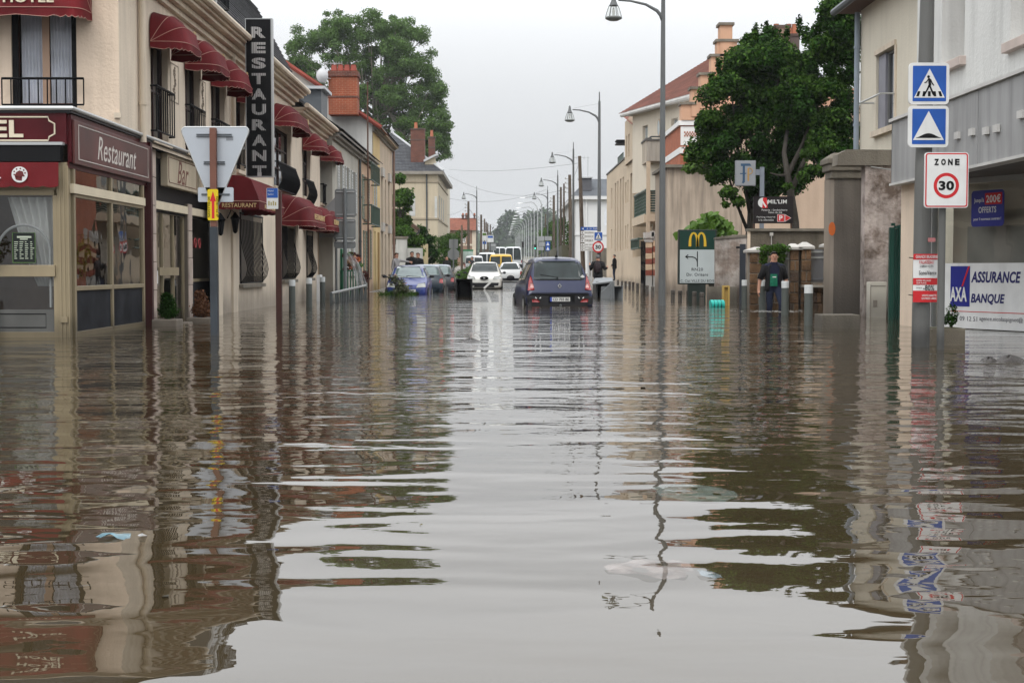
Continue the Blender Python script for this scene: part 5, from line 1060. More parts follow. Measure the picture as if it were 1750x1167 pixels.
# recessed loggia bay near the corner
ua, ub = f6(1081)[0], f6(1104.5)[0]      # along the street
FRc = FR_(XP+1.6); zf1 = f6(1104.5,277)[1]
wall(FRc, 'loggia_wall', ap, ua, ub, -.3, zf1+.05, [(ua+2.5, ua+4.5, 3.2, 5.8), (ua+5.6,ua+7.0,3.2,5.8)], am2, .2)
window(FRc, ap, ua+2.5, ua+4.5, 3.2, 5.8, -.15, 2, 1); window(FRc, ap, ua+5.6, ua+7.0, 3.2, 5.8, -.15, 1, 1)
MB().fbox(FRc, ua-.01, ua+.05, -.3, zf1, 0, 1.6).fbox(FPf, ua, ub, -.3, f6(1104.5,385)[1]-1.6, -.2, 0).build('bay_wall', am, ap)
MB().fbox(FPf, ua, ub, zf1, zpar, -.18, 0).fbox(FPf, ua, ub, zf1-.05, zf1+.1, -1.6, -.181).build('balcony_parapet', M('parapet', (.42,.36,.29), .9, .1, .5, streak=.35), ap); MB().fbox(FPf, ua, ub+.1, zpar, zpar+.09, -.25, .06).build('capping_strip', MATS['capping'], ap)
FQ = FY(Yn-.02); f7 = lambda px, py: FQ.at(px, py)
xr_ = f7(1162,240)[0]
MB().fbox(FQ, XP, xr_, f7(0,275)[1], f7(0,240)[1], -.18, 0).build('balcony_parapet', M('parapet_front', (.36,.33,.29), .9, .1, .5, streak=.4), ap); MB().fbox(FQ, XP-.05, xr_, f7(0,240)[1], f7(0,237.5)[1], -.25, .06).build('capping_strip', MATS['capping'], ap)
MB().tube([FQ.p(XP+.2,f7(0,233)[1],-.1), FQ.p(xr_,f7(0,233)[1],-.1)], .04, 5).tube([FPf.p(ub-.1,f7(0,233)[1],-.2), FPf.p(ub-5,f7(0,233)[1],-.2)], .04, 5).build('balcony_rail', MATS['post_grey'], ap)
for xx in (XP+.2, XP+1.0, xr_-.1): MB().tube([FQ.p(xx,f7(0,240)[1],-.1), FQ.p(xx,f7(0,233)[1],-.1)], .03, 5).build('rail_post', MATS['post_grey'], ap)
(a, _), (c, _) = f7(1105,300), f7(1111.5,300); MB().fbox(FQ, a, c, -.2, f7(0,275)[1], -.25, -.02).build('corner_column', am, ap)
z1, z0 = f7(0,328)[1], f7(0,362)[1]
mg = M('balcony_green', (.035,.055,.045), .5, .1)
k = 8
for i in range(k): MB().fbox(FQ, c+.02, xr_-.1, z0+(z1-z0)*i/k+.02, z0+(z1-z0)*(i+1)/k-.02, -.12, -.1).build('balcony_slat', mg, ap)
MB().tube([FQ.p(c,z1+.05,-.1), FQ.p(xr_,z1+.05,-.1)], .05, 5).build('balcony_rail', mg, ap); railing(FPf, ap, f6(1085)[0], ub, z0-.1, z1+.1, .0, M('iron_green', (.06,.09,.07)), 8, .05, 'balcony_rail')
b = MB()
for i in range(1,6): z = z0+(z1-z0)*i/6; b.tube([FPf.p(f6(1085)[0],z,0), FPf.p(ub,z,0)], .035, 4)
b.build('balcony_rail', MATS['iron_green'], ap)
MB().fbox(FPf, f6(1083)[0], ub, z0-.55, z0-.1, -1.6, .12).fbox(FQ, XP, xr_, z0-.5, z0-.1, -1.5, -.01).build('balcony_slab', am, ap); MB().fbox(FQ, c+.3, xr_, 2.6, z0-.5, -2, -1.6).fbox(FQ, c+.3, xr_, zf1-2.6, zf1, -2, -1.6).build('loggia_back', am2, ap)
bq = FPf; (a, zz1), (c2, zz0) = f6(1085,411), f6(1098,424); railing(FPf, ap, a, c2, zz0, zz1, .2, MATS['iron_green'], 6, .035, 'balcony_rail')
# oval windows on the front wall
# upper storey turned towards the square, with its roof
P1 = onY(1079,197,84.0); P2 = onY(1179,170,76.2); Fup = Fr((P1.x,P1.y,0), (P2.x-P1.x, P2.y-P1.y, 0)); Lu = (Vector((P2.x,P2.y,0))-Vector((P1.x,P1.y,0))).length; zE3 = P1.z
g7 = lambda px, py: Fup.at(px, py)
ow_ = [(g7(1098,235)[0], g7(1107,235)[0], g7(1100,262)[1]+.4, g7(1098,216)[1]), (g7(1147,220)[0], g7(1158,220)[0], g7(1150,238)[1], g7(1147,204)[1])]
wall(Fup, 'upper_storey', ap, g7(1081,250)[0], Lu+1.5, zpar-2.6, zE3, ow_, am2, .25)
for q_ in ow_: window(Fup, ap, *q_, -.18, 1, 1, gm=MATS['pale_glass'])
for (px, py, w_, h_) in ((1127,219,.22,.48),(1127,306,.22,.48)):
    u, z = g7(px, py); MB().prism(Fup, [(u+w_*x, z+h_*y) for x, y in circ(1)], .01, .05).build('oval_frame', M('oval_frame', (.40,.32,.24), .8), ap); MB().prism(Fup, [(u+w_*.75*x, z+h_*.82*y) for x, y in circ(1)], .051, .055).build('oval_window', MATS['pale_glass'], ap)
MB().tube([Fup.p(-.3,zE3,.45), Fup.p(Lu+2,zE3,.45)], .12, 8).fbox(Fup,-.3,Lu+2,zE3-.05,zE3+.12,-.2,.4).build('gutter', M('gutter_white', (.55,.54,.52), .6), ap)
Rg = onY(1223,94,88.0); eL = Fup.p(-.5, zE3+.1, .55); eR = Fup.p(Lu+4, zE3+.1, .55); roofplane('roof_tiles', [eL, eR, Rg+(eR-eL)*.4, Rg], 30, M('brown_tile', (.20,.078,.055), .85, .22, 1.2, island=.12, wave=('X', 3.5, .02)), ap)
# small west wing with slit windows and its bit of roof
FWg = FR_(XP-.15); a, c = FWg.u(1067), FWg.u(1080.5); zW = FWg.at(1067,205)[1]*.98
wall(FWg, 'stair_tower', ap, a, c, zpar-.5, zW, [(FWg.u(1069.3), FWg.u(1071), FWg.at(1070,270)[1], FWg.at(1070,234)[1]), (FWg.u(1073), FWg.u(1075), FWg.at(1074,268)[1], FWg.at(1074,230)[1])], am, .3); body(FWg, ap, a, c, zpar-.5, zW, 2, am)
roofplane('roof_tiles', [onX(1063,198,XP-.5), onX(1081,214,XP-.3), onX(1082,196,XP+1.5), onX(1070,190,XP+2)], 7, MATS['brown_tile'], ap)
for py in (243, 248): MB().fbox(FWg, FWg.u(1064), a, FWg.at(1064,py+2)[1], FWg.at(1064,py)[1], -.5, .5).build('canopy', MATS['black'], ap)
# ---- brick house with stepped gable glimpsed over the tree
YK = 70.0; FK = FY(YK); k7 = lambda px, py: FK.at(px, py)
bh = thing('brick_house', 'ornate brick house with stepped salmon gable, slate roof and tall chimneys behind the tree', 'house', (11, YK, 0))
xk = k7(1163,250)[0]; MB().fbox(FK, xk, 14.5, -.2, k7(0,262)[1], -8, 0).fbox(FK, xk, 14.5, k7(0,251)[1], k7(0,206)[1], -8, 0).build('brick_wall', M('brick_orange', (.38,.11,.05), .9, .15, 2, brick=((.3,.08,.04),(.35,.2,.14),.22,.07)), bh)
MB().fbox(FK, xk-.03, 14.5, k7(0,262)[1]+.003, k7(0,251)[1]-.003, -8, .06).fbox(FK, xk-.1, 14.5, k7(0,214)[1], k7(0,206)[1]+.003, -8, .1).build('white_band', MATS['white'], bh)
MB().fbox(FK, xk, 14.5, k7(0,248)[1], k7(0,216)[1], .0, .03).build('frieze', MATS['white'], bh)
(cu0, cz1), (cu1, cz0) = k7(1169,225), k7(1200,234)
nn = 14
for i in range(nn):
    for j in range(3):
        if (i+j)%2: continue
        u = cu0+(cu1-cu0)*i/nn; z = cz0+(cz1-cz0)*j/3; MB().fbox(FK, u, u+(cu1-cu0)/nn, z, z+(cz1-cz0)/3, .031, .05).build('checker_brick', MATS['terracotta'], bh)
u, z = k7(1186,258); MB().tube([FK.p(u+.45*math.cos(t*math.pi/8), z+.3*math.sin(t*math.pi/8)-.1, .03) for t in range(9)], .09, 6).build('brick_arch', MATS['terracotta'], bh)
sal = M('salmon_render', (.55,.33,.22), .9, .08, .8, streak=.12)
def stepc(pa, pb, yt, yb_, n=0):
    (a, z1), (c, z0) = k7(pa,yt), k7(pb,yb_); o = MB().fbox(FK, a, c, z0, z1, -.7+n, .1+n).build('gable_step', sal, bh); MB().fbox(FK, a-.08, c+.08, z1, z1+.12, -.8+n, .2+n).build('cap', MATS['concrete'], o)
for s in ((1229,1249,46,120,.3),(1224,1257,74,160,.25),(1214,1262,99,190,.2),(1196,1216,130,200,.15),(1181,1200,154,200,.1),(1164,1186,180,206,.05)): stepc(*s)
MB().prism(FK, [k7(1164,206),k7(1181,180),k7(1196,158),k7(1214,130),k7(1260,100),k7(1300,206)], -.3, 0).build('gable_wall', sal, bh)
roofplane('roof_slates', [FK.p(*k7(1256,140),-1), FK.p(*k7(1345,140),-1), FK.p(*k7(1345,62),-4), FK.p(*k7(1256,71),-4)], 22, MATS['slate'], bh); roofplane('roof_slates', [FK.p(*k7(1300,140),-1.5), FK.p(*k7(1440,140),-1.5), FK.p(*k7(1390,60),-5), FK.p(*k7(1335,58),-5)], 22, MATS['slate'], bh)
chim(FK, bh, 1337, 1362, 37, 75, 1.0, -1.8, M('chimney_salmon', (.30,.20,.15), .9, .15, 1, streak=.4), ((.2,.1),)); chim(FK, bh, 1366, 1388, 45, 75, 1.0, -3, M('chimney_dark2', (.12,.09,.08), .9), ((.3,.5),(.75,.5)))
MB().fbox(FY(YK+4), 10.5, 17.2, 0, FY(YK+4).at(0,150)[1], -5, 0).build('rear_wall', sal, bh)
# ---- striped gate pillars and iron gate
YR = 72.0; FRp = FY(YR); f8 = lambda px, py: FRp.at(px, py)
M('block_red', (.24,.07,.045), .85, .2, 3); M('block_cream', (.58,.44,.30), .85, .12, 3)
def striped_pillar(label, pa, pb, yt, yc):
    a, c = f8(pa,450)[0], f8(pb,450)[0]; z1 = f8(pa,yt)[1]; zc1 = f8(pa,yc)[1]; t = thing('striped_pillar', label, 'pillar', FRp.p(a,-.2,0)); n_ = 6; zb = f8(pa,471)[1]
    MB().fbox(FRp, a+.01, c-.01, -.2, zb-.01, -.55, 0).build('base', MATS['wall_white_old'], t)
    for i in range(n_): z0 = zb+(z1-zb)*i/n_; MB().fbox(FRp, a, c, z0+.006, zb+(z1-zb)*(i+1)/n_-.006, -.55, .02).build('block', MATS['block_red'] if i%2==0 else MATS['block_cream'], t, bev=.01)
    MB().fbox(FRp, a-.04, c+.04, z1, z1+(zc1-z1)*.4, -.6, .05).fbox(FRp, a-.08, c+.08, z1+(zc1-z1)*.4+.002, zc1, -.65, .1).build('cap', MATS['cap_white'], t)
striped_pillar('red and cream striped gate pillar with white cap, nearer the apartment building', 1104, 1114.5, 414, 397); striped_pillar('red and cream striped gate pillar with white cap, just left of the nearest lamp post', 1116, 1127, 411, 395)
ig = thing('iron_gate', 'dark iron gate leaning against the wall left of the striped pillars', 'gate', FRp.p(f8(1096,450)[0],-.1,0))
for i in range(6): u = f8(1096.5,450)[0]+i*.04; MB().tube([FRp.p(u,-.1,-.3), FRp.p(u,f8(0,412)[1],-.3)], .02, 5).build('bar', MATS['black_iron'], ig)
MB().fbox(FRp, f8(1096,450)[0], f8(1104,450)[0], 1.2, 1.3, -.34, -.27).fbox(FRp, f8(1096,450)[0], f8(1104,450)[0], .3, .9, -.33, -.29).build('gate_panel', MATS['black_iron'], ig)
t = thing('yellow_shrub', 'yellow leaved shrub behind the nearest lamp post', 'shrub', (6.9,71,0)); leafmesh('foliage', [((f8(1127,430)[0],YR+.3,f8(0,440)[1]),(.35,.35,1.1))], 900, .13, M('leaf_yellow', (.38,.32,.03), .6, .2, 2, island=.3), t, 8); MB().tube([(7,YR+.3,-.2),(7.05,YR+.3,1)], .04, 5).build('stem', MATS['bark'], t)
# ---- trees on the right
T1 = thing('maple_tree', 'large dark green maple covering the facades above the wall, thick crown', 'tree', (7.6, 47.5, -.3))
def ctr(px, py, Y): p = onY(px, py, Y); return (p.x, p.y, p.z)
blobs = [(1240,190,47,1.0,1.0),(1290,150,47.5,1.15,1.1),(1335,120,48,1.0,.9),(1260,260,47,1.0,.95),(1320,220,47.5,1.25,1.1),(1230,235,47,.8,.8),(1300,310,47,.75,.55),(1300,95,48,.7,.7),(1340,300,48,.6,.5),(1268,120,47.5,.65,.6),(1345,175,47,.8,.8),(1350,235,47,.6,.5)]
cl = []
for i, (px, py, Y, r, rz_) in enumerate(blobs): cl += crown_clumps(ctr(px,py,Y), (r*1.05,r*1.1,rz_*1.05), 11, .36, 30+i, inner=.2)
cl += [(ctr(px,py,47.5),(.09,.09,.26)) for px, py in ((1291,55),(1311,48),(1275,75),(1228,112),(1345,60),(1192,215),(1215,140))]
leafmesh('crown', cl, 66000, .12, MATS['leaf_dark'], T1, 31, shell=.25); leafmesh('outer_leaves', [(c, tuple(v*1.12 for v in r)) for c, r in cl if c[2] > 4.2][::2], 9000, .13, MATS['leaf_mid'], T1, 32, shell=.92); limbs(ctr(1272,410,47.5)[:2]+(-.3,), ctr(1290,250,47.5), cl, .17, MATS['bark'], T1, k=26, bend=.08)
T2 = thing('maple_tree', 'dark green maple with a curved trunk rising behind the pizzeria board', 'tree', ctr(1360,480,44)[:2]+(-.3,))
blobs = [(1400,95,45,.95,1.0),(1425,50,45,.6,.75),(1440,130,45,.7,.9),(1395,190,45,.9,.8),(1440,215,45,.55,.6),(1370,150,45.5,.7,.8),(1418,20,45,.32,.4),(1405,245,45,.55,.35),(1452,60,45,.4,.7),(1437,262,45,.4,.4),(1352,185,45.5,.5,.6)]
cl = []
for i, (px, py, Y, r, rz_) in enumerate(blobs): cl += crown_clumps(ctr(px,py,Y), (r*1.05,r*1.1,rz_*1.05), 10, .31, 50+i, inner=.2)
cl += crown_clumps(ctr(1385,285,44), (.5,.4,.3), 6, .2, 70)
cl += [(ctr(px,py,45),(.10,.09,.28)) for px, py in ((1426,-2),(1412,18),(1437,12),(1366,42),(1376,60),(1450,20))]
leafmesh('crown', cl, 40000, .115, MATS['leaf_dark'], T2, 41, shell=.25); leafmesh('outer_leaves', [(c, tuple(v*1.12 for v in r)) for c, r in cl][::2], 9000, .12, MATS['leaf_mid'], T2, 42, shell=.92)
tb = [ctr(1362,480,44), ctr(1358,380,44), ctr(1351,330,44), ctr(1346,300,44), ctr(1340,262,44.6), ctr(1345,225,45.6)]
MB().tube([(tb[0][0],44,-.3)]+tb, [.17,.15,.13,.11,.09,.07,.05], 9).tube([tb[3], ctr(1330,300,44), ctr(1316,296,44)], [.06,.04,.02], 6).tube([tb[2], ctr(1372,280,44.6), ctr(1395,230,45.6)], [.10,.07,.04], 6).tube([tb[3], ctr(1370,250,45), ctr(1400,170,45.6)], [.09,.06,.02], 6).build('trunk', MATS['bark'], T2, smooth=True)
for (pts, lab, n, m_, s, seed) in (([(1182,272,49,.28),(1192,284,49,.32),(1178,288,49,.22),(1204,290,49,.25)],'pale green leaf spray at the left foot of the big maple crown',650,'leaf_bright',.16,61),
        ([(1385,262,44,.3),(1402,290,43.6,.22),(1372,300,43.6,.2),(1345,318,43.5,.16),(1415,250,44,.25)], 'light green sprays hanging under the second maple over the wall', 900, 'leaf_mid', .13, 63),
        ([(1225,300,47,.4),(1245,330,46,.28),(1262,345,46,.22),(1240,350,46,.12)],'low hanging maple sprays above the bright bush',1500,'leaf_mid',.15,62)):
    t = thing('leafy_branch', lab, 'branch', ctr(*pts[0][:3])); leafmesh('foliage', [(ctr(a,b_,c), (r,r,r*.7)) for a,b_,c,r in pts], n, s, MATS[m_], t, seed, shell=.1)
    MB().tube([ctr(*pts[0][:3]), ctr(*pts[1][:3]), ctr(1262 if pts[0][0] < 1300 else 1360,300,47.4 if pts[0][0] < 1300 else 44)], [.015,.015,.03], 5).build('stem', MATS['bark'], t)
# bright large-leaved bush behind the board: each leaf a part
bb = thing('broadleaf_bush', 'bright green bush with hand sized leaves behind the directions board', 'bush', ctr(1218,430,45.5)[:2]+(-.2,)); rgl = random.Random(8)
def leafshape(s): 
    P = [(0,0),(.32,.12),(.5,.42),(.3,.62),(.0,1.0),(-.3,.62),(-.5,.42),(-.32,.12)]; return [(x*s, y*s, .12*s*abs(x)-.25*s*y*y) for x, y in P]
lm = None
for i in range(230):
    px = rgl.gauss(1216,19); py = 358+abs(rgl.gauss(0,20))+abs(px-1216)*.7
    if py > 412: py = 375+rgl.random()*30
    Y = 45.5+rgl.uniform(-.5,.5); p = Vector(ctr(px,py,Y))
    if lm is None:
        lm = link_mesh('leaf', leafshape(.24), [(0,1,2,3,4),(0,4,5,6,7)], MATS['leaf_bright'], None, loc=(0,0,0)); lm.parent = bb; o = lm
    else: o = lm.copy(); C.objects.link(o)
    o.location = p-ORG[bb.name]; o.rotation_euler = (R(rgl.uniform(-150,-60)), R(rgl.uniform(-40,40)), R(rgl.uniform(-180,180))); s = rgl.uniform(.7,1.3); o.scale = (s,s,s)
b = MB()
for i in range(9): b.tube([(ORG[bb.name].x,45.5,-.2), ctr(1216+(i-4)*3,420,45.5), ctr(1216+(i-4)*8,372+abs(i-4)*5,45.5)], [.03,.02,.008], 5)
b.build('stems', MATS['bark'], bb)
# ---- white house far right side of the street and hedge
YWh = 135.0; FWh = FY(YWh); f9 = lambda px, py: FWh.at(px, py)
wh = thing('white_house', 'white two storey house with grey slate hip roof down the street', 'house', (7.5, YWh, .4)); a, c = f9(984,400)[0], f9(1040,400)[0]; zw = f9(0,341)[1]
wall(FWh, 'front_wall', wh, a, c, 0, zw, [(f9(1033,370)[0], c-.05, f9(0,385)[1], f9(0,357)[1])], M('far_white', (.62,.62,.62), .9, .05, .3), .2)
FWs = FR_(a); wall(FWs, 'side_wall', wh, -170, -YWh, 0, zw, [(FWs.u(982), FWs.u(983), 3, 5)], MATS['far_white'], .2)
MB().fbox(FWh, a-.4, c, zw, zw+.3, -30, .4).fbox(FWh, a-.08, c, f9(0,402)[1], f9(0,399)[1], -30, .08).build('cornice', MATS['far_white'], wh); pipe(FWh, wh, f9(1002,400)[0], .2, zw, .1, .07, MATS['white'])
ze_, zr_ = zw+.3, f9(0,300)[1]
roofplane('roof_slates', [FWh.p(a-.4,ze_,.4), FWh.p(c+3,ze_,.4), FWh.p(c+3,zr_,-5), FWh.p(f9(1010,300)[0],zr_,-5)], 20, M('slate_far', (.13,.14,.155), .6, .15, 1), wh); roofplane('roof_slates', [FWh.p(a-.4,ze_,.4), FWh.p(f9(1010,300)[0],zr_,-5), FWh.p(f9(1010,300)[0],zr_,-25), FWh.p(a-.4,ze_,-30)], 12, MATS['slate_far'], wh)
MB().fbox(FWh, f9(993,320)[0], f9(1012,320)[0], f9(0,325)[1], f9(0,303)[1], -4, -1).build('dormer', M('dormer_far', (.09,.09,.1), .6), wh); MB().fbox(FWh, f9(991,320)[0], f9(1014,320)[0], f9(0,303)[1], f9(0,301)[1], -4.2, -.8).build('dormer_roof', MATS['zinc_pale'], wh)
antenna(FWh.p(f9(1009,300)[0], zr_, -4), 1.5, 'flat television antenna on the white house roof', 5, Vector((-1,0,0)))
o = MB().fbox(FY(118), FY(118).at(1006,450)[0], FY(118).at(1040,450)[0], 0, FY(118).at(0,424)[1], -.3, 0).build('boundary_wall', MATS['concrete'], None); tag(o, 'low grey boundary wall behind the two standing people', 'wall')
hd = thing('ivy_hedge', 'tall ivy covered hedge bank behind the row of utility poles on the right', 'hedge', (7, 170, 1)); cl = []; rgh = random.Random(4)
for i in range(90):
    Y = rgh.uniform(138, 260); px = 927+ (985-927)*((1/Y-1/260)/(1/138-1/260))**1.0; top = 400-(px-927)*.62 if px < 962 else 378-rgh.uniform(0,6)-(px-962)*.3
    py = rgh.uniform(top, 445); p = onY(px+rgh.uniform(-2,8), py, Y); s = rgh.uniform(.5,1.0); cl.append(((p.x, p.y, p.z), (s*1.2,s*2,s)))
leafmesh('foliage', cl, 22000, .34, MATS['leaf_mid'], hd, 71, shell=.2); MB().box(5.4,7.5,140,250,.5,3.2).build('bank', MATS['earth'], hd)
# ================================================================ CARS
M('rubber', (.012,.012,.012), .8); M('car_glass', (.02,.028,.028), .06, .3, 3, spec=.3); M('car_glass_pale', (.11,.15,.15), .05, .2, 3, spec=.8)
M('plastic_black', (.016,.016,.018), .6, .08); M('lamp_red', (.26,.010,.010), .15, .05, spec=.8); M('lamp_clear', (.24,.25,.23), .12, .08, 8, spec=1); M('plate', (.62,.62,.60), .4, 0); M('plate_blue', (.02,.06,.4), .4, 0)
def paint(name, col, metal=.35): return M(name, col, .32, 0, metal=metal*.25, coat=.28, spec=.35)
class Car:
    """car shell lofted through cross sections; local +y is the front, y = 0 the rear; drawn into a thing"""
    def __init__(s, name, label, st, W, mat, loc, flip=False, roofmat=None, sub=2, group=None):
        # st: list of (y, zbottom, zbelt, ztop, w_low, w_belt, w_top)
        s.t = thing(name, label, 'car' if 'van' not in name else 'van', loc); s.flip = flip; s.loc = Vector(loc); s.L = st[-1][0]
        V = []; n = 8
        for (y, zb, zm, zt, wl, wb, wt) in st:
            zq = (zb+zm)/2
            prof = [(0,zb),(wl*.9,zb),(wl,zb+.07),(wb*1.0,zq),(wb*.985,zm),(wt,zt-.07 if zt-zm > .1 else zt-.02),(wt*.9,zt-.012),(0,zt+.012)]
            V.append([(x*W/2, y, z) for x, z in prof]+[(-x*W/2, y, z) for x, z in prof[-2:0:-1]])
        k = len(V[0]); verts = [p for ring in V for p in ring]; faces = []
        for i in range(len(V)-1):
            for j in range(k): faces.append((i*k+j, i*k+(j+1)%k, (i+1)*k+(j+1)%k, (i+1)*k+j))
        faces.append(tuple(range(k-1,-1,-1))); faces.append(tuple(range((len(V)-1)*k, len(V)*k)))
        me = bpy.data.meshes.new('tmp'); me.from_pydata(verts, [], faces); ob = bpy.data.objects.new('tmp', me); C.objects.link(ob)
        m = ob.modifiers.new('s', 'SUBSURF'); m.levels = sub
        dg = bpy.context.evaluated_depsgraph_get(); em = bpy.data.meshes.new_from_object(ob.evaluated_get(dg)); bpy.data.objects.remove(ob)
        lv = [tuple(v.co) for v in em.vertices]; lf = [tuple(p.vertices) for p in em.polygons]; s.bvh = BVHTree.FromPolygons(lv, lf)
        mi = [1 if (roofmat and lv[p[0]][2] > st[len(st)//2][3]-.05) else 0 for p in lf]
        s.body = link_mesh('body', [s.w(v) for v in lv], lf, [mat, roofmat or mat], s.t, True, midx=mi); bpy.data.meshes.remove(em)
    def w(s, v):
        x, y, z = v
        if s.flip: x, y = -x, s.L-y
        return (s.loc.x+x, s.loc.y+y, s.loc.z+z)
    def patch(s, name, q, face, mat, par=None, off=.008, nu=8, nv=6, skirt=.03):
        """q: four corners (bl, br, tr, tl) seen from 'rear'/'front' (x,z) or 'left'/'right' (y,z), laid onto the shell"""
        d = {'rear': (0,1,0), 'front': (0,-1,0), 'right': (-1,0,0), 'left': (1,0,0)}[face]; d = Vector(d); V = []; ok = True
        for i in range(nu+1):
            for j in range(nv+1):
                a, b_ = i/nu, j/nv
                p = [(q[0][c]*(1-a)+q[1][c]*a)*(1-b_)+(q[3][c]*(1-a)+q[2][c]*a)*b_ for c in (0,1)]
                o = Vector((p[0], -3, p[1])) if face == 'rear' else Vector((p[0], s.L+3, p[1])) if face == 'front' else Vector((3, p[0], p[1])) if face == 'right' else Vector((-3, p[0], p[1]))
                h = s.bvh.ray_cast(o, d)
                V.append((h[0]+(-d)*off*.5+(h[1] if h[1].dot(d) < 0 else -h[1])*off) if h[0] else None)
        for i, v in enumerate(V):
            if v is None:
                V[i] = min((x for x in V if x is not None), key=lambda x: 0) if any(x is not None for x in V) else Vector((0,0,0))
        F_ = []
        for i in range(nu):
            for j in range(nv): a = i*(nv+1)+j; F_.append((a, a+nv+1, a+nv+2, a+1))
        # rim pushed into the shell so the pane has thickness
        rim = [i*(nv+1) for i in range(nu+1)]+[nu*(nv+1)+j for j in range(1,nv+1)]+[i*(nv+1)+nv for i in range(nu-1,-1,-1)]+[j for j in range(nv-1,0,-1)]
        base = len(V); V += [V[r]+d*skirt for r in rim]
        for i in range(len(rim)): F_.append((rim[i], rim[(i+1)%len(rim)], base+(i+1)%len(rim), base+i))
        return link_mesh(name, [s.w(v) for v in V], F_, mat, par or s.t, True)
    def sym(s, name, q, face, mat, **k):
        a = s.patch(name, q, face, mat, **k); m = [(-x, z) for x, z in q]; b = s.patch(name, [m[1], m[0], m[3], m[2]], face, mat, **k); return a, b
    def box(s, name, x0, x1, y0, y1, z0, z1, mat, par=None, bev=.02):
        b = MB(); P = [s.w(p) for p in ((x0,y0,z0),(x1,y0,z0),(x1,y1,z0),(x0,y1,z0),(x0,y0,z1),(x1,y0,z1),(x1,y1,z1),(x0,y1,z1))]; b.hexa(P); return b.build(name, mat, par or s.t, bev=bev)
    def wheels(s, ya, yb, W, r=.31):
        for y in (ya, yb):
            for sx in (-1, 1):
                c = Vector((sx*(W/2-.11), y, r)); b = MB(); b.tube([Vector(s.w(c+Vector((sx*-.1,0,0)))), Vector(s.w(c+Vector((sx*.09,0,0)))), Vector(s.w(c+Vector((sx*.12,0,0))))], [r, r, r*.93], 22); o = b.build('wheel', MATS['rubber'], s.t)
                b = MB(); b.tube([Vector(s.w(c+Vector((sx*.118,0,0)))), Vector(s.w(c+Vector((sx*.126,0,0))))], [r*.66, r*.6], 18); b.build('rim', MATS['alu'], o)
    def mirrors(s, x, y, z, mat, sc=1):
        for sx in (-1, 1): MB().sphere(s.w((sx*x, y, z)), .092*sc, 10, (1.05,.55,.78)).tube([Vector(s.w((sx*(x-.14), y, z-.03))), Vector(s.w((sx*x, y, z-.02)))], .025, 5).build('mirror', mat, s.t, smooth=True)
def seg(*rows): return list(rows)
# ---- dark blue people carrier, rear towards us (nearest car)
gz0 = -.35
W = 1.76
st = seg((0,.24,.50,.62,.92,.99,.94),(.03,.22,.56,.72,.95,1.0,.95),(.14,.22,.70,.93,.90,1.0,.90),(.24,.22,.86,1.06,.94,1.0,.86),(.40,.22,.95,1.32,.96,1.0,.775),(.58,.22,.97,1.55,.97,1.0,.70),(.85,.22,.97,1.61,.97,1.0,.69),(1.6,.22,.97,1.63,.97,1.0,.70),(2.3,.22,.95,1.60,.97,1.0,.70),(2.75,.22,.93,1.46,.97,1.0,.70),(3.25,.22,.92,1.10,.97,.99,.74),(3.45,.22,.90,.98,.97,.97,.78),(3.95,.22,.76,.86,.94,.93,.78),(4.2,.24,.6,.72,.88,.86,.74),(4.26,.3,.5,.6,.8,.76,.66))
navy = paint('paint_navy', (.007,.012,.050), .3)
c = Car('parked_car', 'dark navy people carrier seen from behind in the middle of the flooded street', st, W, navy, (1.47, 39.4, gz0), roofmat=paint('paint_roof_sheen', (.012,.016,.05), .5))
rw = c.patch('rear_window', [(-.66,1.03),(.66,1.03),(.60,1.50),(-.60,1.50)], 'rear', MATS['car_glass'], off=.012)
c.patch('rear_trim', [(-.80,1.0),(.80,1.0),(.70,1.56),(-.70,1.56)], 'rear', MATS['plastic_black'], off=.004)
lp = c.sym('tail_lamp', [(.66,.76),(.82,.74),(.78,.98),(.72,1.14)], 'rear', MATS['lamp_red'], off=.016, nu=4, nv=6)
lp2 = c.sym('reverse_lamp', [(.67,.80),(.76,.80),(.745,.93),(.70,.93)], 'rear', M('lamp_pink', (.55,.30,.28), .2, 0), off=.022, nu=2, nv=2, skirt=.01)
c.patch('bumper', [(-.84,.25),(.84,.25),(.855,.655),(-.855,.655)], 'rear', MATS['plastic_black'], off=.012, nu=14)
c.patch('bumper_line', [(-.84,.665),(.84,.665),(.84,.68),(-.84,.68)], 'rear', MATS['black'], off=.004, nu=14, nv=1, skirt=.005)
c.sym('fog_lamp', [(.52,.44),(.72,.44),(.74,.52),(.60,.54)], 'rear', MATS['lamp_red'], off=.018, nu=3, nv=2)
pp_ = c.patch('plate_recess', [(-.30,.43),(.38,.43),(.38,.60),(-.30,.60)], 'rear', MATS['black'], off=.016)
FPt = FY(39.4-.035)
xo = 1.47; zz = gz0
pl_ = MB().fbox(FPt, xo-.26, xo+.26, zz+.46, zz+.57, -.02, 0).build('number_plate', MATS['plate'], c.t); MB().fbox(FPt, xo-.26, xo-.215, zz+.46, zz+.57, .001, .004).build('plate_band', MATS['plate_blue'], pl_); text('CD 703 BE', FPt, xo+.02, zz+.515, .42, .075, MATS['black'], pl_, n=.002, th=.002, bold=.02)
def rearY(c, x, z):
    h = c.bvh.ray_cast(Vector((x,-3,z)), Vector((0,1,0))); return (h[0].y if h[0] else 0)
yb = rearY(c, 0, .85); FLg = FY(39.4+yb-.012); b = MB()
b.prism(FLg, [(xo-.055,zz+.86),(xo,zz+.79),(xo+.055,zz+.86),(xo,zz+.93)], 0, .014).build('diamond_badge', MATS['chrome'], c.t); MB().prism(FLg, [(xo-.022,zz+.86),(xo,zz+.83),(xo+.022,zz+.86),(xo,zz+.89)], .0145, .016).build('badge_core', navy, c.t)
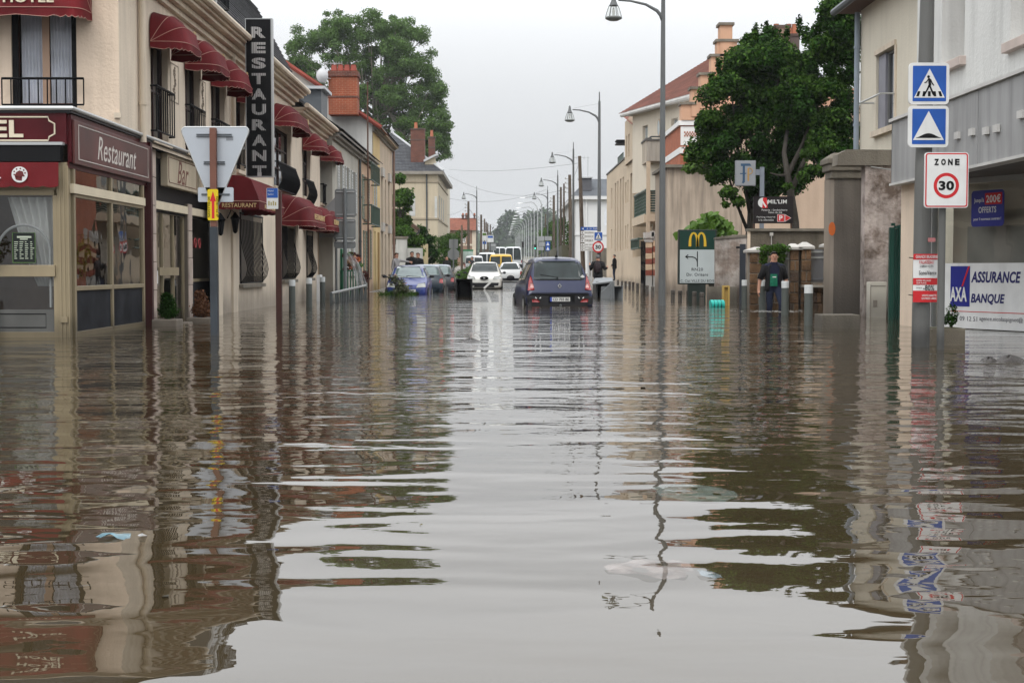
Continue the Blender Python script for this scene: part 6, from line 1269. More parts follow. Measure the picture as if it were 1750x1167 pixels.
ye = rearY(c, .1, 1.1); MB().tube([Vector(c.w((-.05,ye-.03,1.08))), Vector(c.w((-.48,rearY(c,-.48,1.16)-.03,1.15)))], .012, 5).tube([Vector(c.w((-.05,ye-.03,1.08))), Vector(c.w((-.02,ye-.01,1.05)))], .03, 6).build('rear_wiper', MATS['black'], c.t)
MB().tube([Vector(c.w((0,.78,1.62))), Vector(c.w((0,.62,1.78)))], .008, 5).lathe(Vector(c.w((0,.78,1.60))), [(.04,0),(.03,.06)], 8).build('roof_aerial', MATS['black'], c.t)
for s_ in (-1,1):
    c.patch('side_window', [(.75,1.03),(1.65,1.0),(1.65,1.46),(.85,1.46)] if s_ < 0 else [(.75,1.03),(1.65,1.0),(1.65,1.46),(.85,1.46)], 'left' if s_ < 0 else 'right', MATS['car_glass'])
    c.patch('side_window', [(1.72,1.0),(2.65,.98),(2.45,1.44),(1.72,1.46)], 'left' if s_ < 0 else 'right', MATS['car_glass'])
c.mirrors(1.03, 2.75, 1.05, MATS['plastic_black'], 1.15); c.wheels(.72, 3.4, W, .32)
yg = rearY(c, .6, 1.1); MB().prism(FY(39.4+yg-.03), [(xo+.56,zz+1.10),(xo+.62,zz+1.05),(xo+.68,zz+1.10),(xo+.62,zz+1.15)], 0, .006).build('badge_sticker', MATS['sign_white'], c.t)
y1 = rearY(c,-.35,.95)-.02
for sx in (-.6, .52):
    FS_ = FY(39.4-.02)
    b = MB(); b.tube([FS_.p(xo+sx-.05,zz+.57,.02),FS_.p(xo+sx-.015,zz+.535,.02)], .014, 5).tube([FS_.p(xo+sx+.10,zz+.57,.02),FS_.p(xo+sx+.065,zz+.535,.02)], .014, 5); b.build('cat_eye_sticker', MATS['sign_white'], c.t)
MB().tube([Vector(c.w((0,-.12,.33))), Vector(c.w((0,.1,.30)))], .03, 6).sphere(c.w((0,-.12,.36)), .035, 8).build('tow_ball', MATS['post_grey'], c.t)
c.t.rotation_euler.z = R(5)
# ---- front facing hatchbacks
def hatch(L=3.8, H=1.42, bonnet=.86, W=1.64, nose=.62):
    h = H; return seg((0,.28,.45,.58,.8,.90,.82),(.05,.22,.55,.78,.88,.98,.9),(.16,.2,.8,.98,.94,1.,.84),(.38,.2,.88,1.22,.96,1.,.76),(.62,.2,.90,h-.04,.97,1.,.70),(1.0,.2,.90,h,.97,1.,.69),(1.7,.2,.89,h+.005,.97,1.,.70),(2.15,.2,.87,h-.06,.97,1.,.70),(2.45,.2,.86,h-.24,.97,1.,.73),(2.85,.2,.84,bonnet+.06,.97,.99,.80),(3.0,.2,.80,bonnet,.97,.98,.82),(L-.38,.2,.66,bonnet-.12,.95,.95,.80),(L-.10,.22,.56,nose+.06,.9,.90,.76),(L,.28,.46,nose-.05,.8,.80,.70))
def front_details(c, W, L, H, bon, glass, plate=None, lampz=(.58,.72), lampx=(.42,.76), grille=None, py=None, roofbar=False):
    c.patch('windscreen', [(-.66,bon+.07),(.66,bon+.07),(.555,H-.07),(-.555,H-.07)], 'front', glass, off=.012)
    x0, x1 = lampx; z0, z1 = lampz; c.sym('headlight', [(x0,z0),(x1,z0+.02),(x1-.03,z1+.02),(x0+.05,z1-.02)], 'front', MATS['lamp_clear'], off=.014, nu=5, nv=3)
    c.patch('bumper_intake', [(-.5,.29),(.5,.29),(.46,.40),(-.46,.40)], 'front', MATS['plastic_black'], off=.01)
    for f_ in ('left','right'):
        c.patch('side_window', [(.75,.96),(1.5,.95),(1.5,H-.13),(.92,H-.13)], f_, MATS['car_glass']); c.patch('side_window', [(1.56,.95),(2.45,.93),(2.12,H-.14),(1.56,H-.13)], f_, MATS['car_glass'])
    c.mirrors(W/2+.09, 2.45, .98, MATS['plastic_black'], .9); c.wheels(.62, L-.72, W, .29)
    c.patch('rear_window', [(-.6,.98),(.6,.98),(.54,H-.1),(-.54,H-.1)], 'rear', MATS['car_glass'])
g_ = -.31
blue = paint('paint_blue', (.014,.03,.17), .2)
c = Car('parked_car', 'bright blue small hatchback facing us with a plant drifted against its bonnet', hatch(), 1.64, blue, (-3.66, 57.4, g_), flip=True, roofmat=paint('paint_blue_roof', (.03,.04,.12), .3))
front_details(c, 1.64, 3.8, 1.42, .86, MATS['car_glass_pale'], lampz=(.56,.72), lampx=(.38,.72))
FB1 = FY(57.35); MB().fbox(FB1, -3.66-.26+.1, -3.66+.26+.1, g_+.40, g_+.5, -.02, .01).build('number_plate', MATS['plate'], c.t); text('74', FB1, -3.45, g_+.45, .16, .07, MATS['black'], c.t, n=.012)
MB().tube([Vector(c.w((-.5,2.93,.97))), Vector(c.w((.05,2.80,1.0)))], .012, 5).tube([Vector(c.w((.0,2.93,.97))), Vector(c.w((.5,2.80,1.0)))], .012, 5).build('wiper', MATS['black'], c.t)
c.patch('grille_slot', [(-.25,.60),(.25,.60),(.22,.63),(-.22,.63)], 'front', MATS['black'])
teal = paint('paint_teal', (.004,.014,.025), .4)
for (nm, lab, x, y, m_, H_, W_) in (('parked_car','dark teal hatchback parked nose away just behind the bright blue car',-3.3,63.2,teal,1.45,1.68),('parked_car','near black hatchback with a pale roof, farthest of the three kerbside cars',-3.05,69.6,paint('paint_black', (.012,.014,.02), .4),1.47,1.72)):
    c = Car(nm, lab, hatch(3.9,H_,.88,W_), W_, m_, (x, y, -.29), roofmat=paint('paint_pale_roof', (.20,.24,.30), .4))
    c.patch('rear_window', [(-.64,1.0),(.64,1.0),(.56,H_-.08),(-.56,H_-.08)], 'rear', MATS['car_glass_pale']); c.sym('tail_lamp', [(.64,.68),(.79,.66),(.77,.86),(.66,.84)], 'rear', MATS['lamp_red'], off=.016, nu=4, nv=4)
    for f_ in ('left','right'): c.patch('side_window', [(.75,.96),(1.5,.95),(1.5,H_-.13),(.92,H_-.13)], f_, MATS['car_glass']); c.patch('side_window', [(1.56,.95),(2.45,.93),(2.12,H_-.14),(1.56,H_-.13)], f_, MATS['car_glass'])
    c.mirrors(W_/2+.09, 2.4, .98, MATS['plastic_black'], .9); c.wheels(.62, 3.15, W_, .29); c.patch('windscreen', [(-.64,.96),(.64,.96),(.55,H_-.08),(-.55,H_-.08)], 'front', MATS['car_glass'])
    c.patch('bumper', [(-.8,.25),(.8,.25),(.82,.46),(-.82,.46)], 'rear', m_, off=.02)
white = paint('paint_white', (.62,.62,.58), .05)
c = Car('parked_car', 'white hatchback facing us on the water edge with a crooked number plate', hatch(4.2,1.52,.95,1.77,.72), 1.77, white, (-.92, 73.6, -.2), flip=True)
front_details(c, 1.77, 4.2, 1.52, .95, MATS['car_glass'], lampz=(.66,.80), lampx=(.42,.80))
FSt = FY(73.55); X0 = -.92; MB().prism(FSt, [(X0+.21*a_, -.2+.73+.09*b_) for a_, b_ in circ(1,k=16)], -.05, .0).build('grille', MATS['black'], c.t); MB().fbox(FSt, X0-.05, X0+.05, .49, .58, .001, .01).build('badge', MATS['chrome'], c.t)
c.patch('lower_grille', [(-.68,.36),(.68,.36),(.70,.50),(-.70,.50)], 'front', MATS['plastic_black'], off=.01)
MB().prism(FSt, [(X0-.05,-.2+.26),(X0+.02,-.2+.20),(X0+.42,-.2+.56),(X0+.35,-.2+.62)], .03, .05).build('number_plate', MATS['plate'], c.t)
c = Car('parked_car', 'small white hatchback seen from behind beyond the white facing car', hatch(3.6,1.46,.9,1.65), 1.65, paint('paint_white2', (.55,.56,.56), .05), (.46, 101.5, -.03))
c.patch('rear_window', [(-.66,.98),(.66,.98),(.56,1.38),(-.56,1.38)], 'rear', MATS['car_glass']); c.sym('tail_lamp', [(.64,.62),(.80,.62),(.79,.86),(.68,.86)], 'rear', MATS['lamp_red'], off=.016, nu=3, nv=3); c.patch('bumper', [(-.8,.25),(.8,.25),(.82,.4),(-.82,.4)], 'rear', MATS['plastic_black'], off=.02); c.patch('number_plate', [(-.24,.55),(.24,.55),(.24,.66),(-.24,.66)], 'rear', MATS['plate']); c.wheels(.6,2.95,1.65,.28); c.mirrors(.92,2.4,.98,MATS['plastic_black'],.9)
# ---- vans, bus far off
def van(name, label, x, y, z, W_, H_, L_, mat, cat='van', glass=True):
    st = seg((0,.3,.5,.9,.9,.96,.92),(.04,.24,.9,H_*.62,.95,1.,.94),(.10,.22,1.0,H_*.93,.97,1.,.88),(.3,.22,1.02,H_,.97,1.,.86),(L_*.6,.22,1.02,H_,.97,1.,.86),(L_*.72,.22,1.0,H_*.9,.97,1.,.84),(L_*.84,.22,.98,1.08,.96,.98,.84),(L_-.1,.24,.7,.84,.9,.9,.8),(L_,.3,.5,.66,.8,.8,.7))
    c = Car(name, label, st, W_, mat, (x,y,z)); c.t['category'] = cat
    c.sym('rear_window', [(.06,1.08),(W_*.43,1.08),(W_*.40,H_-.22),(.06,H_-.20)], 'rear', MATS['car_glass'], off=.014); c.sym('tail_lamp', [(W_*.44,.7),(W_*.49,.7),(W_*.48,1.1),(W_*.44,1.1)], 'rear', MATS['lamp_red'], nu=2, nv=3)
    c.box('bumper', -W_/2+.03, W_/2-.03, -.04, .08, .28, .5, MATS['plastic_black']); c.wheels(.6, L_-.8, W_, .30); c.mirrors(W_/2+.1, L_*.74, 1.1, MATS['plastic_black'])
    c.box('door_gap', -.008, .008, -.012, .06, .55, 1.05, MATS['black'], bev=0)
    return c
van('parked_van', 'yellow post van seen from behind above the white cars', -.17, 112, .25, 1.83, 1.85, 4.0, paint('paint_yellow', (.50,.30,.02), .0))
van('parked_van', 'white van far down the road at the left of the yellow van', -1.6, 150, .55, 1.9, 2.1, 4.8, paint('paint_white3', (.6,.61,.62), 0))
van('parked_van', 'small white van between the green map board and the yellow van', -2.65, 138, .42, 1.75, 1.8, 4.2, paint('paint_white3', (.6,.61,.62), 0))
c = van('parked_bus', 'white coach far off in the haze at the middle of the road', 1.35, 205, 1.15, 2.4, 2.9, 10, paint('paint_white3', (.6,.61,.62), 0), 'bus')
van('parked_van', 'hazy white lorry ahead of the coach', -.6, 245, 1.7, 2.3, 2.9, 7, paint('paint_white3', (.6,.61,.62), 0), 'lorry')
# ================================================================ STREET FURNITURE
def lamp_post(label, X, Y, zb=-.3, ztop=9.6, side=-1, arm_z=7.68):
    t = thing('lamp_post', label, 'street lamp', (X, Y, zb), 'grey street lamps with glass bell lanterns')
    MB().tube([(X,Y,zb),(X,Y,2.2),(X,Y,arm_z),(X,Y,arm_z+.55)], [.092,.082,.055,.05], 12).tube([(X,Y,arm_z+.5),(X,Y,arm_z+.95)], [.03,.024], 8).tube([(X,Y,zb),(X,Y,zb+.5)], [.11,.095], 12).build('pole', MATS['pole_grey'], t, smooth=False)
    s = side; az = arm_z
    MB().tube([(X,Y,az-.42),(X+s*.06,Y,az-.2),(X+s*.16,Y,az-.08),(X+s*.45,Y,az+.08),(X+s*.85,Y,az+.17),(X+s*1.16,Y,az+.19)], [.03,.05,.045,.034,.028,.024], 8).build('arm', MATS['pole_grey'], t, smooth=True)
    MB().tube([(X,Y,az+.45),(X+s*1.1,Y,az+.26)], .006, 4).build('stay', MATS['alu'], t)
    lx, lz = X+s*1.28, az+.02
    def L_(prof, name, mat): return MB().lathe((lx,Y,lz), prof, 16).build(name, mat, t, smooth=True)
    L_([(.02,.34),(.045,.30),(.06,.16),(.11,.04),(.12,.02)], 'lantern_cap', MATS['pole_grey'])
    g = MB(); pr = [(.118,.02),(.165,-.12),(.205,-.27)]
    i0 = 0
    g.grid(lambda a, b_: (lx+np.interp(b_,[0,.5,1],[.118,.165,.2])*math.cos(a*2*math.pi), Y+np.interp(b_,[0,.5,1],[.118,.165,.2])*math.sin(a*2*math.pi), lz+.02-.29*b_), 20, 4); gl = g.build('lantern_glass', MATS['lamp_glass'], t, smooth=True)
    L_([(.205,-.26),(.222,-.28),(.215,-.31),(.12,-.355),(.01,-.365)], 'lantern_bowl', M('bowl', (.16,.17,.16), .35, .05))
    b = MB()
    for k in range(6): a = k*math.pi/3; b.tube([(lx+.12*math.cos(a),Y+.12*math.sin(a),lz+.02),(lx+.17*math.cos(a),Y+.17*math.sin(a),lz-.12),(lx+.21*math.cos(a),Y+.21*math.sin(a),lz-.27)], .007, 4)
    b.build('lantern_rib', MATS['pole_grey'], t); MB().lathe((lx,Y,lz-.22), [(.03,0),(.04,.1),(.02,.2)], 8).build('bulb', M('bulb', (.6,.6,.58), .3, 0), t)
    return t
l1 = lamp_post('tall grey street lamp nearest us, cut by the top of the picture', 4.13, 39.6, -.3)
def lampcopy(label, X, Y, z=0, side=1):
    o = dup(l1, (X, Y, z), label); o.scale = (1,1,1)
    if side < 0: o.rotation_euler.z = math.pi
    return o
for k, lab in enumerate(('grey street lamp second from us, carrying the small 30 sign','grey street lamp third from us, before the white house','grey street lamp fourth from us, beside the ivy hedge','grey street lamp fifth from us, last with a glass bell on this side')):
    lampcopy(lab, 4.13+[.02,.12,.12,.12][k], [66,92.5,119,146][k], -.35+[0,.05,.1,.35][k]-.0)
lampcopy('grey street lamp on the left kerb behind the green map board', -2.6, 150, .2, 1)
# white swan neck lamps far away
def swan(label, X, Y):
    z = gz(Y); t = thing('swan_neck_lamp', label, 'street lamp', (X,Y,z), 'pale swan necked lamps in the distance')
    MB().tube([(X,Y,z),(X,Y,z+8.0)]+[(X-1.1*(1-math.cos(a)),Y,z+8.0+1.3*math.sin(a)) for a in (.5,1,1.4)]+[(X-2.2,Y,z+9.1)], [.10,.07,.06,.055,.05,.05], 6).build('pole', M('pale_steel', (.36,.37,.37), .5, .05), t); MB().hexa([(X-2.9,Y-.14,z+9.02),(X-2.1,Y-.14,z+9.02),(X-2.1,Y+.14,z+9.02),(X-2.9,Y+.14,z+9.02),(X-2.8,Y-.08,z+9.16),(X-2.15,Y-.08,z+9.2),(X-2.15,Y+.08,z+9.2),(X-2.8,Y+.08,z+9.16)]).build('lamp_head', MATS['alu'], t)
    return t
sw_ = None
ordn = ('nearest','second','third','fourth','fifth','sixth','seventh','eighth','ninth','tenth','eleventh','twelfth','thirteenth','fourteenth')
for k in range(14):
    Y = 196+k*22+(k*k)*.8; X = 4.95; lab = 'pale swan necked lamp, '+ordn[k]+' from us in the hazy row on the right'
    if k == 0: sw_ = swan(lab, X, Y)
    else: dup(sw_, (X, Y, gz(Y)+0), lab)
# utility poles
M('insulator', (.3,.28,.25), .4)
def upole(label, px, ytop, s, r=.13, cross=True, lean=0, mat=None):
    Y = FL/s; p = onY(px, ytop, Y); t = thing('utility_pole', label, 'utility pole', (p.x+lean, Y, gz(Y)-.1), 'utility poles along the street')
    MB().tube([(p.x+lean,Y,gz(Y)-.2),(p.x,Y,p.z)], [r*1.15,r*.75], 8).build('pole', mat or MATS['wood_pole'], t)
    if cross:
        b = MB()
        for k in range(4): z = p.z-.35-k*.38; b.tube([(p.x-.02,Y,z),(p.x-.36,Y,z)], .02, 4).lathe((p.x-.36,Y,z-.02), [(.03,0),(.06,.05),(.03,.14)], 6)
        b.build('insulators', MATS['insulator'], t)
    return t, p
UP = {}
for key, a in dict(a=('leaning brown wooden pole behind the blue direction signs', 990.5, 267, 26, .14, False, .28), b=('stout wooden pole right of the third lamp, tallest by the hedge', 973.5, 299, 20, .17, True, .15), c=('thin wooden pole between the hedge lamps, second in the row', 963.8, 314, 17.5, .11, False), d=('wooden pole with four insulators, third in the row by the hedge', 958.5, 320, 16.5, .14, True), e=('thick wooden pole with side insulators above the hedge', 946.5, 334, 15, .17, True), f=('short thin pole rising from the top of the hedge', 932.3, 366, 12, .12, False),
        g=('wooden pole left of the road beside the red tiled house', 800.5, 344.5, 15, .16, True), h=('thin dark pole left of the villa tree with no arm', 789.2, 385, 21, .1, False), i=('concrete pole right of the tiled house, nearest of the hazy row', 822.3, 367, 13.4, .16, True), j=('concrete pole second in the hazy row on the left', 828, 374, 12, .14, True), k=('concrete pole third in the hazy row on the left', 831, 379.5, 11, .14, True), l=('concrete pole fourth in the hazy row on the left', 833.6, 382, 10.2, .14, True), m=('concrete pole fifth in the hazy row on the left', 838, 384, 9.4, .15, True)).items(): UP[key] = upole(*a)[1]
# overhead wires
def wire(p, q, sag=.5, r=.012, label=None):
    p, q = Vector(p), Vector(q); pts = [p.lerp(q, i/14)-Vector((0,0,sag*4*(i/14)*(1-i/14))) for i in range(15)]
    o = MB().tube(pts, r*.65, 4).build('overhead_wire', MATS['black'], None); tag(o, label, 'wire'); return o
wire(onY(768,290,150), onY(990,279,100), .3, .014, 'highest overhead wire crossing from the villa tree to the leaning pole')
wire(onY(766,300,150), onY(972,322,130), 1.2, .014, 'sagging overhead wire crossing below the highest one to the stout pole')
wire(onY(766,339,153), onY(934,324,148), .7, .015, 'overhead wire crossing the road just above the tiled house')
wire(onY(764,367,153), UP['g']-Vector((.3,0,.6)), .25, .016, 'short overhead wire from the villa to the pole beside the tiled house')
wire(UP['g']-Vector((.3,0,.4)), UP['e']-Vector((.3,0,.5)), 3.2, .016, 'long low overhead wire sagging across the distant road')
wire(UP['i']-Vector((.3,0,.4)), UP['d']-Vector((.3,0,.5)), 2.2, .016, 'overhead wire from the hazy row to the third hedge pole')
wire(UP['g']-Vector((.1,0,.5)), UP['m']-Vector((.3,0,.5)), .8, .016, 'overhead wire running along the hazy row of poles')
wire(UP['k']-Vector((.3,0,.6)), UP['f']-Vector((.0,0,.3)), 1.6, .018, 'faint lowest overhead wire in front of the wooded hill')
wire(UP['a']-Vector((.0,0,.3)), UP['b']-Vector((.2,0,.5)), .5, .014, 'overhead wire between the leaning pole and the stout pole')
# ---- signs
def plate(F, cu, cz, w_, h_, par, mat, name='sign_plate', n=0, th=.02, r=.04): return flat(name, F, rrect(w_, h_, r, cu, cz), n, n+th, mat, par)
def signbox(F, pa, pb, ya, yb): (a, z1), (c, z0) = F.at(pa, ya), F.at(pb, yb); return (a+c)/2, (z0+z1)/2, c-a, z1-z0
def pedestrian(F, cu, cz, s, par, n, bm, wm, stripes=True):
    """white triangle with a walking figure"""
    par2 = flat('triangle', F, [(cu-.46*s,cz-.42*s),(cu+.46*s,cz-.42*s),(cu,cz+.44*s)], n, n+.002, wm, par); b = MB()
    q = lambda P: b.prism(F, [(cu+x*s, cz+y*s) for x, y in P], n+.0025, n+.0045)
    q([(x*.042-.035, y*.042+.20) for x, y in circ(1, k=14)])
    q([(-.05,.15),(.0,.16),(.035,.12),(.05,-.06),(.0,-.08),(-.03,-.04)]); q([(-.03,-.04),(.03,-.06),(.10,-.22),(.145,-.33),(.105,-.35),(.05,-.24)]); q([(-.03,-.03),(.02,-.06),(-.05,-.2),(-.13,-.34),(-.17,-.32),(-.10,-.2)])
    q([(.02,.14),(.045,.12),(.09,.02),(.14,-.05),(.12,-.07),(.06,-.01)]); q([(-.05,.14),(-.03,.12),(-.08,.03),(-.15,-.0),(-.16,.03),(-.10,.06)])
    if stripes:
        for k, x in enumerate((-.35,-.17,0,.17,.35)): sk = -x*.13; q([(x-.045-sk*0,-.38),(x+.035,-.38),(x+.035+sk,-.23),(x-.045+sk,-.23)])
    b.build('pictogram', bm, par2)
bp = thing('sign_pole', 'broad grey steel pole carrying the pedestrian crossing and speed bump signs', 'pole', (5.03, 18.3, -.38))
MB().tube([(5.03,18.3,-.38),(5.04,18.3,2.0),(5.07,18.3,4.9)], [.108,.10,.078], 20).build('shaft', M('pole_near', (.115,.115,.11), .45, .1, 1.5, streak=.12, damp=.25), bp)
Fp = FY(18.16)
for (lab, ya, yb_, kind) in (('blue square pedestrian crossing sign at the top of the broad grey pole',108,179.5,0),('blue square speed bump sign under the pedestrian crossing sign',181.5,252.5,1)):
    cu, cz, w_, h_ = signbox(Fp, 1552.5-(1 if kind else 0), 1620.5-(1 if kind else 0), ya, yb_); t = thing('road_sign', lab, 'road sign', Fp.p(cu, cz-h_/2, 0))
    plate(Fp, cu, cz, w_, h_, t, MATS['sign_white'], 'sign_plate', 0, .03, .05); plate(Fp, cu+.005, cz, w_*.83, h_*.85, t, MATS['blue_sign'], 'blue_field', .0305, .002, .01)
    if kind == 0: pedestrian(Fp, cu+.005, cz, w_*.83, t, .033, MATS['black'], MATS['sign_white'])
    else:
        s = w_*.83; tt = flat('triangle', Fp, [(cu-.46*s,cz-.40*s),(cu+.46*s,cz-.40*s),(cu,cz+.46*s)], .033, .035, MATS['sign_white'], t)
        flat('bump_pictogram', Fp, [(cu-.37*s,cz-.34*s)]+[(cu+(-.37+.74*k/16)*s, cz+(-.33+.13*math.sin(math.pi*k/16)**1.5)*s) for k in range(17)]+[(cu+.37*s,cz-.34*s)], .0355, .0375, MATS['black'], tt)
    MB().fbox(Fp, cu-w_*.4, cu+w_*.4, cz-.012, cz+.012, -.03, -.001).fbox(Fp, 5.07-.11, 5.07+.11, cz-.03, cz+.03, -.26, -.03).build('clamp', MATS['alu'], t)
# poster tied to the pole
Fq = FY(18.16); cu, cz, w_, h_ = signbox(Fq, 1562, 1602.5, 434, 516.5); po = thing('event_poster', 'red and white sale poster tied round the broad grey pole', 'poster', Fq.p(cu,cz-h_/2,0)); e = w_/2
MB().grid(lambda a, t: Fq.p(cu-e+w_*a, cz-h_/2+h_*t, .02-.05*(2*a-1)**2), 8, 2).build('paper', MATS['sign_white'], po)
def pg(y0, y1, mat, nm='red_band', x0=0, x1=1): return MB().grid(lambda a, t: Fq.p(cu-e+w_*(x0+(x1-x0)*a), cz+h_/2-h_*(y1+(y0-y1)*t), .022-.05*(2*(x0+(x1-x0)*a)-1)**2), 8, 1).build(nm, mat, po)
pg(0,.12,MATS['sign_red']); pg(.50,.64,MATS['sign_red']); pg(.76,1,MATS['sign_red'])
def pt_(s, fy, fw, fh, mat, fx=.5): text(s, Fq, cu-e+w_*fx, cz+h_/2-h_*fy, w_*fw, h_*fh, mat, po, n=.024, th=.001, bold=.01)
pt_('GRANDE BRADERIE',.06,.9,.065,MATS['sign_white']); pt_('PALAISEAU',.17,.6,.07,MATS['sign_red']); pt_('SAMEDI 4 JUIN',.26,.55,.06,M('print_grey',(.12,.12,.12),.6,0)); pt_('SonoVente',.39,.72,.085,MATS['black'],.55); pt_('-80%',.70,.46,.11,MATS['black'],.6); pt_('jusqu\'à',.70,.22,.04,MATS['black'],.2); pt_('OFFRES SPECIALES',.55,.6,.035,MATS['sign_white'],.38); pt_('SUR PLACE',.60,.4,.035,MATS['sign_white'],.3); pt_('VENTE DIRECTE',.86,.6,.04,MATS['sign_white'],.62); pt_('ENTREE LIBRE',.92,.6,.04,MATS['sign_white'],.62)
for fy in (.09,.86):
    MB().tube([(5.05+.115*math.cos(a), 18.3+.115*math.sin(a), cz+h_/2-h_*fy) for a in np.linspace(0,2*math.pi,15)], .006, 4).tube([Fq.p(cu-e-.005,cz+h_/2-h_*fy,0), Fq.p(cu-e-.06,cz+h_/2-h_*fy+.01,0)], .005, 4).build('cable_tie', MATS['black'], po)
# torn stickers on the pole
o = flat('torn_sticker', FY(18.19), rrect(.09,.05,.01,5.12,FY(18.19).at(1583,410)[1]), 0, .006, M('sticker_pink', (.5,.2,.2), .6), None); tag(o, 'torn pinkish sticker on the broad grey pole above the poster', 'sticker')
# zone 30
zp = thing('zone_sign', 'large white ZONE 30 sign with red border on a thin grey post', 'road sign', (5.10, 17.7, -.38)); Fz = FY(17.63)
MB().tube([(5.10,17.7,-.38),(5.10,17.7,1.95)], .043, 14).build('post', MATS['pole_near'], zp)
cu, cz, w_, h_ = signbox(Fz, 1579.5, 1653, 261, 355.5); sp0 = plate(Fz, cu, cz, w_, h_, zp, MATS['sign_white'], 'sign_plate', 0, .03, .035)
plate(Fz, cu, cz, w_*.965, h_*.97, zp, MATS['sign_red'], 'red_border', .0305, .0015, .03); plate(Fz, cu, cz, w_*.905, h_*.925, zp, MATS['sign_white'], 'white_field', .0325, .0015, .02)
for k_, ch_ in enumerate('ZONE'): text(ch_, Fz, cu+w_*(-.235+.157*k_), cz+h_*.325, w_*.105, h_*.115, MATS['black'], zp, n=.035, bold=.05, name='letter')
flat('red_ring', Fz, circ(w_*.29, cu-.003, cz-h_*.10, 48), .0345, .036, MATS['sign_red'], zp); flat('ring_centre', Fz, circ(w_*.215, cu-.003, cz-h_*.10, 48), .0365, .038, MATS['sign_white'], zp)
text('30', Fz, cu-.003, cz-h_*.10, w_*.35, h_*.17, MATS['black'], zp, n=.0385, bold=.04)
# planter
pn = thing('planter', 'square concrete planter with a small dark conifer between the two sign posts', 'planter', (5.3, 18.75, -.3)); pa_, pb_2 = onY(1592,562,18.6), onY(1650,562,18.6)
MB().box(pa_.x, pb_2.x, 18.6, 19.05, -.3, pa_.z).build('tub', M('planter_concrete', (.30,.26,.20), .95, .12, 5, bump=1, bsc=80, damp=.5), pn, bev=.01)
MB().box(pa_.x+.03, pb_2.x-.03, 18.63, 19.02, pa_.z+.002, pa_.z+.01).build('soil', MATS['earth'], pn); pc_ = onY(1627,540,18.8)
leafmesh('foliage', [((pc_.x,18.8,pc_.z+.03),(.075,.06,.13)),((pc_.x-.03,18.8,pc_.z-.05),(.1,.06,.07)),((pc_.x-.08,18.8,pc_.z-.06),(.05,.05,.05))], 520, .035, MATS['leaf_dark'], pn, 9, flatn=1); MB().tube([(pc_.x,18.8,pa_.z),(pc_.x,18.8,pc_.z+.1)], [.012,.004], 5).build('stem', MATS['bark'], pn)
# ---- bollards with white tops
def bollard(label, X, Y, zt, r, group):
    t = thing('bollard', label, 'bollard', (X,Y,-.38), group)
    MB().tube([(X,Y,-.38),(X,Y,zt-.14)], r, 20).build('post', MATS['bollard_grey'], t, smooth=False); MB().tube([(X,Y,zt-.139),(X,Y,zt-.01),(X,Y,zt)], [r*1.02,r*1.02,r*.93], 20).build('white_cap', M('cap_paint', (.58,.60,.60), .45, .05), t); return t
gr_ = 'grey bollards with white tops on the right pavement'; gl_ = 'grey bollards with white tops on the left pavement'
for (px, yt, s, lab) in ((1273,478.5,70,'grey bollard with white top, farthest from the cement pillar, beside the wading man'),(1303,478.5,75,'grey bollard with white top standing before the wading man'),(1342,480.5,83,'grey bollard with white top just right of the wading man'),(1382,487,102,'grey bollard with white top nearest the cement pillar and nearest us')):
    p = onY(px, yt, FL/s); bollard(lab, p.x, p.y, p.z, .077 if s < 100 else .072, gr_)
for (px, yt, s, lab) in ((499,478.5,74,'grey bollard with white top beside the brown post, nearest us on the left'),(528,475.5,68,'middle grey bollard with white top before the hotel wall'),(551,473.5,60,'grey bollard with white top nearest the pedestrian barrier')):
    p = onY(px, yt, FL/s); bollard(lab, p.x, p.y, p.z, .076, gl_)
# small grey-brown bollards
M('bollard_brown', (.08,.07,.06), .6, .15, 3); sb0 = None
lbl = ['low ringed bollard right beside the directions board, nearest us','low ringed bollard second left of the directions board post','low ringed bollard third from the directions board, before its black foot','low ringed bollard fourth from the directions board, in the pair by the lamp','low ringed bollard closest to the right side of the nearest lamp post',
 'low ringed bollard first left of the nearest lamp post','low ringed bollard second left of the nearest lamp post','low ringed bollard third left of the nearest lamp post','low ringed bollard fourth left of the nearest lamp post','low ringed bollard fifth left of the nearest lamp post','low ringed bollard sixth left of the nearest lamp post','low ringed bollard seventh left of the nearest lamp post','low ringed bollard eighth left of the nearest lamp post','low ringed bollard farthest away behind the tipped grey bins']
for (px, yt, s), lab in zip(((1199.5,499.7,64.5),(1186.6,498,61.7),(1176.5,496.4,58.8),(1162.2,496.6,58),(1149.8,495.4,56.5),(1115.6,489.4,47.3),(1106,487.7,44.8),(1097,484.8,41),(1089.5,483.9,39),(1082,481.8,36),(1076,481,34.5),(1069,480.2,33),(1063,480,31.8),(1056,478,29.5)), lbl):
    Y = FL/s; p = onY(px, yt, Y)
    if sb0 is None:
        r = .062; sb0 = thing('ringed_bollard', lab, 'bollard', (p.x,Y,p.z), 'low ringed bollards along the right kerb'); z = p.z
        MB().tube([(p.x,Y,z-.8),(p.x,Y,z-.12)], r, 16).build('post', MATS['bollard_brown'], sb0); MB().tube([(p.x,Y,z-.12),(p.x,Y,z-.10)], r*.75, 16).build('ring_groove', MATS['black'], sb0); MB().tube([(p.x,Y,z-.10),(p.x,Y,z-.02),(p.x,Y,z)], [r*1.04,r*1.04,r*.8], 16).build('cap', MATS['bollard_brown'], sb0)
    else: dup(sb0, (p.x, Y, p.z), lab)
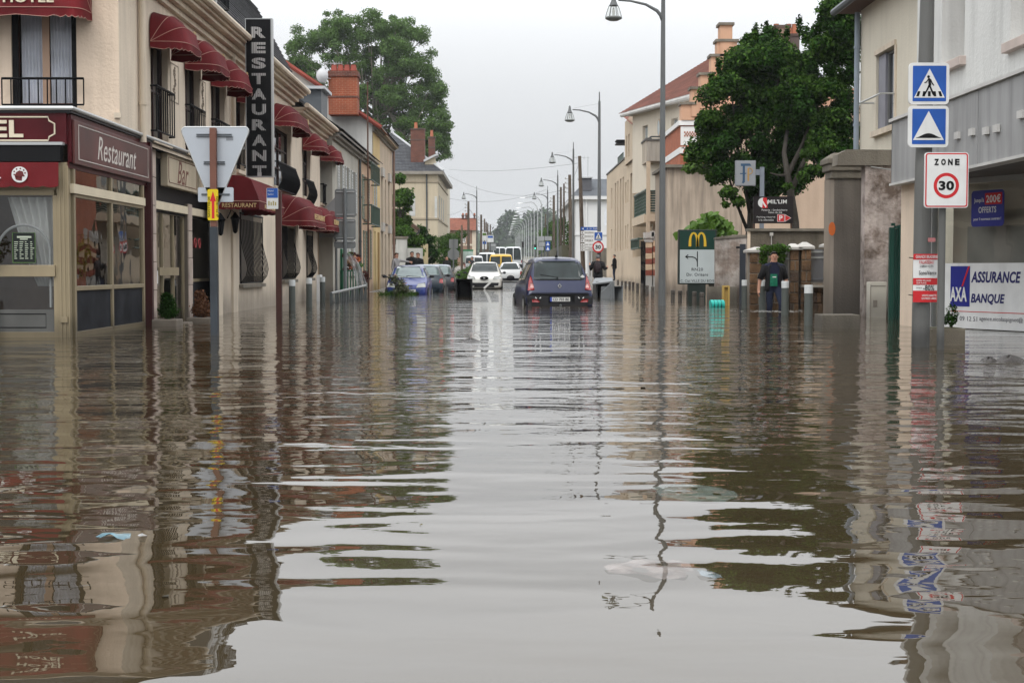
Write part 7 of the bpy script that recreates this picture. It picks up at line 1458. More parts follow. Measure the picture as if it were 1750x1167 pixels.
# ---- pedestrian barrier (left)
pb2 = thing('pedestrian_barrier', 'grey steel pedestrian barrier with V struts standing in the water', 'barrier', (-4.9,43.5,-.38)); bg_ = M('barrier_grey', (.085,.095,.095), .45, .08, 2)
A, Bq = onY(566,502,42.5), onY(625,488.3,50.0); A.z += .01
for i in range(8):
    p = A.lerp(Bq, (i/7)**1.0); MB().fbox(Fr((p.x,p.y,0)), -.035, .035, -.38, p.z+.02, -.035, .035).build('post', bg_, pb2)
    if i < 7:
        q = A.lerp(Bq, (i+1)/7); md = p.lerp(q,.5); lo = Vector((md.x,md.y,.0))
        for (s_, e_) in ((p.lerp(q,.15),lo+Vector((0,-.25,0))),(p.lerp(q,.85),lo+Vector((0,.25,0)))): MB().tube([s_, e_, e_+Vector((0,0,-.3))], .024, 5).build('strut', bg_, pb2)
MB().tube([A, Bq], .04, 8).build('top_rail', M('rail_pale', (.22,.23,.23), .4, .08), pb2)
# ---- give way sign seen from behind with name plates and diversion arrow
yp = thing('sign_pole', 'rusty brown and grey post carrying the back of a give way sign', 'pole', (-4.1,21.6,-.38)); Fy = FY(21.6); x_ = Fy.at(366.5,460)[0]
MB().fbox(Fy, x_-.055, x_+.05, -.38, Fy.at(0,388)[1], -.06, .06).build('lower_post', M('post_slate', (.035,.042,.05), .5, .25, 3, streak=.2), yp, bev=.006); MB().fbox(Fy, x_-.045, x_+.045, Fy.at(0,388)[1]+.002, Fy.at(0,219)[1], -.05, .05).build('upper_post', M('post_rust', (.15,.065,.045), .6, .15, 3), yp, bev=.006)
gy = thing('give_way_sign', 'back of a grey triangular give way sign pointing down on the near left post', 'road sign', Fy.p(x_, 2.0, -.07))
(a, z1), (c, _), (m_, z0) = Fy.at(309,217), Fy.at(423,217), Fy.at(366,352); k = .06
P = []
for (cx, cz, a0) in ((a+.09,z1-.055,60),(m_,z0+.11,180+30),(c-.09,z1-.055,-60+360)): pass
P = [(a+.03,z1),(c-.03,z1),(c,z1-.04),(c-.005,z1-.08),(m_+.05,z0+.03),(m_+.02,z0),(m_-.02,z0),(m_-.05,z0+.03),(a+.005,z1-.08),(a,z1-.04)]
flat('sign_back', Fy, P, -.09, -.07, M('back_pale', (.40,.43,.47), .45, .05, 1.5), gy); b = MB()
for i in range(len(P)): p, q = P[i], P[(i+1)%len(P)]; b.tube([Fy.p(*p,-.08), Fy.p(*q,-.08)], .014, 5)
b.build('edge', MATS['alu'], gy); b = MB()
for y, w2 in ((231,.25),(278,.15)): z = Fy.at(366,y)[1]; b.fbox(Fy, x_-w2, x_+w2, z-.02, z-.008, -.069, -.052).fbox(Fy, x_-w2, x_+w2, z+.008, z+.02, -.069, -.052)
b.build('bracket', M('steel_dark', (.08,.09,.10), .4), gy); u, z = Fy.at(391,236); MB().fbox(Fy, u-.05, u+.05, z-.03, z+.03, -.069, -.067).build('maker_label', M('label_grey', (.2,.21,.23), .6), gy)
cu, cz, w_, h_ = signbox(Fy, 336.5, 397.5, 320, 345); nbk = plate(Fy, cu, cz, w_, h_, None, MATS['back_pale'], 'name_plate_back', -.09, .02, .02); tag(nbk, 'back of a small grey plate fixed below the give way triangle', 'sign')
MB().fbox(Fy, cu-.2, cu+.2, cz-.005, cz+.015, -.069, -.055).build('bracket', MATS['steel_dark'], nbk)
cu, cz, w_, h_ = signbox(Fy, 356, 374.7, 324, 377); ya_ = flat('arrow_sign', Fy, rrect(w_,h_,.02,cu,cz), .062, .07, M('yellow_plastic', (.62,.46,.01), .5, .04), None); tag(ya_, 'narrow yellow shuttle bus arrow sign with a red arrow strapped on the post', 'sign')
h2 = h_*.44; flat('arrow', Fy, [(cu-.016,cz-h2),(cu+.022,cz-h2),(cu+.022,cz+h2*.25),(cu+.045,cz+h2*.25),(cu+.003,cz+h2),(cu-.04,cz+h2*.25),(cu-.016,cz+h2*.25)], .0705, .0725, MATS['sign_red'], ya_)
text('NAVETTES DE', Fy, cu-.055, cz-.03, h_*.66, .030, MATS['black'], ya_, n=.0705, rot=90, bold=.01); text('NAVETTES 3P', Fy, cu+.062, cz-.03, h_*.66, .030, MATS['black'], ya_, n=.0705, rot=-90, bold=.01)
# brown post with the blue panel
Fb = FY(26.8); xb = Fb.at(476.8,450)[0]; bpp = thing('brown_post', 'dark brown square post with a small blue information panel at its top', 'post', (xb,26.8,-.38)); MB().fbox(Fb, xb-.052, xb+.05, -.38, Fb.at(0,326)[1], -.05, .05).build('shaft', MATS['brown_post'], bpp, bev=.006)
cu, cz, w_, h_ = signbox(Fb, 456.5, 476.5, 322, 357.5); pp2 = plate(Fb, cu, cz, w_, h_, bpp, MATS['sign_white'], 'panel', .052, .012, .01); plate(Fb, cu, cz+h_*.26, w_*.94, h_*.46, bpp, MATS['blue_sign'], 'blue_panel', .0645, .002, .005)
text('Hôpital', Fb, cu-.03, cz+h_*.36, w_*.5, h_*.1, MATS['sign_white'], bpp, n=.067); text('Quartiers', Fb, cu-.03, cz+h_*.2, w_*.5, h_*.1, MATS['sign_white'], bpp, n=.067)
b = MB()
for i in range(4): b.fbox(Fb, cu-w_*.36+i*w_*.19, cu-w_*.24+i*w_*.19, cz-h_*.34, cz-h_*(.12+.05*(i%2)), .0645, .0665)
b.build('map_blocks', M('map_yellow', (.35,.3,.12), .6), bpp)
# signs seen from behind near the barrier
Fs = FY(47.0); xs = Fs.at(590,480)[0]; sp2 = thing('sign_pole', 'grey post with three stacked sign backs beside the pedestrian barrier', 'pole', (xs,47,-.38)); MB().tube([(xs,47,-.38),(xs,47,Fs.at(0,322)[1])], .055, 12).build('post', M('post_zinc', (.14,.15,.155), .5, .1), sp2)
for (pa, pb, ya, yb_) in ((571.5,608,323,371.5),(570.5,607.5,374,410.5),(570.5,607.5,412,424.5)):
    cu, cz, w_, h_ = signbox(Fs, pa, pb, ya, yb_); o = plate(Fs, cu, cz, w_, h_, sp2, MATS['sign_back'], 'sign_back', -.10, .02, .07); b = MB()
    for f_ in ((-.4,.4) if h_ > .4 else (.4,)): b.fbox(Fs, cu-w_*.42, cu+w_*.42, cz+h_*f_-.015, cz+h_*f_+.015, -.079, -.055)
    b.build('bracket', MATS['alu'], o)
Fs3 = FY(50.0); o = thing('sign_back_pair', 'grey sign backs half hidden behind the stacked sign plates and last awning', 'sign', Fs3.p(Fs3.at(566,420)[0],2,0)); P = [Fs3.at(*q) for q in ((545,391),(575,391),(575,406),(545,406))]; flat('lower_back', Fs3, P, 0, .02, M('back_mid', (.27,.28,.28), .5), o)
P = [Fs3.at(*q) for q in ((573,337),(576,341),(576,381),(566,381),(559,352))]; flat('upper_back', Fs3, P, 0, .02, MATS['back_mid'], o); MB().tube([Fs3.p(Fs3.at(574,400)[0],-.3,-.05), Fs3.p(Fs3.at(574,340)[0],2.9,-.05)], .04, 8).build('post', MATS['post_zinc'], o)
# road sign back in the island
Fi = FY(81.0); t = thing('stop_sign', 'back of a grey octagonal sign below a square plate on the island post', 'road sign', Fi.p(Fi.at(775,450)[0], -.2, 0)); cu, cz, w_, h_ = signbox(Fi, 767.5, 782.5, 409, 424.5); plate(Fi, cu, cz, w_, h_, t, MATS['sign_back'], 'square_back', .0, .02, .03)
cu, cz, w_, h_ = signbox(Fi, 765, 785, 424.7, 444.5); flat('octagon_back', Fi, [(cu+w_/2*1.05*math.cos(R(22.5+45*k)), cz+h_/2*1.05*math.sin(R(22.5+45*k))) for k in range(8)], 0, .02, MATS['sign_back'], t); MB().tube([Fi.p(cu,-.2,.05), Fi.p(cu,Fi.at(0,409)[1],.05)], .035, 8).build('post', MATS['post_zinc'], t)
# green map board
Fg = FY(140); cu, cz, w_, h_ = signbox(Fg, 789.5, 808.5, 427, 448); t = thing('map_board', 'green framed town map board beside the far left pavement', 'notice board', Fg.p(cu,cz-h_/2-.5,0)); plate(Fg, cu, cz, w_, h_, t, M('map_pale', (.38,.46,.42), .5, .2, 3), 'map', 0, .06, .02); plate(Fg, cu, cz+h_*.46, w_*1.06, h_*.12, t, M('map_green', (.02,.20,.08), .5), 'header', .06, .03, .02); MB().fbox(Fg, cu-w_*.45, cu-w_*.4, gz(140), cz-h_/2, -.05, 0).fbox(Fg, cu+w_*.4, cu+w_*.45, gz(140), cz-h_/2, -.05, 0).build('leg', MATS['post_grey'], t)
# far left adverts
for (Y, pa, pb, ya, yb_, lab, cols) in ((190,824,832,397,411,'square advertising panel with a green picture at the far left kerb',('sign_white','leaf_bright')),(200,832.5,843.5,402,414,'blue and white direction panel right of the far advertising panel',('sign_white','blue_sign')),(192,824,832,411.5,426,'tall pale shop totem below the far advertising panel',('sign_white','blue_sign')),(205,836,848,416,428,'grey board with lettering beyond the shop totem',('sign_back','alu'))):
    Fn = FY(Y); cu, cz, w_, h_ = signbox(Fn, pa, pb, ya, yb_); t = thing('advertising_panel', lab, 'sign', Fn.p(cu,cz-h_/2,0)); plate(Fn, cu, cz, w_, h_, t, MATS[cols[0]], 'panel', 0, .1, .05); plate(Fn, cu, cz+h_*.25, w_*.8, h_*.3, t, MATS[cols[1]], 'picture', .1, .02, .03); MB().fbox(Fn, cu-.06, cu+.06, gz(Y), cz-h_/2, -.05, .05).build('leg', MATS['post_grey'], t)
# traffic lights
for (px, yt, yb_, Y, lit, lab) in ((914.5,418,426,130,True,'traffic light showing green behind the navy car roof'),(893.5,413,423,150,False,'traffic light seen dark at the far road side')):
    Fn = FY(Y); cu, cz, w_, h_ = signbox(Fn, px-1.9, px+1.9, yt, yb_); t = thing('traffic_light', lab, 'traffic light', Fn.p(cu,gz(Y),0)); MB().fbox(Fn, cu-w_/2, cu+w_/2, cz-h_/2, cz+h_/2, -.15, 0).build('housing', MATS['black'], t, bev=.02); MB().tube([Fn.p(cu,gz(Y),-.1), Fn.p(cu,cz+h_/2,-.1)], .05, 6).build('post', MATS['post_grey'], t)
    for k in range(3): flat('lens', Fn, circ(w_*.3, cu, cz+h_*(.32-.32*k), 12), .0, .02, M('green_lamp', (.1,.9,.6), .4, 0, emit=2.0) if (lit and k == 2) else M('lens_dark', (.04,.03,.03), .3), t)
# backs of direction boards and crossing signs mid distance
Fn = FY(125); t = thing('direction_boards', 'grey backed direction boards with two small crossing signs beside the hedge', 'road sign', Fn.p(Fn.at(932,450)[0], gz(125), 0))
for (pa, pb, ya, yb_) in ((920,930,404,412),(931,943,404,411),(921,931,413.5,421),(919,929,422,428)): cu, cz, w_, h_ = signbox(Fn, pa, pb, ya, yb_); plate(Fn, cu, cz, w_, h_, t, MATS['back_mid'], 'board_back', 0, .03, .02)
for ya, yb_ in ((413,420.5),(421,428.5)): cu, cz, w_, h_ = signbox(Fn, 932.5, 940, ya, yb_); plate(Fn, cu, cz, w_, h_, t, MATS['blue_sign'], 'crossing_plate', .031, .02, .02); flat('triangle', Fn, [(cu-w_*.35,cz-h_*.35),(cu+w_*.35,cz-h_*.35),(cu,cz+h_*.38)], .052, .06, MATS['sign_white'], t)
for px in (925.5, 931): cu = Fn.at(px,450)[0]; MB().tube([Fn.p(cu,gz(125),-.05), Fn.p(cu,Fn.at(0,404)[1],-.05)], .05, 6).build('post', MATS['post_grey'], t)
# direction signs with blue header by lamp 2
Fd = FY(99.5); t = thing('direction_sign', 'stack of white direction boards under a blue board by the leaning pole', 'road sign', Fd.p(Fd.at(1003,440)[0], -.1, 0)); rows = [(388,394),(395,400.5),(401.5,407),(408,414.5),(416,420.5),(421,424.5),(425,429)]
for i, (ya, yb_) in enumerate(rows):
    cu, cz, w_, h_ = signbox(Fd, 992.5, 1027 if i == 0 else 1016, ya, yb_); m = MATS['blue_sign'] if i == 0 else MATS['sign_white']; pl_ = plate(Fd, cu, cz, w_, h_*.94, t, m, 'board', 0, .03, .02)
    flat('arrow', Fd, [(cu-w_*.45,cz),(cu-w_*.36,cz+h_*.28),(cu-w_*.36,cz-h_*.28)], .031, .036, MATS['sign_white'] if i == 0 else MATS['black'], pl_)
    text(('A 10  PARIS','VILLEBON','CHILLY','ORSAY','LES ULIS','GYMNASE','CHAMPLAN')[i], Fd, cu+w_*.1, cz, w_*.62, h_*.5, MATS['sign_white'] if i == 0 else MATS['black'], pl_, n=.031)
for px in (1006.5, 1011): MB().tube([Fd.p(Fd.at(px,450)[0],-.1,-.05), Fd.p(Fd.at(px,450)[0],Fd.at(0,429)[1],-.05)], .06, 6).build('post', MATS['zinc_pale'], t)
Fl = FY(65.85); cu, cz, w_, h_ = signbox(Fl, 1015, 1030, 396.5, 411.5); t = thing('road_sign', 'small blue pedestrian crossing sign on the second lamp post', 'road sign', Fl.p(cu,cz,0)); plate(Fl, cu, cz, w_, h_, t, MATS['sign_white'], 'sign_plate', 0, .03, .03); plate(Fl, cu, cz, w_*.88, h_*.88, t, MATS['blue_sign'], 'blue_field', .031, .004, .01); pedestrian(Fl, cu, cz, w_*.85, t, .036, MATS['black'], MATS['sign_white'])
cu, cz, w_, h_ = signbox(Fl, 1012.3, 1031.8, 412.6, 432); t = thing('road_sign', 'round red ringed 30 sign on the second lamp post', 'road sign', Fl.p(cu,cz,0)); flat('sign_plate', Fl, circ(w_/2, cu, cz, 36), 0, .03, MATS['sign_red'], t); flat('centre', Fl, circ(w_*.375, cu, cz, 36), .031, .035, MATS['sign_white'], t); text('30', Fl, cu, cz, w_*.48, h_*.36, MATS['black'], t, n=.036, bold=.04)
# ---- restaurant directions board
Fm = FY(44.0); cu, cz, w_, h_ = signbox(Fm, 1159.5, 1224, 392.5, 486); t = thing('directions_board', 'tall board with golden arches on green over black arrow directions', 'sign', Fm.p(cu,-.35,0))
MB().fbox(Fm, cu-w_/2, cu+w_/2, cz-h_/2, cz+h_/2, -.22, 0).build('case', M('case_black', (.018,.026,.022), .4, .1), t, bev=.015); iw, zt_ = w_*.92, cz+h_*.475; zg = cz+h_/2-h_*.365
MB().fbox(Fm, cu-iw/2, cu+iw/2, zg, zt_, .001, .008).build('green_field', M('board_green', (.008,.038,.027), .35, .08), t); wf = MB().fbox(Fm, cu-iw/2, cu+iw/2, cz-h_*.475, zg-.003, .001, .008).build('white_field', M('board_white', (.42,.46,.46), .35, .08, 1.2), t)
b = MB(); ax_, az0, ah, aw_ = cu+.0, zg+.09, h_*.245, .215
for sx in (-1, 1):
    pts = []
    for k in range(17):
        th = math.pi*k/16; x = ax_+sx*(aw_*.52)+(-math.cos(th))*aw_*.50; z = az0+ah*math.sin(th)**.62; pts.append((x, z))
    def strip(P, t0, t1):
        n_ = len(P); L1, L2 = [], []
        for i in range(n_):
            a_ = Vector(P[max(0,i-1)]); c_ = Vector(P[min(n_-1,i+1)]); d = (c_-a_).normalized(); nn_ = Vector((-d.y, d.x)); wv = t0+(t1-t0)*math.sin(math.pi*i/(n_-1))
            L1.append(Vector(P[i])+nn_*wv/2); L2.append(Vector(P[i])-nn_*wv/2)
        for i in range(n_-1): b.prism(Fm, [tuple(L1[i]),tuple(L1[i+1]),tuple(L2[i+1]),tuple(L2[i])], .009, .018)
    strip(pts, .078, .05)
b.build('arches', M('arch_gold', (.60,.38,.03), .4, 0), t)
b = MB(); ux_ = cu-.01+.01; zc_ = zg-.08; st_ = [(cu, zc_-.62*.95),(cu, zc_+.03)]
b.prism(Fm, [(cu-.013,zg-.50),(cu+.013,zg-.50),(cu+.013,zg-.05),(cu-.013,zg-.05)], .009, .012)
cv = [(cu, zg-.37),(cu-.02,zg-.29),(cu-.07,zg-.235),(cu-.15,zg-.21),(cu-.33,zg-.205)]
for i in range(len(cv)-1):
    a_, c_ = Vector(cv[i]), Vector(cv[i+1]); d = (c_-a_).normalized(); nn_ = Vector((-d.y,d.x))*.014; b.prism(Fm, [tuple(a_+nn_-d*.005),tuple(c_+nn_+d*.005),tuple(c_-nn_+d*.005),tuple(a_-nn_-d*.005)], .009, .0122+i*.0002)
b.prism(Fm, [(cu-.36,zg-.205),(cu-.27,zg-.135),(cu-.26,zg-.158),(cu-.32,zg-.205)], .009, .0135).prism(Fm, [(cu-.36,zg-.205),(cu-.32,zg-.205),(cu-.26,zg-.252),(cu-.27,zg-.275)], .009, .0137).build('arrow', MATS['black'], wf)
text('RN20', Fm, cu, Fm.at(0,460.5)[1], .33, .085, MATS['black'], wf, n=.009); text('Dir. Orléans', Fm, cu, Fm.at(0,469.3)[1], .62, .09, MATS['black'], wf, n=.009); text('C. Cial VILLE DU BOIS', Fm, cu, Fm.at(0,480)[1], w_*.88, .075, MATS['black'], wf, n=.009)
MB().fbox(Fm, Fm.at(1176,500)[0], Fm.at(1206,500)[0], -.38, cz-h_/2, -.2, -.02).build('foot', MATS['case_black'], t)
# ---- pharmacy style F sign and pizzeria board
Ff = FY(43.0); cu, cz, w_, h_ = signbox(Ff, 1257, 1291.5, 274.5, 318); t = thing('bracket_sign', 'grey square sign with an ornate blue and gold F on a bracket post', 'sign', Ff.p(cu,cz-h_/2,0)); MB().fbox(Ff, cu-w_/2, cu+w_/2, cz-h_/2, cz+h_/2, -.12, 0).build('box', M('sign_grey', (.20,.21,.225), .4, .06), t, bev=.012); plate(Ff, cu, cz, w_*.92, h_*.93, t, M('face_grey', (.24,.25,.265), .4, .05), 'face', .0, .004, .02)
(a, z1), (c, z0) = Ff.at(1299.5,285.5), Ff.at(1305.5,400); MB().fbox(Ff, a, c, -.3, z1, -.1, -.0).fbox(Ff, cu+w_/2, a+.02, Ff.at(0,299)[1], Ff.at(0,289)[1], -.09, -.02).build('post', M('post_bluegrey', (.17,.19,.22), .4), t)
b = MB(); bl = [(-.13,.27),(.15,.27),(.19,.22),(.19,.205),(-.0,.205),(-.0,-.25),(-.05,-.29),(-.09,-.27),(-.07,-.2),(-.07,.2),(-.13,.2)]; b.prism(Ff, [(cu-.02+x*.92, cz+y) for x, y in bl], .0045, .008).prism(Ff, [(cu-.16,cz-.03),(cu+.02,cz-.02),(cu+.02,cz+.01),(cu-.16,cz-.0)], .0045, .0085).build('letter_blue', M('letter_blue', (.03,.07,.13), .5), t)
b = MB(); pr_ = [(.05,.14),(.10,.14),(.10,-.2),(.07,-.24),(.05,-.2)]; b.prism(Ff, [(cu+x, cz+y) for x, y in pr_], .0045, .0095).tube([Ff.p(cu+.1+.09*math.cos(a_), cz+.06+.085*math.sin(a_), .006) for a_ in np.linspace(-1.7,1.8,12)], .013, 5).build('letter_gold', M('letter_gold', (.36,.22,.08), .5), t)
Fn = FY(40.05); cu, cz, w_, h_ = signbox(Fn, 1287.5, 1355.5, 336, 382); t = thing('pizzeria_board', 'black pizzeria board with red parking arrow standing on the concrete wall', 'sign', Fn.p(cu,cz-h_/2-.1,0)); MB().fbox(Fn, cu-w_/2, cu+w_/2, cz-h_/2, cz+h_/2, -.04, 0).build('board', M('board_black', (.012,.009,.010), .4, .1), t); W_ = MATS['sign_white']
(x0_, zl0), (x1_, zl1) = Fn.at(1289,390), Fn.at(1353,390); MB().fbox(Fn, x0_-.02, x0_+.01, zl0+.0, cz+h_/2, -.09, -.042).fbox(Fn, x1_-.02, x1_+.01, zl0, cz-h_*.3, -.09, -.042).build('leg', MATS['rust'], t)
U_ = lambda fx: cu-w_/2+w_*fx; Z_ = lambda fy: cz+h_/2-h_*fy
flat('logo_disc', Fn, circ(h_*.185, U_(.24), Z_(.23), 28), .001, .004, W_, t); flat('logo_red', Fn, [(U_(.24)-.02,Z_(.43)),(U_(.24)+.12,Z_(.43)),(U_(.24)+.10,Z_(.05)),(U_(.24)+.0,Z_(.05))], .0045, .006, MATS['sign_red'], t); flat('logo_stroke', Fn, [(U_(.17),Z_(.12)),(U_(.19),Z_(.05)),(U_(.33),Z_(.36)),(U_(.31),Z_(.42))], .0065, .008, W_, t)
text("MIL'LIM", Fn, U_(.60), Z_(.19), w_*.47, h_*.15, W_, t, n=.001, bold=.02); text('Pizzeria - Sandwicherie', Fn, U_(.53), Z_(.50), w_*.64, h_*.065, W_, t, n=.001); text('Salon de thé', Fn, U_(.55), Z_(.59), w_*.34, h_*.065, W_, t, n=.001)
text('Parking réservé', Fn, U_(.32), Z_(.77), w_*.46, h_*.075, W_, t, n=.001); text('à la clientèle', Fn, U_(.32), Z_(.87), w_*.38, h_*.07, W_, t, n=.001)
sq = flat('parking_square', Fn, rrect(w_*.18, h_*.28, .01, U_(.69), Z_(.80)), .001, .004, W_, t); flat('red_square', Fn, rrect(w_*.165, h_*.255, .01, U_(.69), Z_(.80)), .0045, .006, MATS['sign_red'], sq); text('P', Fn, U_(.69), Z_(.80), w_*.09, h_*.18, W_, sq, n=.0065, bold=.03)
flat('arrow_white', Fn, [(U_(.79),Z_(.66)),(U_(.95),Z_(.80)),(U_(.79),Z_(.94))], .001, .004, W_, t); flat('arrow_red', Fn, [(U_(.80),Z_(.685)),(U_(.935),Z_(.80)),(U_(.80),Z_(.915))], .0045, .006, MATS['sign_red'], t)
# ---- planters with conifers on the left
for (pa, pb, yt, ytb, Y, mat, lab, lab2, sd) in ((262,303,500,548,25.2,'leaf_dark','dark green dwarf conifer in a trough beside the bar door','a',3),(321,360,495,545,27.2,'leaf_dead','brown dead conifer in a chipped stone planter behind the sign post','b',4)):
    M('leaf_dead', (.13,.055,.025), .8, .2, 3, island=.35); Fn = FY(Y); cu, cz, w_, h_ = signbox(Fn, pa, pb, yt, ytb); t = thing('potted_conifer', lab, 'plant', Fn.p(cu,-.3,0), 'conifers in troughs at the bar front')
    rr = w_/2; leafmesh('foliage', [((cu,Y+.2,cz+.03),(rr*.62,rr*.6,h_*.42)),((cu,Y+.2,cz-h_*.18),(rr*.9,rr*.7,h_*.28)),((cu-.04,Y+.2,cz+h_*.3),(rr*.4,rr*.4,h_*.2))], 3800, .042, MATS[mat], t, sd, shell=.2, flatn=.8)
    z_ = Fn.at(0,ytb)[1]; MB().box(cu-rr*1.05, cu+rr*1.05, Y-.1, Y+.42, -.3, z_+.02).build('trough', M('trough_stone', (.32,.27,.22), .9, .2, 4, damp=.4), t, bev=.015); MB().tube([(cu,Y+.2,-.1),(cu,Y+.2,cz+.1)], [.03,.01], 6).build('stem', MATS['bark'], t)
Fn = FY(26.4); cu, cz, w_, h_ = signbox(Fn, 301, 322, 551, 562); o = MB().box(cu-w_/2, cu+w_/2, 26.4, 26.8, -.3, cz+h_/2).build('stone_trough', MATS['trough_stone'], None, bev=.02); tag(o, 'empty chipped stone trough between the two conifers', 'trough')
# ---- flower stand under plastic by the grey house
Fn = FY(52.0); t = thing('flower_stand', 'green flower stand heaped with bouquets under a clear plastic sheet', 'flower stand', Fn.p(Fn.at(600,470)[0],-.2,0)); (a, z1), (c, z0) = Fn.at(578,462), Fn.at(615,492)
b = MB()
for k in range(9): x = a+(c-a)*k/8; b.fbox(Fn, x-.02, x+.02, -.3, z1, -.5, -.47)
b.fbox(Fn, a, c, z1-.04, z1, -.52, -.45).build('rack', M('rack_green', (.02,.12,.06), .5), t); MB().fbox(Fn, a, a+.08, -.3, Fn.at(0,425)[1], -1.2, -.55).fbox(Fn, a-.14, a, -.3, Fn.at(0,420)[1], -.5, -.45).build('side_panel', MATS['rack_green'], t)
rgf = random.Random(6); cols = [('bloom_orange',(.60,.16,.06)),('bloom_pink',(.55,.28,.24)),('bloom_peach',(.6,.38,.22)),('bloom_green',(.10,.22,.05)),('bloom_dark',(.07,.015,.012))]
for i in range(22):
    u, z = Fn.at(rgf.uniform(585,614), rgf.uniform(432,464)); 
    if z-z1 > 1.0-(u-a)*.7: z = z1+rgf.random()*.4
    nm, col = rgf.choice(cols); c_ = Fn.p(u, z, -.5-rgf.random()*.2); o = leafmesh('bouquet', [(tuple(c_),(.11,.09,.08))], 60, .08, M(nm, col, .7, .15), t, i)
pm_ = M('plastic_film', (.55,.56,.58), .25, .2, 12); pm_.node_tree.nodes['Principled BSDF'].inputs['Alpha'].default_value = .42
MB().grid(lambda q, v: Fn.p(np.interp(v,[0,.5,1],[Fn.at(592,430)[0],Fn.at(605,445)[0],Fn.at(618,485)[0]])+.34*(q-.5), np.interp(v,[0,.25,.6,1],[Fn.at(0,428)[1],Fn.at(0,437)[1],Fn.at(0,455)[1],Fn.at(0,488)[1]])-.15*q*(1-v), -.34+.035*math.sin(q*13+v*9)+.02*math.sin(q*31)), 16, 16).build('plastic_sheet', pm_, t, smooth=True)
o = thing('flower_pot', 'dark red flowering plant at the right foot of the flower stand', 'plant', Fn.p(Fn.at(622,480)[0],0,-.5)); leafmesh('foliage', [(tuple(Fn.p(*Fn.at(622,473),-.5)),(.12,.1,.22))], 240, .07, MATS['bloom_dark'], o, 5); MB().tube([Fn.p(Fn.at(622,490)[0],-.1,-.5), Fn.p(*Fn.at(622,472),-.5)], .01, 4).build('stem', MATS['bark'], o)
o = MB().fbox(FL_(-5.5), FL_(-5.5).u(541), FL_(-5.5).u(545), -.3, .78, 0, .1).build('white_cabinet', MATS['white'], None); tag(o, 'low white utility box against the hotel wall behind the bollards', 'utility box')
# ---- wheelie bins
M('bin_black', (.018,.018,.02), .5, .15, 3); M('bin_grey', (.15,.16,.165), .45, .12, 3); M('bin_grey_dark', (.045,.047,.05), .5, .12)
def openbox(name, label, P0, ex, ey, ez, mats, lid=True):
    """tipped bin: opening at the +ex end"""
    P0, ex, ey, ez = map(Vector, (P0, ex, ey, ez)); t = thing(name, label, 'wheelie bin', P0-Vector((0,0,.1))); b = MB(); th = .03
    q = lambda x, y, z, s=1: P0+ex*x+ey*(.5+(y-.5)*(.8+.2*x))+ez*(.5+(z-.5)*(.8+.2*x))
    for (y0,y1,z0,z1) in ((0,1,0,th),(0,1,1-th,1),(0,th,th,1-th),(1-th,1,th,1-th)): b.hexa([q(0,y0,z0),q(1,y0,z0),q(1,y1,z0),q(0,y1,z0),q(0,y0,z1),q(1,y0,z1),q(1,y1,z1),q(0,y1,z1)])
    b.hexa([q(0,0,0),q(th,0,0),q(th,1,0),q(0,1,0),q(0,0,1),q(th,0,1),q(th,1,1),q(0,1,1)]); b.build('tub', mats[0], t, bev=.012)
    rim = [q(1,0,0),q(1,1,0),q(1,1,1),q(1,0,1),q(1,0,0)]; MB().tube(rim, .03, 6).build('rim', mats[0], t); MB().hexa([q(.05,.04,.04),q(.08,.04,.04),q(.08,.96,.04),q(.05,.96,.04),q(.05,.04,.96),q(.08,.04,.96),q(.08,.96,.96),q(.05,.96,.96)]).build('inner_shade', MATS['black'], t)  # black plate before the tub's own bottom paints the shade inside
    c1 = q(0,-.02,.15); c2 = q(0,1.02,.15); MB().tube([c1-ey.normalized()*.04, c1+ey.normalized()*.03], .1, 12).tube([c2-ey.normalized()*.03, c2+ey.normalized()*.04], .1, 12).build('wheel', MATS['rubber'], t)
    return t
a, b2 = onY(779.5,477,52), onY(806.5,512,52)
openbox('wheelie_bin', 'black wheelie bin lying on its side with its mouth towards us by the white car', (a.x, 52.9, -.22), (0,-.9,0), (b2.x-a.x,0,0), (0,0,a.z+.22), (MATS['bin_black'],))
Fq2 = FY(50.5); a, b2 = Fq2.at(1014,480), Fq2.at(1042,510)
t = openbox('wheelie_bin', 'grey wheelie bin tipped on its back just right of the navy car', (a[0], 51.6, -.2), (.12,-1.0,.02), (.5,.1,0), (0,.08,.70), (MATS['bin_grey_dark'],)); 
MB().hexa([(a[0]-.05,50.4,.42),(b2[0]+.1,50.4,.5),(b2[0]+.15,51.4,.62),(a[0]+.1,51.4,.6),(a[0]-.05,50.4,.47),(b2[0]+.1,50.4,.56),(b2[0]+.15,51.4,.67),(a[0]+.1,51.4,.65)]).build('lid', MATS['bin_grey'], t, bev=.01)
Fq3 = FY(48.5); a, b2 = Fq3.at(1029,481), Fq3.at(1067,513.5)
t = openbox('wheelie_bin', 'grey wheelie bin on its side with black open mouth beside the ringed bollards', (a[0]-.05, 49.4, -.3), (.34,-.6,-.06), (.36,.16,0), (.05,.08,.76), (MATS['bin_grey'],))
MB().prism(FY(48.9), [FY(48.9).at(*q) for q in ((1027,513),(1027,500),(1046,481),(1050,481),(1050,513))], -.03, .03).build('lid', MATS['bin_grey'], t, bev=.01)
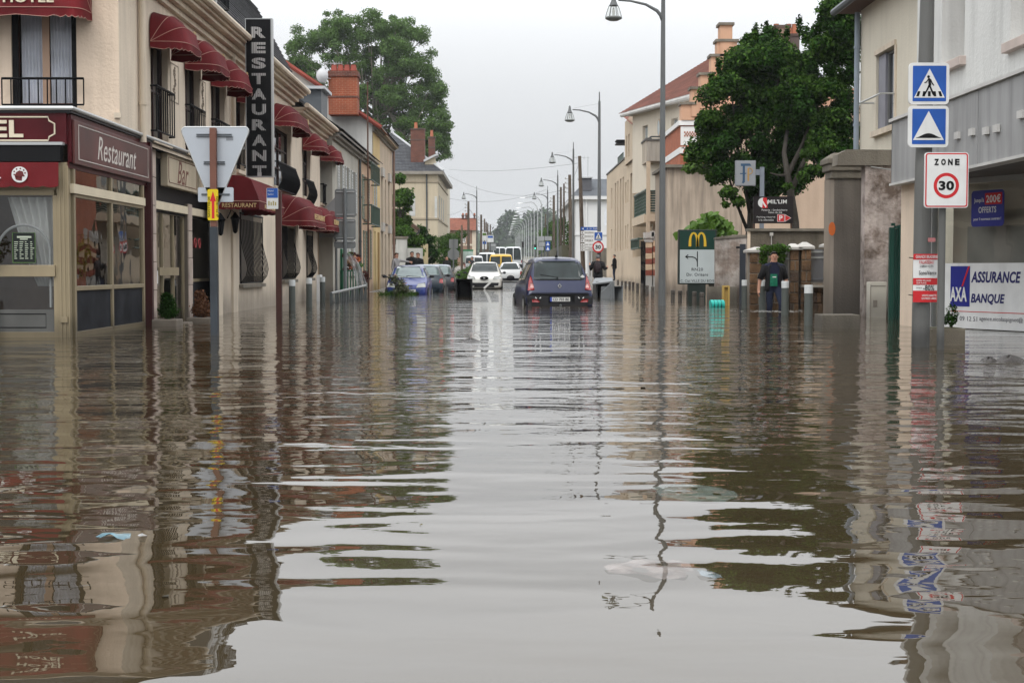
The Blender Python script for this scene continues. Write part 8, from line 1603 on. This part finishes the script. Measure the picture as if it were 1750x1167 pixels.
# ---- floating things
Fq4 = FY(38.2); a, b2 = Fq4.at(1213.5,513), Fq4.at(1238.5,528.5); t = thing('floating_drum', 'turquoise ribbed plastic drum floating near the ochre marker post', 'drum', Fq4.p(a[0],0,0)); tq = M('turquoise', (.03,.42,.36), .4, .06)
zc, r = .05, .125
for k in range(4): x = a[0]+.01+k*.088; MB().tube([(x,38.2,zc),(x+.07,38.2+.01,zc+.005)], [r,r*.97], 18).build('drum_section', tq, t)
MB().tube([(a[0]+.02,38.2,zc),(a[0]+.33,38.2,zc)], r*.9, 16).build('core', M('turquoise_dark', (.01,.12,.10), .5), t)
pp = thing('uprooted_plant', 'uprooted flowering bush and grass floating against the bright blue car', 'plant', (-4.2,55.6,-.1)); Fp2 = FY(55.6); c_ = lambda px, py, dy=0: (Fp2.at(px,py)[0], 55.6+dy, Fp2.at(px,py)[1])
leafmesh('foliage', [(c_(683,487),(.22,.2,.3)),(c_(672,478),(.16,.15,.2)),(c_(690,495),(.28,.25,.2)),(c_(678,500),(.2,.2,.2))], 900, .10, M('leaf_olive', (.09,.10,.05), .6, .3, 3, island=.5), pp, 5, shell=.1)
leafmesh('blossom', [(c_(675,472),(.14,.1,.14)),(c_(686,485),(.2,.1,.2))], 70, .06, MATS['bloom_pink'], pp, 6, shell=.2)
b = MB(); rgf = random.Random(3)
for i in range(260): x = rgf.uniform(648,712); p = Vector(c_(x, 509, rgf.uniform(-.3,.3))); p.z = 0; d = Vector((rgf.uniform(-.3,.3), rgf.uniform(-.2,.2), rgf.uniform(.05,.26))); b.quad(p-Vector((.012,0,0)), p+Vector((.012,0,0)), p+d)
b.build('grass_tuft', MATS['leaf_mid'], pp)
b = MB()
for k in range(7): b.tube([c_(684,505), c_(684+rgf.uniform(-12,12),490+rgf.uniform(-5,5)), c_(682+rgf.uniform(-16,14),474+rgf.uniform(-5,10))], [.018,.012,.004], 4)
b.build('stems', MATS['bark'], pp)
t = thing('island_planting', 'low green and yellow planting on the traffic island left of the white car', 'shrub', (-2.3,86,-.1)); leafmesh('foliage', [((-1.95,86,.1),(.55,2,.35)),((-2.2,88,.5),(.6,3,.45)),((-2.0,96,.6),(.5,3,.6))], 5200, .13, MATS['leaf_mid'], t, 3, shell=.2); leafmesh('blossom', [((-1.95,84.5,.15),(.3,.6,.25))], 260, .1, MATS['leaf_yellow'], t, 4); MB().box(-2.5,-1.5,84,99,-.3,.0).build('island_kerb', MATS['kerb'], t)
def lump(name, label, cat, px, py, w_, h_, mat, seed, flatq=.5):
    p = onZ(px, py, 0); rgz = random.Random(seed); b = MB()
    def fn(a, t): th = a*2*math.pi; rr = t*(1+.22*math.sin(3*th+seed)+.12*math.sin(7*th)); return (p.x+w_*rr*math.cos(th), p.y+w_*1.6*rr*math.sin(th), -.02+h_*math.cos(t*math.pi/2)*(1+.25*math.sin(5*th+3*t+seed))+.0)
    o = b.grid(fn, 28, 7).build(name, mat, None, smooth=True); tag(o, label, cat); return o
M('wet_debris', (.05,.045,.042), .35, .4, 20, bump=1, bsc=60)
lump('floating_debris', 'dark rounded lump of debris floating in the middle distance left of centre', 'debris', 803, 583, .16, .05, MATS['wet_debris'], 1)
lump('floating_debris', 'left of two dark lumps floating before the insurance office', 'debris', 1690, 616, .09, .05, MATS['wet_debris'], 2); lump('floating_debris', 'right and larger of two dark lumps floating before the insurance office', 'debris', 1725, 616, .15, .065, MATS['wet_debris'], 3)
def film(name, label, pts, mat, seed, z=.004, amp=.006, parent=None):
    """crumpled sheet of plastic or paper lying in the water surface"""
    W = [onZ(px, py, z) for px, py in pts]; cx = sum(p.x for p in W)/len(W); cy = sum(p.y for p in W)/len(W); rgz = random.Random(seed); b = MB(); n = len(W)
    def fn(a, t):
        k = a*n; i = int(k)%n; f = k-int(k); e = W[i].lerp(W[(i+1)%n], f); x = cx+(e.x-cx)*t; y = cy+(e.y-cy)*t; return (x, y, z+amp*(math.sin(x*41+seed)*math.sin(y*23+x*9))*(1-.3*t))
    o = b.grid(fn, n*6, 7).build(name, mat, parent, smooth=True); tag(o, label, 'litter'); return o
def Mfilm(name, col, alpha=.5, rough=.3):
    m = M(name, col, rough, .3, 14, col2=tuple(min(1,c*1.5) for c in col)); m.node_tree.nodes['Principled BSDF'].inputs['Alpha'].default_value = alpha; return m
film('plastic_bag', 'small crumpled blue and clear plastic bag floating at the lower left', [(163,914),(176,910),(198,909),(224,912),(221,919),(200,920),(188,916),(172,920)], Mfilm('bag_blue', (.14,.30,.38), .45), 1, .006, .012)
film('plastic_bag', 'tiny scrap of clear plastic right of the blue bag', [(235,914),(243,910),(252,912),(248,918),(239,918)], Mfilm('bag_clear', (.45,.47,.48), .4), 2, .006, .01)
film('paper_sheet', 'pale pink and white printed sheet floating in the lower right of centre', [(1032,968),(1060,962),(1100,956),(1150,956),(1178,964),(1186,975),(1170,986),(1120,988),(1090,981),(1040,977)], Mfilm('sheet_pale', (.34,.29,.27), .22), 3, .004, .008)
film('paper_sheet', 'small bluish sheet drifting right of the pale printed sheet', [(1190,975),(1215,976),(1240,982),(1222,988),(1198,984)], Mfilm('sheet_blue', (.24,.34,.40), .2), 5, .004, .008)
film('plastic_sheet', 'greenish rippled plastic sheet just under the surface right of centre', [(1112,832),(1150,826),(1210,829),(1255,838),(1262,848),(1235,858),(1180,856),(1130,847)], Mfilm('sheet_green', (.18,.26,.23), .16), 6, .003, .005)
rgd = random.Random(12); b = MB()
for i in range(150):          # leaf bits and scum drifting on the surface
    X, Y = rgd.uniform(-5,5.5), 4.2+26*rgd.random()**1.6; a_ = rgd.uniform(0,6.3); s_ = rgd.uniform(.006,.022)
    u_, v_ = Vector((math.cos(a_),math.sin(a_),0))*s_, Vector((-math.sin(a_),math.cos(a_),0))*s_*.5; c_0 = Vector((X,Y,.003))
    b.quad(c_0-u_, c_0-v_, c_0+u_+Vector((0,0,.004)), c_0+v_)
o = b.build('floating_leaf_bits', M('leaf_bits', (.07,.06,.025), .7, .4, 6, island=.5), None); tag(o, kind='stuff')
# ================================================================ PEOPLE
def person(label, loc, face, cols, pose, h=1.76, hair=True, extras=None, backpack=False):
    """one skinned body; local frame faces -y; pose = dict of joints (metres for a 1.76 m figure)"""
    k = h/1.76; t = thing('person', label, 'person', loc)
    J = dict(pel=(0,0,.95), sp=(0,.0,1.12), ch=(0,.01,1.34), nk=(0,0,1.49), hd=(0,-.01,1.60), tp=(0,-.0,1.70), sl=(.175,.01,1.41), sr=(-.175,.01,1.41), el=(.24,.03,1.13), er=(-.24,.03,1.13), wl=(.25,-.06,.88), wr=(-.25,-.06,.88), hl=(.25,-.09,.79), hr=(-.25,-.09,.79), hpl=(.09,0,.92), hpr=(-.09,0,.92), kl=(.10,-.03,.50), kr=(-.10,-.03,.50), al=(.10,.02,.10), ar=(-.10,.02,.10), tl=(.11,-.13,.04), tr=(-.11,-.13,.04)); J.update(pose)
    Rr = dict(pel=.145, sp=.135, ch=.155, nk=.058, hd=.088, tp=.075, sl=.07, sr=.07, el=.05, er=.05, wl=.034, wr=.034, hl=.036, hr=.036, hpl=.105, hpr=.105, kl=.068, kr=.068, al=.045, ar=.045, tl=.04, tr=.04)
    names = list(J); E = [('pel','sp'),('sp','ch'),('ch','nk'),('nk','hd'),('hd','tp'),('ch','sl'),('ch','sr'),('sl','el'),('sr','er'),('el','wl'),('er','wr'),('wl','hl'),('wr','hr'),('pel','hpl'),('pel','hpr'),('hpl','kl'),('hpr','kr'),('kl','al'),('kr','ar'),('al','tl'),('ar','tr')]
    V = [Vector(J[n_])*k for n_ in names]; rad = [Rr[n_]*k for n_ in names]; EE = [(names.index(a), names.index(b)) for a, b in E]
    # five fingers per hand, rooted in the palm
    for s, hn, wn in ((1,'hl','wl'),(-1,'hr','wr')):
        hp = Vector(J[hn])*k; d = (hp-Vector(J[wn])*k).normalized(); across = Vector((0,1,0)) if abs(d.z) > .6 else Vector((0,0,1)); across = (across-d*across.dot(d)).normalized()
        for fi, (o_, ln) in enumerate(((-.03,.075),(-.01,.085),(.01,.08),(.028,.065),(-.04,.05))):
            base = hp+across*o_*k; v1 = base+(d*ln*.55+across*(o_*.3 if fi < 4 else -.03))*k; v2 = v1+(d*ln*.5+Vector((-s*.012,0,0)))*k; i0 = len(V); V += [v1, v2]; rad += [.0095*k, .008*k]; EE += [(names.index(hn), i0), (i0, i0+1)]
    me = bpy.data.meshes.new('p'); me.from_pydata([tuple(v) for v in V], EE, []); ob = bpy.data.objects.new('p', me); C.objects.link(ob); m = ob.modifiers.new('skin', 'SKIN')
    for i, sv in enumerate(me.skin_vertices[0].data): sv.radius = (rad[i], rad[i]*(.72 if i in (0,1,2) else .92 if i == 5 else 1)); sv.use_root = (i == 0)
    ob.modifiers.new('s', 'SUBSURF').levels = 2; em = bpy.data.meshes.new_from_object(ob.evaluated_get(bpy.context.evaluated_depsgraph_get())); bpy.data.objects.remove(ob)
    cs, sn = math.cos(face), math.sin(face)
    def T(v): return (loc[0]+v[0]*cs-v[1]*sn, loc[1]+v[0]*sn+v[1]*cs, loc[2]+v[2])
    lv = [Vector(v.co) for v in em.vertices]; lf = [tuple(p.vertices) for p in em.polygons]; mi = []
    wl, wr = Vector(J['wl'])*k, Vector(J['wr'])*k; hl, hr = Vector(J['hl'])*k, Vector(J['hr'])*k; el, er = Vector(J['el'])*k, Vector(J['er'])*k; sl_ = cols.get('sleeve', .92)
    def arm(c):
        for (e_, w_, h_) in ((el,wl,hl),(er,wr,hr)):
            ax = w_-e_; tt = (c-e_).dot(ax)/ax.length_squared; q = e_+ax*max(0,min(1.6,tt))
            if (c-q).length < .085 and tt > sl_ - .0: return True
        return False
    for p in lf:
        c = sum((lv[i] for i in p), Vector())/len(p)
        if c.z > 1.50*k or arm(c): mi.append(0)
        elif c.z > .93*k or abs(c.x) > .22*k: mi.append(1)
        elif c.z < .09*k: mi.append(3)
        else: mi.append(2)
    link_mesh('body', [T(v) for v in lv], lf, [MATS['skin'], cols['top'], cols['legs'], cols.get('shoes', MATS['black'])], t, True, midx=mi); bpy.data.meshes.remove(em)
    hd = Vector(J['hd'])*k; hc = hd+Vector((0,.012,.035))*k
    def P(v): return T(v)
    # face
    b = MB(); b.sphere((0,0,0), 1, 8); 
    def ell(name, c, r, sq, mat, kk=8): 
        m_ = MB(); m_.sphere((0,0,0), 1, kk); V_ = [T(Vector((v[0]*r*sq[0]+c[0], v[1]*r*sq[1]+c[1], v[2]*r*sq[2]+c[2]))) for v in m_.v]; return link_mesh(name, V_, m_.f, mat, t, True)
    ell('nose', hd+Vector((0,-.092,.005))*k, .018*k, (.7,1,1.3), MATS['skin'])
    for s in (-1,1): ell('eye', hd+Vector((s*.032,-.078,.03))*k, .011*k, (1.2,.7,.8), MATS['black']); ell('ear', hd+Vector((s*.088,.01,.01))*k, .024*k, (.4,.8,1.3), MATS['skin'])
    ell('mouth', hd+Vector((0,-.082,-.035))*k, .02*k, (1.2,.5,.3), M('lips', (.25,.08,.07), .6))
    if hair: 
        m_ = MB(); m_.sphere((0,0,0), 1, 14); V_ = []
        for v in m_.v: z = max(v[2], -.45 if v[1] > .1 else .8 if v[1] < -.45 else .2); V_.append(T(Vector((v[0]*.091, v[1]*.096+.014, z*.100+.038))*k+hd))
        link_mesh('hair', V_, m_.f, cols.get('hair', MATS['hair_dark']), t, True)
    # coat hem / jacket child shell following the torso
    if cols.get('coat'):
        mat, z0, open_ = cols['coat']; m_ = MB()
        def fn(a, s_):
            th = (open_+(2*math.pi-2*open_)*a)-math.pi/2; z = z0+(1.46-z0)*s_; rx = np.interp(z,[z0,1.1,1.3,1.42,1.46],[.205,.185,.2,.19,.10]); ry = np.interp(z,[z0,1.1,1.3,1.42,1.46],[.15,.135,.145,.12,.09]); w_ = 1+.03*math.sin(9*th+5*z)
            return T(Vector((rx*w_*math.cos(th), .01+ry*w_*math.sin(th), z))*k)
        m_.grid(fn, 28, 8); o = m_.build('jacket', mat, t, smooth=True); md = o.modifiers.new('th', 'SOLIDIFY'); md.thickness = .012
        for (a_, e_, w_) in (('sl','el','wl'),('sr','er','wr')):
            A_, E_, W_ = (Vector(J[q])*k for q in (a_,e_,w_)); end = E_.lerp(W_, cols.get('coat_sleeve', .85)); MB().tube([T(A_+Vector((0,0,.02))), T(A_.lerp(E_,.5)), T(E_), T(end)], [.088*k,.078*k,.068*k,.055*k], 10).build('sleeve', mat, t, smooth=True)
    if backpack:
        m_ = MB(); m_.sphere((0,0,0), 1, 12); V_ = [T(Vector((v[0]*.15, .19+v[1]*.09, 1.22+v[2]*.24))*k) for v in m_.v]; link_mesh('backpack', V_, m_.f, M('pack', (.02,.012,.014), .7), t, True)
    return t, T, k
navyc = M('cloth_navy', (.012,.014,.035), .9, .15, 8); blackc = M('cloth_black', (.010,.010,.011), .9, .2, 8); jeans = M('cloth_jeans', (.02,.028,.05), .9, .15, 8)
# wading man
p = onY(1322, 534, 34.2); hz = onY(1322, 428, 34.2).z; loc = (p.x, 34.2, hz-1.78)
t, T, k = person('dark haired man wading towards us in a black overshirt, blue tee with green print', loc, 0, dict(top=navyc, legs=M('trousers_navy', (.012,.016,.035), .9, .15, 8), coat=(blackc, .86, .62), sleeve=.02, coat_sleeve=.0, hair=MATS['hair_dark']),
    dict(kl=(.13,-.26,.56), al=(.12,-.10,.22), tl=(.13,-.26,.18), kr=(-.09,-.02,.5), ar=(-.10,.10,.09), er=(-.30,.05,1.12), wr=(-.33,.02,.90), hr=(-.335,-.01,.81), el=(.27,.04,1.13), wl=(.31,.0,.9), hl=(.31,-.03,.81)), 1.78)
b = MB(); b.grid(lambda a, s: T(Vector((-.03+.085*(2*a-1)*(1-.12*s), -.148-.012*math.cos((2*a-1)*1.3)+ (.012 if s < .2 else 0), .98+.27*s))), 8, 8); o = b.build('green_print', M('print_green', (.01,.16,.09), .8, .3, 20), t, smooth=True)
o.location.y -= .012
MB().tube([T(Vector((-.06,-.176,1.18))), T(Vector((.02,-.178,1.18)))], .012, 5).build('print_words', MATS['sign_white'], t)
# splash where he walks: sky glints on the wavelets, painted as pale flakes
rgw = random.Random(4); b = MB()
for i in range(90):
    x = p.x+rgw.gauss(0,.35); y = 34.0+rgw.uniform(-.5,.7); s = rgw.uniform(.02,.07); b.quad((x-s,y,.003),(x,y-.015,.004),(x+s,y,.003),(x,y+.012,.006))
o = b.build('ripple_glints', M('glint_pale', (.42,.41,.39), .3, .1), None); tag(o, kind='stuff')
# others
def pp3(px, ytop, Y, h): q = onY(px, ytop, Y); return (q.x, Y, q.z-h)
person('person in a black coat with backpack and grey hat near the direction signs, arm raised', pp3(1022,434.5,60.5,1.72), math.pi-.2, dict(top=blackc, legs=jeans, coat=(blackc,.82,.1), coat_sleeve=.9, hair=M('hat_grey', (.10,.10,.10), .8)), dict(el=(.30,-.05,1.16), wl=(.36,-.22,1.30), hl=(.38,-.28,1.36), er=(-.28,.0,1.16), wr=(-.34,-.14,1.2), hr=(-.36,-.2,1.24)), 1.72, backpack=True)
person('man in a black jacket standing alone by the beige apartment wall', pp3(1050,434.3,96,1.70), -math.pi/2-.25, dict(top=blackc, legs=jeans, coat=(blackc,.80,.05), coat_sleeve=.9), dict(el=(.2,-.02,1.13), wl=(.14,-.16,1.02), hl=(.06,-.2,1.0), er=(-.2,-.02,1.13), wr=(-.14,-.16,1.02), hr=(-.06,-.2,1.0)), 1.70)
person('man in a pale grey top pointing across the parked blue car', pp3(677.5,431,63.5,1.72), .9, dict(top=M('cloth_grey', (.28,.27,.27), .9, .1, 8), legs=M('cloth_dark', (.04,.04,.045), .9), sleeve=.95, hair=M('hair_brown', (.05,.028,.015), .6)), dict(el=(.36,-.12,1.38), wl=(.60,-.20,1.34), hl=(.69,-.22,1.33)), 1.72)
person('person in black with a dark cap behind the blue car roof, left of a pair', pp3(704,429,67,1.72), .3, dict(top=blackc, legs=jeans, coat=(blackc,.8,.1), coat_sleeve=.9), {}, 1.72)
person('bareheaded person in black at the right of the pair behind the blue car', pp3(714.5,431,68.5,1.74), -.5, dict(top=blackc, legs=jeans, coat=(blackc,.8,.1), coat_sleeve=.9, hair=M('hair_ginger', (.10,.04,.02), .6)), {}, 1.74)
person('bald person in a black jacket beside the far kerbside cars', pp3(763.5,437.5,93,1.7), -.4, dict(top=blackc, legs=jeans, coat=(blackc,.8,.1), coat_sleeve=.9), {}, 1.7, hair=False)
person('person in black by the traffic island next to the white facing car', pp3(807,438,98,1.7), -1.2, dict(top=blackc, legs=jeans, coat=(blackc,.8,.1), coat_sleeve=.9), dict(el=(.28,-.1,1.2), wl=(.3,-.25,1.3), hl=(.3,-.3,1.36)), 1.7)
